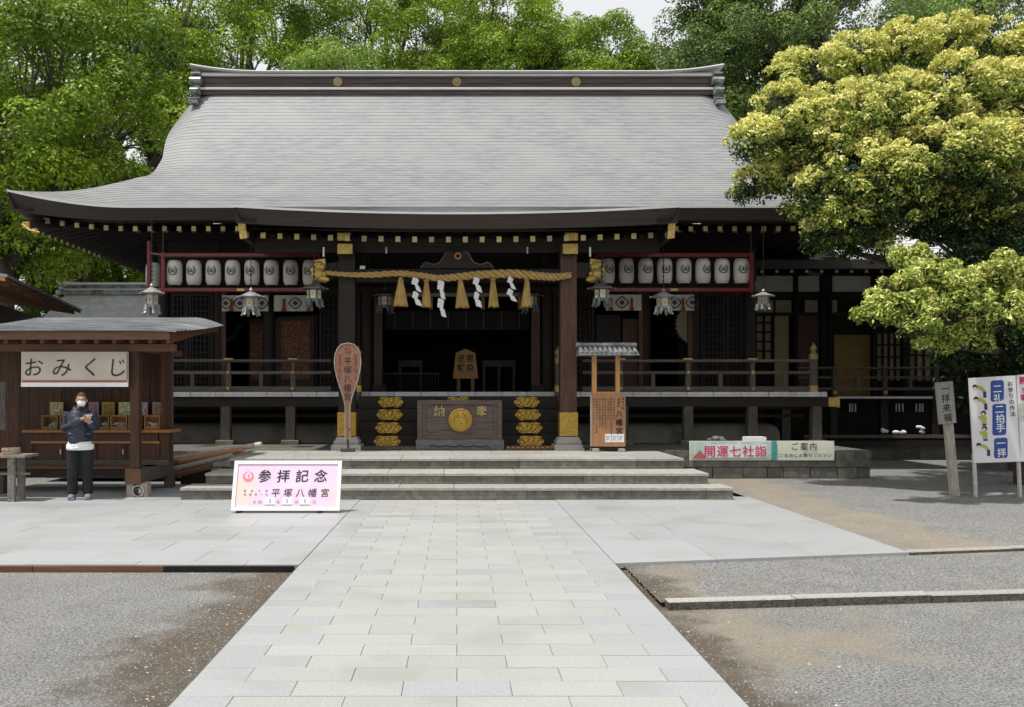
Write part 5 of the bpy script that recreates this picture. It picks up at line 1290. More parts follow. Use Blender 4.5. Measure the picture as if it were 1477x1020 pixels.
# ============================================================ the fortune stall on the left
st = thing('fortune_stall', (-6.3, 15.0, 0), 'brown wooden fortune stall with a grey sheet roof standing on a wheeled timber base', 'stall')
SX = -5.02      # right side of the stall
# floor frame
pbox('base_beam', 'grey_wood', SX-0.22, SX, 14.3, 15.98, 0.22, 0.44, st)
pbox('base_beam_end', 'stall_beam', SX-0.235, SX+0.012, 14.27, 14.3, 0.21, 0.45, st)
pbox('base_beam', 'grey_wood', -8.4, SX-0.22, 15.3, 15.48, 0.22, 0.40, st)
pbox('foot_block', 'pale_wood', SX-0.23, SX-0.11, 14.32, 14.5, 0, 0.218, st); pbox('foot_block', 'pale_wood', SX-0.02, SX+0.1, 14.32, 14.5, 0, 0.218, st)
pbox('foot_block', 'grey_wood', SX-0.1, SX+0.04, 15.75, 15.95, 0, 0.218, st)
q = MB(); q.tube([(SX-0.085, 14.36, 0.10), (SX-0.03, 14.36, 0.10)], 0.098, 18); w_ = q.build('wheel', M['ink'], st)
q = MB(); q.tube([(SX-0.04, 14.29, 0.10), (SX-0.04, 14.31, 0.10)], 0.05, 14); q.tube([(SX-0.04+0.085*math.cos(t), 14.3, 0.1+0.085*math.sin(t)) for t in [2*math.pi*i/20 for i in range(21)]], 0.012, 6, cap=False); q.build('rim', M['metal_leg'], w_)
pbox('stall_floor', 'stall_beam', -8.4, SX-0.02, 14.9, 16.6, 0.40, 0.44, st)
# posts
pbox('post', 'stall_wood', SX-0.17, SX-0.03, 14.31, 14.45, 0.44, 2.33, st)
pbox('post', 'stall_wood', -7.92, -7.72, 14.31, 14.5, 0.0, 2.33, st)
pbox('post', 'grey_wood_v', SX-0.1, SX, 15.85, 15.97, 0.44, 2.8, st)
# back and side planks
rr = random.Random(8); x = -8.3
while x < SX-0.12:
    w_ = rr.uniform(0.13, 0.19); xe = min(x+w_, SX-0.1)
    pbox('plank', 'stall_wood', x+0.003, xe-0.003, 15.86+rr.uniform(0, 0.006), 15.89, 0.44, 2.75, st); x = xe
y_ = 15.5
for k in range(3): pbox('side_plank', 'stall_wood', SX-0.03, SX-0.008, 15.38+k*0.155, 15.53+k*0.155, 0.44, 2.7, st)
pbox('side_plank', 'grey_wood_v', SX-0.06, SX-0.04, 15.32, 15.6, 0.44, 1.0, st)
# beams
pbox('front_beam', 'stall_beam', -8.6, SX+0.55, 14.25, 14.38, 2.315, 2.425, st)
pbox('side_beam', 'stall_beam', SX-0.15, SX-0.03, 14.38, 16.6, 2.33, 2.43, st)
me = shared('rafter', lambda b: b.beam((0, 13.98, 2.46), (0, 16.6, 2.86), 0.06, 0.075), M['stall_beam'])
for i in range(15): mesh_obj('rafter', me, st, (-8.4+i*0.28, 0, 0))
# roof: sheet sloping up to the back, sides curling down
def stall_roof_z(x, t): 
    d = max(0, (x+4.78)/0.48); z = 2.63+0.42*t-0.02*math.sin(t*math.pi)
    dl = max(0, (-7.75-x)/0.9)
    return z-0.12*d**1.6*t-0.02*d-0.25*min(dl, 1.2)*t
q = MB(); xs = [-8.9+0.1*i for i in range(47)]; xs = [x for x in xs if x < -4.32]+[-4.3]; nx = len(xs); rows = []
nr_ = 13
for k in range(nr_+1):
    t = k/nr_; Y = 13.82+2.78*t; rows.append([(x, Y, stall_roof_z(x, t)) for x in xs]); 
vs = []; 
for k in range(nr_):
    a = rows[k]; b = [(x, Y, z-0.012) for x, Y, z in rows[k+1]]
    q.add(a+b, [(i, i+1, i+1+nx, i+nx) for i in range(nx-1)])
    q.add([(x, Y, z-0.012) for x, Y, z in rows[k+1]]+rows[k+1], [(i, i+1, i+1+nx, i+nx) for i in range(nx-1)])
top = rows[0]; q.add(top+[(x, Y, z-0.02) for x, Y, z in top], [(i+nx, i+1+nx, i+1, i) for i in range(nx-1)])
rt = q.build('roof', M['stall_roof'], st)
q = MB()   # underside board
q.add([(-8.9, 13.86, 2.56), (-4.42, 13.86, 2.56), (-4.36, 16.6, 2.88), (-8.9, 16.6, 2.9)], [(0, 3, 2, 1)]); q.build('roof_lining', M['stall_wood'], st)
q = MB(); q.box(-8.9, -4.42, 13.86, 13.90, 2.475, 2.615); q.build('fascia_board', M['stall_beam'], st)
q = MB(); q.add([(-4.42, 13.86, 2.475), (-4.42, 13.86, 2.615), (-4.38, 16.5, 2.88), (-4.38, 16.5, 2.78), (-4.46, 13.86, 2.475), (-4.46, 13.86, 2.615), (-4.42, 16.5, 2.88), (-4.42, 16.5, 2.78)], [(0, 1, 2, 3)[::-1], (4, 5, 6, 7), (0, 3, 7, 4)]); q.build('bargeboard', M['stall_wood'], st)
# counter
pbox('counter_top', 'shelf_wood', W(33, 0, 15.28).x, W(247, 0, 15.3).x, 15.25, 15.84, 0.985, 1.03, st)
cf = pbox('counter_front', 'stall_wood', W(36, 0, 15.3).x, W(243, 0, 15.3).x, 15.32, 15.36, 0.44, 0.985, st)
pbox('counter_rail', 'shelf_wood', W(45, 0, 15.3).x, W(230, 0, 15.3).x, 15.28, 15.32, 0.80, 0.84, cf)
pbox('counter_rail', 'grey_wood', W(36, 0, 15.3).x, W(243, 0, 15.3).x, 15.28, 15.318, 0.44, 0.52, cf)
for px in (44, 86, 135, 178, 226): pbox('counter_stile', 'stall_wood', W(px, 0, 15.3).x, W(px+3.5, 0, 15.3).x, 15.285, 15.32, 0.52, 0.80, cf)
for px in (87, 177): 
    pbox('door_handle', 'metal_leg', W(px+0.5, 0, 15.3).x, W(px+2.2, 0, 15.3).x, 15.265, 15.285, 0.62, 0.70, cf)
# sign
sg = thing('stall_sign', (-6.0, 14.2, 1.7), 'cream horizontal signboard with four black hiragana characters on the stall front', 'sign')
A, Bq = W(31, 558, 14.2), W(185, 507.5, 14.2)
pbox('board', 'sign_cream', A.x, Bq.x, 14.19, 14.22, A.z, Bq.z, sg); pbox('red_stripe', 'sign_red', A.x+0.02, Bq.x-0.02, 14.184, 14.1885, W(0, 551.5, 14.2).z, W(0, 548.5, 14.2).z, sg)
pbox('edge', 'white_paint', A.x, Bq.x, 14.183, 14.1885, A.z, W(0, 552, 14.2).z, sg); pbox('edge', 'gold_wall', Bq.x-0.02, Bq.x-0.008, 14.183, 14.1885, W(0, 548, 14.2).z, Bq.z-0.01, sg)
q = MB(); write(q, 'おみくじ', W(49, 529.5, 14.18), 0.33, adv=0.442, shear=0.08, bold=-0.004); q.build('lettering', M['ink'], sg)
# things on the counter
cardc = [((0.50, 0.38, 0.10), (0.55, 0.55, 0.5)), ((0.3, 0.25, 0.3), (0.4, 0.2, 0.2)), ((0.35, 0.27, 0.05), (0.30, 0.22, 0.04)), ((0.50, 0.50, 0.18), (0.62, 0.66, 0.45)), ((0.45, 0.3, 0.3), (0.6, 0.5, 0.5)), ((0.36, 0.35, 0.35), (0.55, 0.25, 0.10))]
cardl = ['gold-framed display card with a grey picture, leftmost above the stall counter', 'dark display card half hidden behind the man\'s shoulder', 'plain mustard display card right of the man', 'pale green display card with a dark figure on the stall counter', 'pink display card partly hidden by the stall post', 'display card with four coloured pictures at the right end of the counter']
for i, (a, b) in enumerate(((72, 91), (128, 142), (147, 165), (171, 191), (197, 213), (220, 238))):
    Y = 15.72; A, Bq = W(a, 599, Y), W(b, 580, Y); t = thing('display_card', ((A.x+Bq.x)/2, Y, 1.2), cardl[i], 'card', 'display cards on the counter')
    pbox('card', mat('card', *cardc[i][:1]), A.x, Bq.x, Y, Y+0.02, 1.03+0.2, Bq.z, t)
    pbox('picture', mat('card_picture', cardc[i][1], tuple(c*0.5 for c in cardc[i][0]), 18, ramp=(0.4, 0.6)), A.x+0.025, Bq.x-0.025, Y-0.004, Y-0.001, 1.27, Bq.z-0.03, t)
    pbox('easel', 'shelf_wood', A.x+0.02, Bq.x-0.02, Y+0.02, Y+0.08, 1.03, 1.27, t)
boxl = ['fortune slip box with white slips, leftmost on the stall counter', 'fortune slip box partly hidden by the man\'s left side', 'fortune slip box just right of the man', 'fortune slip box left of the stall post, holding white slips', 'fortune slip box partly hidden behind the stall post', 'fortune slip box heaped with white slips right of the stall post']
for i, (a, b) in enumerate(((60, 83), (86, 102), (141, 157), (159, 183), (185, 204), (208, 231))):
    Y = 15.42; A, Bq = W(a, 617, Y), W(b, 600, Y); t = thing('slip_box', ((A.x+Bq.x)/2, Y, 1.03), boxl[i], 'box', 'fortune slip boxes')
    x0, x1, z0, z1 = A.x, Bq.x, 1.032, Bq.z+0.01
    q = MB(); f = 0.018; q.box(x0, x1, Y, Y+0.02, z0, z0+0.05); q.box(x0, x0+f, Y, Y+0.24, z0+0.05, z1); q.box(x1-f, x1, Y, Y+0.24, z0+0.05, z1); q.box(x0+f, x1-f, Y+0.22, Y+0.24, z0, z1); q.box(x0+f, x1-f, Y, Y+0.02, z1-0.02, z1); q.box(x0+f, x1-f, Y+.02, Y+0.22, z0, z0+0.03); q.build('tray', M['shelf_wood'] if i % 2 else M['gold_wall'], t)
    rs = random.Random(i); q = MB()
    for k in range(22): 
        M4 = Matrix.Translation((rs.uniform(x0+0.05, x1-0.05), Y+rs.uniform(0.05, 0.18), z0+0.05+rs.uniform(0, 0.06))) @ Euler((rs.uniform(-.7, .7), rs.uniform(-.7, .7), rs.uniform(0, 3))).to_matrix().to_4x4(); q.obox(M4, 0.09, 0.018, 0.006)
    q.build('paper_slips', M['shide'], t)['kind'] = 'stuff'
# --- bench and tub at the left frame edge
be = thing('wooden_bench', (-7.3, 13.9, 0), 'weathered grey wooden bench at the left frame edge with a tub on it', 'bench')
YB2 = 13.7
A, Bq = W(-20, 655, YB2), W(40, 656, YB2); A.x = -8.6
pbox('plank', 'bench_wood', A.x, Bq.x, YB2-0.1, YB2+0.12, Bq.z-0.04, Bq.z, be); pbox('plank', 'bench_wood', A.x, Bq.x, YB2+0.14, YB2+0.36, Bq.z-0.04, Bq.z, be)
lx_ = W(13, 0, YB2).x
for xx in (lx_, -8.4):
    for yy in (YB2-0.05, YB2+0.25): pbox('leg', 'bench_wood', xx, xx+0.10, yy, yy+0.07, 0, Bq.z-0.04, be)
pbox('stretcher', 'bench_wood', A.x, W(38, 0, YB2).x, YB2+0.1, YB2+0.14, 0.40, 0.43, be)
tb = thing('wooden_tub', (-6.8, 13.85, 0.7), 'round pale wooden tub resting on the grey bench', 'tub')
c = W(16, 656, 13.82); 
for k in range(22):
    a0, a1 = 2*math.pi*k/22+0.01, 2*math.pi*(k+1)/22-0.01; q = MB(); r0, r1 = 0.11, 0.13; vs = []
    for z in (c.z, c.z+0.105): vs += [(c.x+r_*math.cos(a), 13.82+r_*math.sin(a), z) for a, r_ in ((a0, r1), (a1, r1), (a1, r0), (a0, r0))]
    q.add(vs, [(3, 2, 1, 0), (4, 5, 6, 7), (0, 1, 5, 4), (1, 2, 6, 5), (2, 3, 7, 6), (3, 0, 4, 7)]); q.build('stave', M['pale_wood'], tb)
for z in (0.03, 0.075):
    q = MB(); q.tube([(c.x+0.133*math.cos(t), 13.82+0.133*math.sin(t), c.z+z) for t in [2*math.pi*i/24 for i in range(25)]], 0.007, 5, cap=False); q.build('hoop', M['straw'], tb)
q = MB(); q.lathe([(0.11, 0.02), (0.11, 0.03)], (c.x, 13.82, c.z), 20); q.build('bottom', M['pale_wood'], tb)
# storage crates in the shade under the stall
for i, (x0, x1, h, lab) in enumerate(((-8.0, -7.45, 0.34, 'grey crate standing in the shade behind the bench leg'),)):
    t = thing('storage_crate', ((x0+x1)/2, 14.9, 0), lab, 'crate'); pbox('side', 'grey_wood', x0, x1, 14.8, 14.83, 0, h, t); pbox('side', 'grey_wood', x0, x1, 15.17, 15.2, 0, h, t); pbox('end', 'grey_wood_v', x0, x0+0.03, 14.83, 15.17, 0, h, t); pbox('end', 'grey_wood_v', x1-0.03, x1, 14.83, 15.17, 0, h, t); pbox('lid', 'grey_wood', x0-0.02, x1+0.02, 14.78, 15.22, h, h+0.03, t)
# side panel board hanging at the very left
pb = pbox('hanging_board', 'grey_wood_v', -7.75, -7.25, 14.22, 14.25, 1.0, 1.9, None) if False else None
t = tag(MB().box(W(-25, 0, 14.1).x, W(8, 0, 14.1).x, 14.1, 14.13, W(0, 620, 14.1).z, W(0, 551, 14.1).z).build('plaque', M['grey_wood_v'], org=W(-5, 590, 14.1)), 'dim grey wooden plaque cut by the left frame edge', 'plaque')

# --- timber poles leaning beside the steps
pls = [((250, 662, 16.5), (377, 641, 16.3), 0.05, 'pale_wood', 'pale wooden pole with a light cut end, topmost of the poles beside the steps'),
       ((250, 668, 16.4), (350, 649, 16.2), 0.055, 'board_wood', 'brown wooden pole just under the pale topmost pole beside the steps'),
       ((250, 677, 16.2), (335, 657, 16.0), 0.05, 'pale_wood', 'grey wooden pole in the middle of the leaning poles beside the steps'),
       ((250, 686, 16.0), (305, 673, 15.8), 0.055, 'stall_beam', 'short dark brown pole lowest among the leaning poles beside the steps')]
for (a, b, r_, m_, lab) in pls:
    A, Bq = W(*a), W(*b); A2 = A+(A-Bq)*0.35; A2.z = max(A2.z, 0.06)
    q = MB(); q.tube([A2, A, Bq], r_, 10); t = tag(q.build('wooden_pole', M[m_], org=A), lab, 'pole', 'wooden poles beside the steps')
    if r_ == 0.05 and m_ == 'pale_wood' and a[1] < 665:
        q = MB(); d = (Bq-A).normalized(); q.tube([Bq-d*0.12, Bq+d*0.004], r_*1.04, 10); q.build('cut_end', M['sign_cream'], t)
q = MB(); q.box(-5.0, -4.5, 16.3, 16.5, 0.0, 0.36, 0.01); tag(q.build('support_block', M['dark_wood_h'], org=(-4.7, 16.4, 0)), 'dark timber block propping the leaning poles beside the stall', 'block')

# --- building with deep eaves at the far left
kk = thing('eaved_kiosk', (-11.5, 20, 0), 'wooden kiosk with an orange-brown boarded eave and white wall behind the stall', 'kiosk')
M['orange_soffit'] = mat('orange_soffit', (0.30, 0.13, 0.05), (0.42, 0.20, 0.085), 5, (6, 0.6, 6), rough=0.6)
E0, E1 = Vector((-8.97, 17.9, 4.0)), Vector((-10.5, 25.1, 4.0))
ed = (E1-E0).normalized(); ei = Vector((-ed.y, ed.x, 0)); ei = ei if ei.x < 0 else -ei
def slab(name, m, a0, a1, i0, i1, z0, z1, rise=0.15, par=None):
    q = MB(); vs = []
    for z in (z0, z1):
        for a_, i_ in ((a0, i0), (a1, i0), (a1, i1), (a0, i1)):
            p = E0+ed*a_+ei*i_; vs.append((p.x, p.y, z+i_*rise))
    q.add(vs, [(3, 2, 1, 0), (4, 5, 6, 7), (0, 1, 5, 4), (1, 2, 6, 5), (2, 3, 7, 6), (3, 0, 4, 7)]); c = E0+ed*(a0+a1)/2+ei*(i0+i1)/2
    return q.build(name, M[m], par or kk, (c.x, c.y, z0+(i0+i1)/2*rise))
for k in range(14): slab('roof_board', 'orange_soffit', 0.03, 7.35, 0.03+k*0.2, 0.222+k*0.2, 3.93, 3.96)
slab('roof_sheet', 'stall_roof', -0.05, 7.4, -0.05, 4.2, 3.965, 4.02)
slab('eave_board', 'stall_beam', -0.02, 7.38, -0.02, 0.02, 3.90, 3.963)
slab('front_eave_board', 'orange_wood', -0.03, 0.03, 0.0, 4.0, 3.88, 3.963)
for k in range(8): slab('rafter', 'stall_beam', 0.5+k*0.9, 0.6+k*0.9, 0.05, 2.6, 3.82, 3.925)
slab('wall_beam', 'stall_wood', 0.5, 7.3, 1.05, 1.25, 3.35, 3.75, 0); slab('wall', 'white_wall', 0.9, 7.2, 1.12, 1.2, 0.0, 3.35, 0)
slab('front_wall', 'white_wall', 0.9, 0.98, 1.2, 4.0, 0.0, 4.0, 0); slab('post', 'stall_wood', 0.8, 0.95, 1.02, 1.16, 0.0, 3.9, 0); slab('tie_beam', 'orange_wood', 0.15, 0.3, 0.6, 4.0, 3.62, 3.8, 0)

# --- small hall behind on the left
sh2 = thing('side_hall', (-11, 31, 0), 'small far hall with a pale grey roof seen between the stall and the shrine hall', 'hall')
A = W(92, 425, 30); Bx = -8.2; zr = W(0, 425, 30).z; 
q = MB(); n = 12
for k in range(n):
    t0, t1 = k/n, (k+1)/n
    f = lambda t: (30-0.2-3.2*t, zr-0.02-1.75*t+0.35*math.sin(t*math.pi)*-1)
    y0, z0 = f(t0); y1, z1 = f(t1); x0 = A.x+0.15-0.9*t0; x1 = A.x+0.15-0.9*t1
    q.add([(x0, y0, z0), (x1, y1, z1+0.02), (Bx+1.5, y1, z1+0.02), (Bx+1.5, y0, z0)], [(0, 1, 2, 3)]); q.add([(x1, y1, z1+0.02), (x1, y1, z1-0.01), (Bx+1.5, y1, z1-0.01), (Bx+1.5, y1, z1+0.02)], [(0, 1, 2, 3)])
    q.add([(x0, 60.4-y0, z0), (x1, 60.4-y1, z1), (Bx+1.5, 60.4-y1, z1), (Bx+1.5, 60.4-y0, z0)], [(3, 2, 1, 0)])
q.build('roof', mat('pale_roof', (0.50, 0.51, 0.51), (0.66, 0.67, 0.67), 4, rough=0.5), sh2)
q = MB(); q.box(A.x+0.1, Bx+1.5, 29.7, 30.5, zr-0.03, zr+0.12); q.box(A.x+0.15, Bx+1.5, 29.85, 30.35, zr+0.12, zr+0.3); q.build('ridge', M['ridge_metal'], sh2)
q = MB(); q.box(A.x+0.1, Bx+1.5, 29.75, 30.45, zr+0.12, zr+0.17); q.box(A.x-0.05, Bx+1.5, 29.7, 30.5, zr+0.3, zr+0.37); q.beam((A.x-0.15, 30.1, zr+0.42), (A.x+0.8, 30.1, zr+0.34), 0.7, 0.06); q.build('ridge_cap', M['white_paint'], sh2)
q = MB()
for k in range(4): q.ball((A.x+0.02-0.09*k, 29.8, zr+0.22-0.16*k), (0.12, 0.12, 0.09), 8, 6)
q.build('ridge_end_ornament', M['roof_edge'], sh2)
pbox('wall', 'white_wall', A.x+0.6, Bx+1.2, 28.2, 32.2, 0, zr-0.9, sh2)

# ============================================================ rear annex on the right
an = thing('annex_hall', (11.5, 24.5, 0), 'long dark annex with cream wall panels and lattice windows right of the shrine hall', 'hall')
YA = 24.5
def az_(py, Y=YA): return W(0, py, Y).z
def ax_(px, Y=YA): return W(px, 0, Y).x
pbox('plinth', 'podium_stone', 8.3, 18, 23.0, 32, 0, 0.42, an)
for i in range(14): pbox('plinth_block', 'podium_stone', 8.3+i*0.7+0.004, 9.0+i*0.7-0.004, 22.95, 23.0, 0.0, 0.415, an)
pbox('wall', 'black_wood', 7.2, 18, YA+0.1, YA+0.2, 0.42, 5.2, an)
pbox('plaster_band', 'white_wall', 7.2, 18, YA+0.02, YA+0.08, az_(421), az_(398), an)
pbox('upper_beam', 'dark_wood_h', 7.2, 18, YA-0.05, YA+0.1, az_(432), az_(421.5), an)
pbox('lintel', 'dark_wood_h', 7.2, 18, YA-0.03, YA+0.1, az_(456), az_(451), an)
for a_, b_ in ((1088, 1116), (1119, 1142), (1162, 1180), (1192, 1208), (1262, 1300)): pbox('frieze_panel', 'cream_wall', ax_(a_), ax_(b_), YA+0.03, YA+0.08, az_(451), az_(433), an)
for a_, b_ in ((1182, 1190), (1192, 1198), (1144, 1149), (1256, 1262), (1300, 1310), (1360, 1370)): pbox('pillar', 'black_wood', ax_(a_), ax_(b_), YA-0.12, YA+0.12, 0.42, az_(398), an)
pbox('cream_panel', 'cream_wall', ax_(1118), ax_(1138), YA+0.03, YA+0.09, 1.6, az_(456), an)
pbox('cream_panel', 'gold_wall', ax_(1204), ax_(1258), YA+0.03, YA+0.09, 1.6, az_(483), an)
pbox('door_leaf', 'stall_wood', ax_(1149), ax_(1181), YA+0.0, YA+0.06, 1.6, az_(456), an)
def window(px0, px1, pz0, pz1, nx, nz):
    f = pbox('window', 'cream_wall', ax_(px0), ax_(px1), YA+0.04, YA+0.07, az_(pz1), az_(pz0), an)
    fr_ = MB(); x0, x1, z0, z1 = ax_(px0), ax_(px1), az_(pz1), az_(pz0)
    for i in range(nx+1): X = x0+(x1-x0)*i/nx; fr_.box(X-0.025, X+0.025, YA-0.02, YA+0.035, z0, z1)
    for i in range(nz+1): Z = z0+(z1-z0)*i/nz; fr_.box(x0, x1, YA-0.012, YA+0.03, Z-0.02, Z+0.02)
    fr_.build('muntins', M['black_wood'], f)
window(1090, 1114, 452, 520, 2, 5); window(1264, 1300, 480, 550, 4, 4); window(1310, 1356, 456, 550, 4, 5)
pbox('bracket_box', 'dark_wood', ax_(1182), ax_(1194), YA-0.3, YA-0.12, az_(420), az_(397), an)
# annex roof
q = MB(); n = 14
for k in range(n):
    f = lambda t: (22.0+5.0*t, az_(378, 22.0)+0.06+2.9*t**1.25)
    y0, z0 = f(k/n); y1, z1 = f((k+1)/n)
    q.add([(9.6, y0, z0+0.03), (18.5, y0, z0+0.03), (18.5, y1, z1), (9.6, y1, z1)], [(0, 1, 2, 3)]); q.add([(9.6, y0, z0), (18.5, y0, z0), (18.5, y0, z0+0.03), (9.6, y0, z0+0.03)], [(0, 1, 2, 3)])
    q.add([(9.6, 54-y0, z0), (18.5, 54-y0, z0), (18.5, 54-y1, z1), (9.6, 54-y1, z1)], [(3, 2, 1, 0)])
q.build('roof', M['roof_edge'], an)
z0 = az_(378, 22.0); pbox('eave_fascia', 'fascia', 7.3, 18.5, 22.0, 22.08, z0-0.16, z0+0.06, an)
q = MB(); q.add([(7.3, 22.08, z0-0.12), (18.5, 22.08, z0-0.12), (18.5, YA, z0+0.5), (7.3, YA, z0+0.5)], [(3, 2, 1, 0)]); q.build('soffit', M['black_wood'], an)
me = shared('rafter', lambda b: b.beam((0, 0, 0), (0, 1.6, 0.36), 0.07, 0.08), M['dark_wood']); me2 = shared('rafter_cap', lambda b: b.box(-0.035, 0.035, -0.01, 0.02, -0.035, 0.035), M['white_paint'])
for i in range(28):
    c = W(1098+i*21.6*0.5*2*0.5*2/2*1.0, 391.5, 22.9) if False else Vector((7.75+i*0.38, 22.9, az_(391.5, 22.9)))
    o = mesh_obj('rafter', me, an, c); mesh_obj('rafter_cap', me2, o, c)
# annex veranda
zv = az_(573, 22.6)
pbox('veranda_deck', 'dark_wood', 8.4, 18, 22.75, YA, zv-0.06, zv, an)
for i in range(12): pbox('veranda_board', 'board_end', 9.55+i*0.62+0.005, 9.55+(i+1)*0.62-0.005, 22.6, 22.75, zv-0.035, zv+0.02, an)
zt = az_(531, 22.7)
q = MB(); q.tube([(8.6, 22.7, zt), (17, 22.7, zt)], 0.03, 8); q.build('top_rail', M['grey_wood'], an)
pbox('middle_rail', 'grey_wood', 8.6, 17, 22.68, 22.72, az_(546, 22.7), az_(543, 22.7), an); pbox('bottom_rail', 'grey_wood', 8.6, 17, 22.67, 22.73, az_(563, 22.7), az_(559, 22.7), an)
for px in (1203, 1276, 1350): 
    X = ax_(px, 22.7); pbox('rail_post', 'grey_wood_v', X-0.05, X+0.05, 22.65, 22.75, zv+0.02, zt, an); pbox('gilt_stud', 'gold_dull', X-0.04, X+0.04, 22.63, 22.65, zv+0.08, zv+0.16, an); pbox('veranda_post', 'dark_wood', X-0.09, X+0.09, 22.7, 22.85, 0.42, zv-0.06, an)
for px in (1237, 1313): X = ax_(px, 22.7); pbox('rail_strut', 'grey_wood_v', X-0.04, X+0.04, 22.67, 22.73, az_(559, 22.7), az_(546, 22.7), an)
pbox('ground_beam', 'grey_wood', ax_(1160, 22.6), 17, 22.6, 22.75, az_(632, 22.6), az_(627.5, 22.6), an)
pbox('ground_beam', 'dark_wood_h', ax_(1160, 22.5), 17, 22.5, 22.7, az_(645, 22.5), az_(636, 22.5), an)
for px in (1226, 1229.5, 1234, 1293, 1297.5, 1302.5, 1322, 1327, 1331): X = ax_(px, 23.4); pbox('vent_slat', 'white_paint', X-0.015, X+0.015, 23.4, 23.43, az_(594, 23.4), az_(582, 23.4), an)
pbox('underfloor_wall', 'black_wood', 8.3, 17, 23.5, 23.55, 0.4, zv-0.06, an)
for i, (px, lab) in enumerate(((1276, 'small white knotted paper bundle on the annex ground beam, leftmost'), (1299, 'flat white paper bundle on the annex ground beam, middle one'), (1328, 'tall white paper bundle on the annex ground beam nearest the pole sign'))):
    c = W(px, 626, 22.66); q = MB(); rs = random.Random(i)
    for k in range(6): q.ball((c.x+rs.uniform(-.1, .1)*(1.5 if i == 1 else 0.7), 22.66+rs.uniform(-.03, .03), c.z+0.03+rs.uniform(0, [.08, .03, .2][i])), (0.06, 0.04, 0.04), 7, 5)
    tag(q.build('paper_bundle', M['white_paint'], org=c), lab, 'bundle', 'white paper bundles on the annex beam')
# ============================================================ person
def organic(name, mb, m, parent, voxel=0.01, smooth=3, org=None):
    """fuse overlapping tubes into one continuous skin"""
    me = bpy.data.meshes.new('tmp'); me.from_pydata(mb.v, [], mb.f); me.update()
    o = bpy.data.objects.new('tmp', me); COL.objects.link(o)
    r_ = o.modifiers.new('r', 'REMESH'); r_.mode = 'VOXEL'; r_.voxel_size = voxel
    if smooth: s_ = o.modifiers.new('s', 'SMOOTH'); s_.iterations = smooth; s_.factor = 0.5
    dg = bpy.context.evaluated_depsgraph_get(); me2 = bpy.data.meshes.new_from_object(o.evaluated_get(dg))
    bpy.data.objects.remove(o); bpy.data.meshes.remove(me)
    pw = WL[parent.name]; me2.transform(Matrix.Translation(-pw)); me2.materials.clear(); me2.materials.append(m)
    me2.polygons.foreach_set('use_smooth', [True]*len(me2.polygons)); me2.name = name
    return mesh_obj(name, me2, parent, pw)
PX0, PY0 = -5.86, 14.02
man = thing('person', (PX0, PY0, 0), 'man in navy jacket, black trousers and white mask reading a paper slip', 'person')
def V3(x, y, z): return Vector((PX0+x, PY0+y, z))
M['skin'] = mat('skin', (0.42, 0.235, 0.15), (0.47, 0.27, 0.175), 12, rough=0.55)
M['navy'] = mat('navy', (0.016, 0.020, 0.035), (0.042, 0.052, 0.082), 7, rough=0.45, bump=0.35, bscale=10)
M['black_cloth'] = mat('black_cloth', (0.008, 0.008, 0.010), (0.018, 0.018, 0.021), 7, rough=0.85, bump=0.4, bscale=9)
M['hair'] = mat('hair', (0.035, 0.022, 0.015), (0.07, 0.045, 0.03), 60, rough=0.7, bump=0.4)
M['shoe'] = mat('shoe', (0.13, 0.15, 0.19), (0.22, 0.24, 0.28), 20, rough=0.7)
M['mask'] = mat('mask', (0.78, 0.79, 0.80), rough=0.8)
def etube(q, pts, rs, ell=1.0, n=12): q.tube([V3(*p) for p in pts], rs, n, ell=ell)
hc = (0.025, -0.055, 1.555)
q = MB()
def eb_(c, r_): q.ball(V3(*c), r_, 14, 10)
eb_(hc, (0.075, 0.092, 0.105)); eb_((0.028, -0.085, 1.50), (0.056, 0.066, 0.066)); etube(q, [(0, 0.0, 1.32), (0.01, -0.01, 1.42), (0.02, -0.04, 1.50)], [0.07, 0.056, 0.055])
eb_((0.036, -0.152, 1.522), (0.013, 0.02, 0.022)); eb_((0.035, -0.146, 1.563), (0.045, 0.014, 0.010))
for s in (-1, 1): eb_((0.025+s*0.077, -0.04, 1.535), (0.012, 0.022, 0.032))
etube(q, [(0, 0, 0.88), (0, 0, 1.05), (0, 0, 1.25), (0, 0.0, 1.36)], [0.13, 0.125, 0.15, 0.10]); 
for s in (-1, 1):
    etube(q, [(s*0.08, 0, 0.9), (s*0.10, -0.01, 0.48), (s*0.11, 0.01, 0.08)], [0.09, 0.06, 0.04])
    etube(q, [(s*0.11, 0.02, 0.05), (s*0.12, -0.12, 0.035)], [0.04, 0.03])
armL = [(-0.155, 0.0, 1.355), (-0.205, 0.02, 1.10), (-0.08, -0.17, 1.175), (0.075, -0.255, 1.265)]
armR = [(0.155, 0.0, 1.355), (0.22, 0.02, 1.10), (0.20, -0.13, 1.14), (0.155, -0.24, 1.205)]
etube(q, armL, [0.055, 0.045, 0.038, 0.026]); etube(q, armR, [0.055, 0.045, 0.038, 0.026])
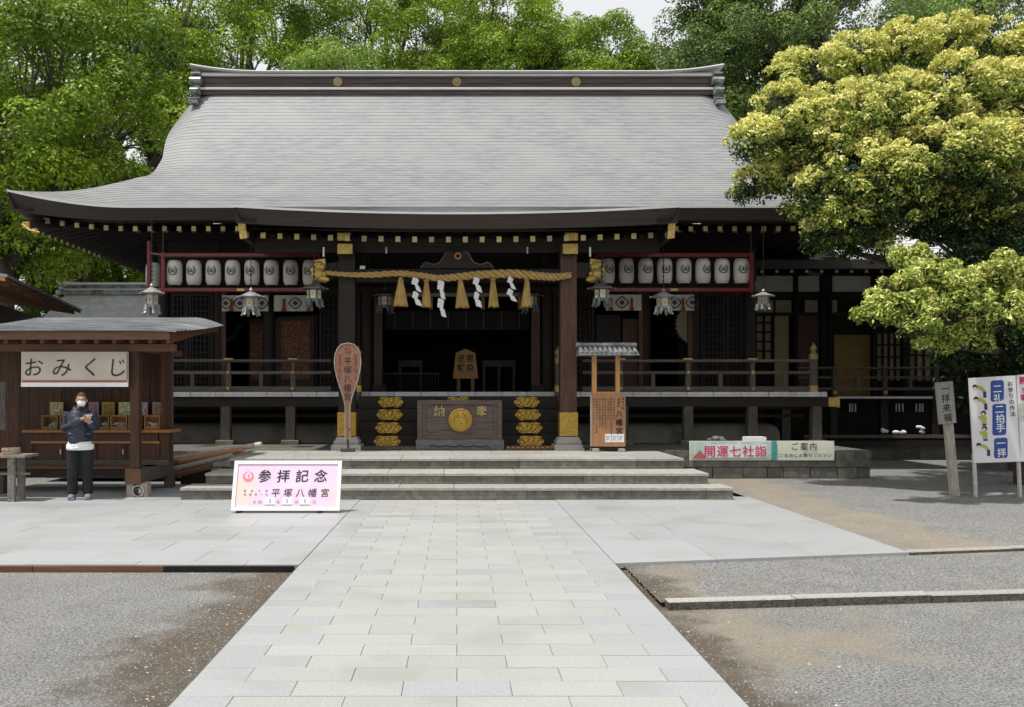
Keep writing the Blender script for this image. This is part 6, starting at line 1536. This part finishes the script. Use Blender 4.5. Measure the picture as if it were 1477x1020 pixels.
# hands: palm, four fingers and thumb, curled round the slip
def hand(c, d, up, side):
    c = Vector(c); d = Vector(d).normalized(); up = Vector(up).normalized(); w_ = d.cross(up).normalized()*side
    for k in range(3): p = c+d*(0.012+0.022*k); eb_(p, (0.03, 0.022, 0.03))
    for k, (L, o) in enumerate(((0.066, 0.026), (0.074, 0.009), (0.068, -0.009), (0.054, -0.026))):
        b0 = c+d*0.062+w_*o; p1 = b0+d*L*0.45+up*0.004; p2 = p1+d*L*0.3+up*0.02; p3 = p2+d*L*0.1+up*0.022
        etube(q, [tuple(b0-d*0.02), tuple(p1), tuple(p2), tuple(p3)], [0.010, 0.009, 0.0085, 0.007], n=8)
    t0 = c+d*0.02+w_*0.028; t1 = t0+w_*0.025+d*0.02+up*0.012; t2 = t1+d*0.025+up*0.014; etube(q, [tuple(t0), tuple(t1), tuple(t2)], [0.013, 0.011, 0.008], n=8)
hand((0.085, -0.258, 1.268), (0.8, -0.15, 0.12), (0, -0.5, 0.86), 1); hand((0.15, -0.245, 1.21), (-0.35, -0.25, 0.55), (0.3, -0.6, 0.3), -1)
body = organic('body', q, M['skin'], man, 0.0075, 2)
q = MB(); etube(q, [(0, 0.005, 0.93), (0, 0.0, 0.84)], [0.155, 0.165], ell=0.8)
for s in (-1, 1): etube(q, [(s*0.085, 0, 0.88), (s*0.095, -0.005, 0.70), (s*0.10, -0.02, 0.48), (s*0.108, -0.005, 0.30), (s*0.112, 0.0, 0.085)], [0.115, 0.105, 0.088, 0.082, 0.076])
for s in (-1, 1):
    for z in (0.13, 0.17, 0.46, 0.5): q.ball(V3(s*0.11, -0.04, z), (0.055, 0.05, 0.012))
organic('trousers', q, M['black_cloth'], man, 0.012, 2)
q = MB(); q.lathe([(0.198, 0.0), (0.205, 0.03), (0.20, 0.09), (0.175, 0.13)], V3(0, 0, 0.77), 22, sy=0.82); 
q.tube([V3(-0.12, -0.14, 0.79), V3(0.02, -0.17, 0.82), V3(0.14, -0.13, 0.86)], 0.018, 6); q.tube([V3(-0.1, -0.15, 0.84), V3(0.06, -0.168, 0.86)], 0.014, 6)
organic('shirt', q, M['mask'], man, 0.011, 2)
q = MB(); etube(q, [(0, 0.01, 0.85), (0, 0.01, 0.88), (0, 0.0, 1.0), (0, 0.0, 1.15), (0, 0.0, 1.28), (0, 0.005, 1.37), (0.0, 0.0, 1.42)], [0.165, 0.185, 0.19, 0.195, 0.205, 0.165, 0.085], ell=0.76, n=18)
etube(q, armL[:3]+[(0.045, -0.24, 1.25)], [0.085, 0.078, 0.065, 0.050]); etube(q, armR[:3]+[(0.165, -0.225, 1.195)], [0.085, 0.078, 0.065, 0.050])
for s in (-1, 1):
    for (x, y_, z, a) in ((0.24, 0, 1.2, .05), (0.25, -.02, 1.12, .05), (0.2, -.1, 1.15, .045), (0.15, -.12, 1.02, .06), (0.1, -.13, 0.95, .05), (0.22, -.04, 1.3, .05)): q.ball(V3(s*x*0.86, y_, z), (a, a*0.9, 0.018))
etube(q, [(-0.08, -0.05, 1.40), (-0.06, 0.05, 1.43), (0.06, 0.05, 1.43), (0.10, -0.04, 1.40), (0.06, -0.10, 1.36)], [0.035]*5)
etube(q, [(-0.085, -0.03, 1.40), (-0.06, -0.11, 1.30), (0.01, -0.15, 1.2)], [0.03, 0.025, 0.012])
jk = organic('jacket', q, M['navy'], man, 0.011, 2)
q = MB(); q.tube([V3(0.02, -0.157, 1.36), V3(0.0, -0.163, 1.2), V3(0.0, -0.155, 1.0), V3(0.0, -0.145, 0.9)], 0.005, 5); q.build('zip', M['ink'], jk)
# dark collar lining and inner shirt
q = MB(); q.ball(V3(0.02, -0.075, 1.385), (0.07, 0.06, 0.05)); organic('collar', q, M['black_cloth'], man, 0.01, 1)
# hair, mask, eyes, shoes
q = MB(); nn_, mm = 18, 10; vs = []
for i in range(mm+1):
    for j in range(nn_):
        a = 2*math.pi*j/nn_; th = (0.36 if math.sin(a) < -0.45 else 0.55 if math.sin(a) < 0.1 else 0.80)*math.pi*i/mm*1.0
        th = min(th, math.pi*0.80); vs.append(V3(hc[0]+0.0805*math.sin(th)*math.cos(a), hc[1]+0.006+0.097*math.sin(th)*math.sin(a), hc[2]+0.002+0.111*math.cos(th)))
q.add(vs, [(i*nn_+j, (i+1)*nn_+j, (i+1)*nn_+(j+1) % nn_, i*nn_+(j+1) % nn_) for i in range(mm) for j in range(nn_)], True)
hr = q.build('hair', M['hair'], man)
hr.scale = (1, 1, 1)
q = MB(); q.ball(V3(0.032, -0.118, 1.495), (0.062, 0.052, 0.050), 16, 10); mk = q.build('mask', M['mask'], man)
q = MB()
for s in (-1, 1): q.tube([V3(0.032+s*0.055, -0.12, 1.51), V3(0.03+s*0.08, -0.06, 1.53)], 0.0022, 4)
q.build('mask_strap', M['mask'], mk)
for s in (-1, 1):
    q = MB(); q.ball(V3(0.034+s*0.031, -0.139, 1.551), (0.013, 0.006, 0.005), 8, 6); q.build('eye', M['ink'], man)
    q = MB(); q.tube([V3(0.034+s*0.014, -0.146, 1.572), V3(0.034+s*0.048, -0.134, 1.57)], 0.0035, 5); q.build('eyebrow', M['hair'], man)
    q = MB(); x = 0.115*s; etube(q, [(x, 0.05, 0.045), (x, -0.03, 0.05), (x+0.012*s, -0.12, 0.042), (x+0.016*s, -0.175, 0.032)], [0.045, 0.05, 0.047, 0.03]); q.box(*[v for v in (PX0+x-0.045, PX0+x+0.05, PY0-0.17, PY0+0.08)], 0.004, 0.03)
    sh_ = organic('shoe', q, M['shoe'], man, 0.009, 2)
q = MB(); M4 = Matrix.Translation(V3(0.155, -0.30, 1.285)) @ Euler((R(-50), R(-25), R(10))).to_matrix().to_4x4(); q.obox(M4, 0.055, 0.10, 0.003)
man.rotation_euler = (0, 0, R(16)); rz_ = Matrix.Rotation(R(16), 4, 'Z')
fsl = tag(q.build('fortune_slip', M['shide'], org=V3(0.155, -0.30, 1.285)), 'small white paper slip held in both hands by the man', 'paper slip')

fsl.location = Vector((PX0, PY0, 0))+rz_ @ Vector((0.155, -0.30, 1.285)); fsl.rotation_euler = (0, 0, R(16))
# ============================================================ trees
M['bark'] = mat('bark', (0.045, 0.036, 0.028), (0.11, 0.09, 0.072), 5, (5, 5, 1), rough=0.9, bump=0.6)
M['leaf_mid'] = leaf_mat('leaf_mid', (0.040, 0.10, 0.008), (0.34, 0.48, 0.035), 0.24)
M['leaf_fresh'] = leaf_mat('leaf_fresh', (0.09, 0.19, 0.012), (0.40, 0.52, 0.055), 0.28)
M['leaf_pale'] = leaf_mat('leaf_pale', (0.16, 0.28, 0.04), (0.44, 0.56, 0.13), 0.33)
M['leaf_pine'] = leaf_mat('leaf_pine', (0.06, 0.12, 0.03), (0.32, 0.44, 0.12), 0.28)
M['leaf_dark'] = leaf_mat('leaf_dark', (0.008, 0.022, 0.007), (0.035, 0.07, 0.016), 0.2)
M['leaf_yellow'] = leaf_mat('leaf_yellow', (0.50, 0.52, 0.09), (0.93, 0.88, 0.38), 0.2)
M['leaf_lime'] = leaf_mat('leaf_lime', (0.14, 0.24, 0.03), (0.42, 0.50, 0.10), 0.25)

def leaves_mesh(name, pts, nrm, size, tone, mats, midx, rng, aspect=0.5, droop=0.4, tri=False):
    """diamond leaves; nrm = preferred face normal"""
    n = len(pts)
    rnd = rng.normal(size=(n, 3)); nn = nrm+rnd*droop; nn /= np.linalg.norm(nn, axis=1, keepdims=True)+1e-9
    t = np.cross(nn, rng.normal(size=(n, 3))); t /= np.linalg.norm(t, axis=1, keepdims=True)+1e-9
    b = np.cross(nn, t); L = (size*rng.uniform(0.7, 1.25, n))[:, None]
    if tri:
        V = np.stack([pts-t*L*0.5-b*L*aspect*0.5, pts-t*L*0.4+b*L*aspect*0.5, pts+t*L*0.6], 1); k = 3
    else:
        V = np.stack([pts-t*L*0.5, pts+b*L*aspect*0.5+nn*L*0.04, pts+t*L*0.5, pts-b*L*aspect*0.5+nn*L*0.04], 1); k = 4
    me = bpy.data.meshes.new(name); me.vertices.add(n*k); me.vertices.foreach_set('co', V.reshape(-1).astype(np.float32))
    me.loops.add(n*k); me.loops.foreach_set('vertex_index', np.arange(n*k, dtype=np.int32))
    me.polygons.add(n); me.polygons.foreach_set('loop_start', np.arange(0, n*k, k, dtype=np.int32))
    me.update()
    at = me.attributes.new('tone', 'FLOAT', 'FACE'); at.data.foreach_set('value', tone.astype(np.float32))
    for m_ in mats: me.materials.append(m_)
    me.polygons.foreach_set('material_index', midx.astype(np.int32)); me.update()
    return me
def shell(rng, n, lo=0.75, up_bias=0.35):
    d = rng.normal(size=(n, 3)); d[:, 2] += up_bias; d /= np.linalg.norm(d, axis=1, keepdims=True)
    r_ = rng.uniform(lo**3, 1.0, n)**(1/3); return d, r_
def limb(q, a, b, r0, r1, rs, sag=0.1, n=6):
    a = Vector(a); b = Vector(b); L = (b-a).length; pts = []
    o1 = Vector((rs.uniform(-1, 1), rs.uniform(-1, 1), rs.uniform(0, 1)))*L*0.12
    for i in range(n+1):
        t = i/n; pts.append(a.lerp(b, t)+o1*math.sin(math.pi*t)+Vector((rs.uniform(-1, 1), rs.uniform(-1, 1), rs.uniform(-1, 1)))*L*0.02*(0 < i < n))
    q.tube(pts, [r0+(r1-r0)*i/n for i in range(n+1)], 7, cap=False)
    return pts
def tree(name, label, px, Y, ztop, Rc, zbase, leafm, seed, cat='tree', nb=14, npuff=19, nleaf=270, lsize=0.14, group=None, puff=(0.45, 0.85), trunk_r=0.32, squash=1.0, tri=False, x=None, shape='round', lo=0.7):
    rs = random.Random(seed); rng = np.random.default_rng(seed)
    X = (px-VX)*Y/FPX if x is None else x
    t = thing(name, (X, Y, 0), label, cat, group)
    H = ztop-zbase; zc = zbase+H*0.5; centres = []
    for i in range(nb):
        g_ = (i+0.5)/nb; ph = i*2.39996+seed; u = 1-2*g_; rr_ = math.sqrt(1-u*u)
        k = rs.uniform(0.55, 0.72)
        if shape == 'pine':
            zz = zbase+H*(0.05+0.9*g_); rad = Rc*(1.0-0.55*g_)*rs.uniform(0.35, 0.75); c = (X+rad*math.cos(ph), Y+rad*math.sin(ph), zz); br = Rc*0.36
        else: c = (X+Rc*k*rr_*math.cos(ph), Y+Rc*k*rr_*math.sin(ph), zc+H*0.5*k*u*1.05); br = min(Rc, H*0.5)*rs.uniform(0.36, 0.46)
        centres.append((c, br))
    q = MB(); tp = [(X, Y, -0.1), (X+rs.uniform(-.2, .2), Y, zbase*0.5), (X+rs.uniform(-.4, .4), Y+rs.uniform(-.3, .3), zbase+H*0.15), (X+rs.uniform(-.5, .5), Y, zbase+H*0.45), (X+rs.uniform(-.5, .5), Y, zbase+H*0.75)]
    q.tube(tp, [trunk_r*1.25, trunk_r, trunk_r*0.8, trunk_r*0.5, trunk_r*0.2], 10); q.build('trunk', M['bark'], t)
    P_, N_, T_ = [], [], []
    for (c, br) in centres:
        f = min(0.95, max(0.1, (c[2]-zbase)/H*0.75)); tpz = zbase*0.9+(H*0.6)*f; a = Vector((X, Y, tpz))
        q = MB(); pts = limb(q, a, c, trunk_r*0.42, trunk_r*0.14, rs)
        q2 = MB(); tone_b = rs.uniform(0.15, 0.8)
        for k in range(npuff):
            d = Vector((rs.gauss(0, 1), rs.gauss(0, 1), rs.gauss(0.25, 0.9)*squash)).normalized(); pr = rs.uniform(*puff); pc = Vector(c)+Vector((d.x*br, d.y*br, d.z*br*0.75))*rs.uniform(0.6, 1.05)
            if k % 4 == 0: limb(q, pts[4], pc, trunk_r*0.12, trunk_r*0.05, rs, n=4)
            n = int(nleaf*(pr/0.65)**2); dd, r_ = shell(rng, n, lo, 0.45)
            P_.append(np.array(pc)+dd*r_[:, None]*np.array((pr, pr, pr*0.72))); up = np.zeros_like(dd); up[:, 2] = 0.5; N_.append(dd*0.8+up)
            T_.append(np.clip(tone_b+rs.uniform(-0.18, 0.18)+rng.normal(0, 0.16, n), 0, 1))
        q.build('limb', M['bark'], t)
    P_ = np.concatenate(P_)-np.array((X, Y, 0)); N_ = np.concatenate(N_); T_ = np.concatenate(T_)
    me = leaves_mesh('crown', P_, N_, lsize, T_, [leafm], np.zeros(len(P_)), rng, 0.55, 0.45, tri)
    mesh_obj('crown', me, t, (X, Y, 0)); return t
BG = 'trees behind the shrine hall'
tree('broadleaf_tree', 'broad green tree filling the far left edge above the kiosk', 10, 27, 14.2, 5.0, 4.0, M['leaf_mid'], 1, group=BG)
tree('broadleaf_tree', 'leafy green tree with dark crossing limbs left of the hall roof', 125, 33, 18.8, 5.9, 4.0, M['leaf_mid'], 2, group=BG, trunk_r=0.42, nb=14)
tree('broadleaf_tree', 'tall mid green tree whose dark trunk shows beside the left roof ridge end', 245, 38, 21.5, 6.2, 5.5, M['leaf_mid'], 3, group=BG, trunk_r=0.5, nb=14)
tree('broadleaf_tree', 'green tree above the left quarter of the roof ridge', 360, 44, 25, 6.6, 8, M['leaf_mid'], 4, group=BG, trunk_r=0.4, nb=14)
tree('domed_tree', 'pale fresh green domed tree just above the ridge left of its middle disc', 480, 35, 15.6, 3.0, 8, M['leaf_pale'], 5, group=BG, nb=11, nleaf=260, puff=(0.35, 0.6))
tree('broadleaf_tree', 'tall green tree with thin pale limbs rising behind the pale domed tree', 560, 46, 26.5, 6.2, 9, M['leaf_mid'], 6, group=BG, nb=15)
tree('broadleaf_tree', 'fresh green tree directly above the middle ridge disc', 655, 42, 23.5, 5.2, 8, M['leaf_fresh'], 7, group=BG, nb=15, trunk_r=0.25)
tree('broadleaf_tree', 'bright green rounded tree left of the open patch of sky', 752, 44, 22.6, 4.9, 9, M['leaf_fresh'], 8, group=BG, trunk_r=0.28, nb=15)
tree('broadleaf_tree', 'bright green tree sloping down under the open patch of sky', 858, 45, 20.8, 4.3, 12, M['leaf_fresh'], 9, group=BG, trunk_r=0.25, nb=11)
tree('broadleaf_tree', 'small fresh green tree at the lowest point of the skyline beside the pine', 938, 43, 18.3, 2.8, 11, M['leaf_fresh'], 10, group=BG, trunk_r=0.2, nb=9)
tree('pine_tree', 'dark blue-green pine behind the right ridge end', 1035, 37, 23, 4.4, 9.5, M['leaf_pine'], 11, group=BG, shape='pine', nb=15, lsize=0.13, squash=0.5)
tree('pine_tree', 'dark pine with bare brown trunk above the left part of the yellow-green tree', 1185, 36, 22, 5.4, 9.5, M['leaf_pine'], 12, group=BG, shape='pine', nb=16, lsize=0.13, squash=0.5, trunk_r=0.4)
tree('broadleaf_tree', 'bright green tree glimpsed between the two pines behind the right ridge end', 1110, 43, 21, 4.5, 10, M['leaf_fresh'], 13, group=BG, nb=11)
tree('pine_tree', 'dark evergreen at the top right corner behind the yellow-green tree', 1390, 38, 21, 5.8, 10, M['leaf_pine'], 14, group=BG, shape='pine', nb=16, lsize=0.13, squash=0.5)
tree('dark_tree', 'dense dark tree low at the left, under the hall eave tip', 50, 36, 11.5, 5.0, 2.2, M['leaf_mid'], 15, group=BG, nb=10, trunk_r=0.25)
tree('dark_tree', 'dense dark tree between the kiosk roof and the hall eave', 178, 36, 10.5, 3.8, 3.0, M['leaf_mid'], 16, group=BG, nb=10, trunk_r=0.25)
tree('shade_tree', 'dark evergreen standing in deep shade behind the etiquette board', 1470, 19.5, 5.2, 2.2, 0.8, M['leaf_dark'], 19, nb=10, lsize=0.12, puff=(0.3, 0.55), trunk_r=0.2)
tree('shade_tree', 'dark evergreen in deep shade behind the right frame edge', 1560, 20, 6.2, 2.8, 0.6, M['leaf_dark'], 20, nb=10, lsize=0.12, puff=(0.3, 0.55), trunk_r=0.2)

# --- the big yellow-green tree
yt = thing('yellow_leaved_tree', (10.4, 16.2, 0), 'big rounded tree with fresh yellow leaf tips hanging over the right side of the hall', 'tree')
rng = np.random.default_rng(77); rs = random.Random(77)
BO = [(1088, 210, 50, 15.6), (1128, 158, 48, 15.8), (1170, 112, 58, 16.2), (1235, 88, 56, 16.2), (1300, 72, 52, 16.2), (1365, 66, 50, 16.4), (1425, 66, 50, 16.4), (1478, 80, 46, 16.2),
      (1098, 258, 44, 16.0), (1210, 215, 60, 15.3), (1340, 190, 64, 15.0), (1270, 300, 62, 15.0), (1400, 265, 64, 14.8), (1165, 300, 44, 15.6), (1260, 345, 40, 15.4), (1150, 240, 50, 15.8), (1165, 180, 56, 15.6), (1225, 165, 62, 15.4), (1295, 150, 62, 15.3), (1365, 145, 62, 15.3), (1440, 150, 66, 15.3),
      (1190, 285, 48, 15.4), (1235, 250, 64, 15.0), (1300, 240, 66, 14.8), (1370, 230, 66, 14.8), (1445, 235, 70, 14.9),
      (1185, 335, 36, 15.5), (1230, 320, 50, 15.2), (1295, 310, 58, 15.2), (1370, 300, 62, 15.2), (1450, 305, 66, 15.3), (1215, 352, 26, 15.6), (1150, 262, 30, 16.6),
      (1262, 450, 26, 13.4), (1300, 425, 36, 13.5), (1345, 400, 34, 13.7), (1330, 460, 34, 13.3), (1385, 430, 42, 13.4), (1440, 405, 40, 13.6), (1450, 455, 44, 13.4), (1395, 485, 32, 13.6), (1480, 440, 46, 13.5), (1350, 495, 20, 13.7), (1290, 375, 18, 14.2), (1330, 372, 20, 14.1),
      (1260, 200, 60, 17.6), (1340, 180, 60, 17.6), (1420, 190, 60, 17.6), (1480, 210, 60, 17.4), (1300, 280, 55, 17.2), (1400, 300, 55, 17.2)]
DK = [(1440, 515, 46, 15.0), (1475, 490, 40, 14.6), (1395, 372, 26, 14.6), (1450, 372, 30, 14.6), (1395, 515, 26, 15.6), (1475, 530, 40, 15.0), (1460, 350, 36, 14.9), (1400, 352, 30, 15.0), (1340, 340, 24, 15.2), (1450, 565, 30, 16.4), (1480, 590, 30, 16.6)]
for xx, yy in ((1560, 100), (1560, 200), (1560, 300), (1640, 180), (1640, 280), (1560, 420), (1620, 400)): BO.append((xx, yy, 70, 15.6))
q = MB(); q.tube([(10.6, 16.4, -0.1), (10.5, 16.4, 1.6), (10.2, 16.3, 3.2), (10.0, 16.2, 5.0)], [0.42, 0.34, 0.28, 0.16], 12); q.build('trunk', M['bark'], yt)
P_, N_, T_, I_ = [], [], [], []
for bi, (bx, by, br_, Yb_) in enumerate(BO+DK):
    bx += rs.uniform(-14, 14)*(bi > 5 and bi < 27); by += rs.uniform(-16, 16)*(bi > 7 and bi < 26); c = W(bx, by, Yb_); br = br_*rs.uniform(0.85, 1.12)*Yb_/FPX
    q = MB(); zj = min(max(1.8, c.z-1.6), 4.8); limb(q, (10.3, 16.3, zj), c, 0.09, 0.025, rs, n=7)
    off = bx > 1500; npf = int((8+br*br*80)*(0.45 if off else 1.0))
    for k in range(npf):
        u = rs.uniform(-0.75, 1.0); ph = rs.uniform(0, 2*math.pi); s_ = math.sqrt(max(0, 1-u*u)); d = Vector((s_*math.cos(ph), s_*math.sin(ph), u))
        if d.y > 0.35 and rs.random() < 0.7: d.y = -d.y
        pr = rs.uniform(0.09, 0.18); pc = c+Vector((d.x, d.y, d.z*0.85))*br*rs.uniform(0.74, 1.0)
        if k % 9 == 0: limb(q, c, pc, 0.03, 0.012, rs, n=3)
        n = int(120*(pr/0.15)**1.5); dd, r_ = shell(rng, n, 0.45, 0.5)
        P_.append(np.array(pc)+dd*r_[:, None]*pr*np.array((1.1, 1.1, 0.8))); up = np.zeros_like(dd); up[:, 2] = 0.35; N_.append(dd*0.55+up)
        grow_shade = 0.85*d.z+(280-by)/330*0.55-0.08+rs.uniform(-0.35, 0.35)      # fresh growth on upper shoots; darker undersides also paint in shade between clumps
        kind = np.where(grow_shade+rng.normal(0, 0.16, n)+(r_-0.8)*1.5+dd[:, 2]*0.35 > 0.12, 1, np.where(grow_shade+rng.normal(0, 0.25, n) > -0.35, 2, 0))
        if by > 365: grow_shade += 0.55; kind = np.where(0.6*d.z+rng.normal(0.2, 0.3, n)+(r_-0.8)*1.5 > 0.0, 1, np.where(d.z > -0.6, 2, 0)); kind = np.where(kind == 1, np.where(rng.uniform(size=n) < 0.45, 1, 2), kind)
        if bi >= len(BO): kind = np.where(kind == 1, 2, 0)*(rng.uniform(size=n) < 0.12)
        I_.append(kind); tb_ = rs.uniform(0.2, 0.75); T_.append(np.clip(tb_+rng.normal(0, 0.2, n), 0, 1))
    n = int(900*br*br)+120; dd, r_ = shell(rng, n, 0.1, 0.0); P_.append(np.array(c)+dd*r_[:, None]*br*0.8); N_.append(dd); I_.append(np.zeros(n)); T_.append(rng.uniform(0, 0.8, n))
    q.build('limb', M['bark'], yt)
P_ = np.concatenate(P_)-np.array((10.4, 16.2, 0)); N_ = np.concatenate(N_); T_ = np.concatenate(T_); I_ = np.concatenate(I_)
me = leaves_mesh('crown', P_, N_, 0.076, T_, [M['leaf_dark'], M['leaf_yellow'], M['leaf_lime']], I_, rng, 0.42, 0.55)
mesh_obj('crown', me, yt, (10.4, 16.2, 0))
print('yellow leaves', len(P_))
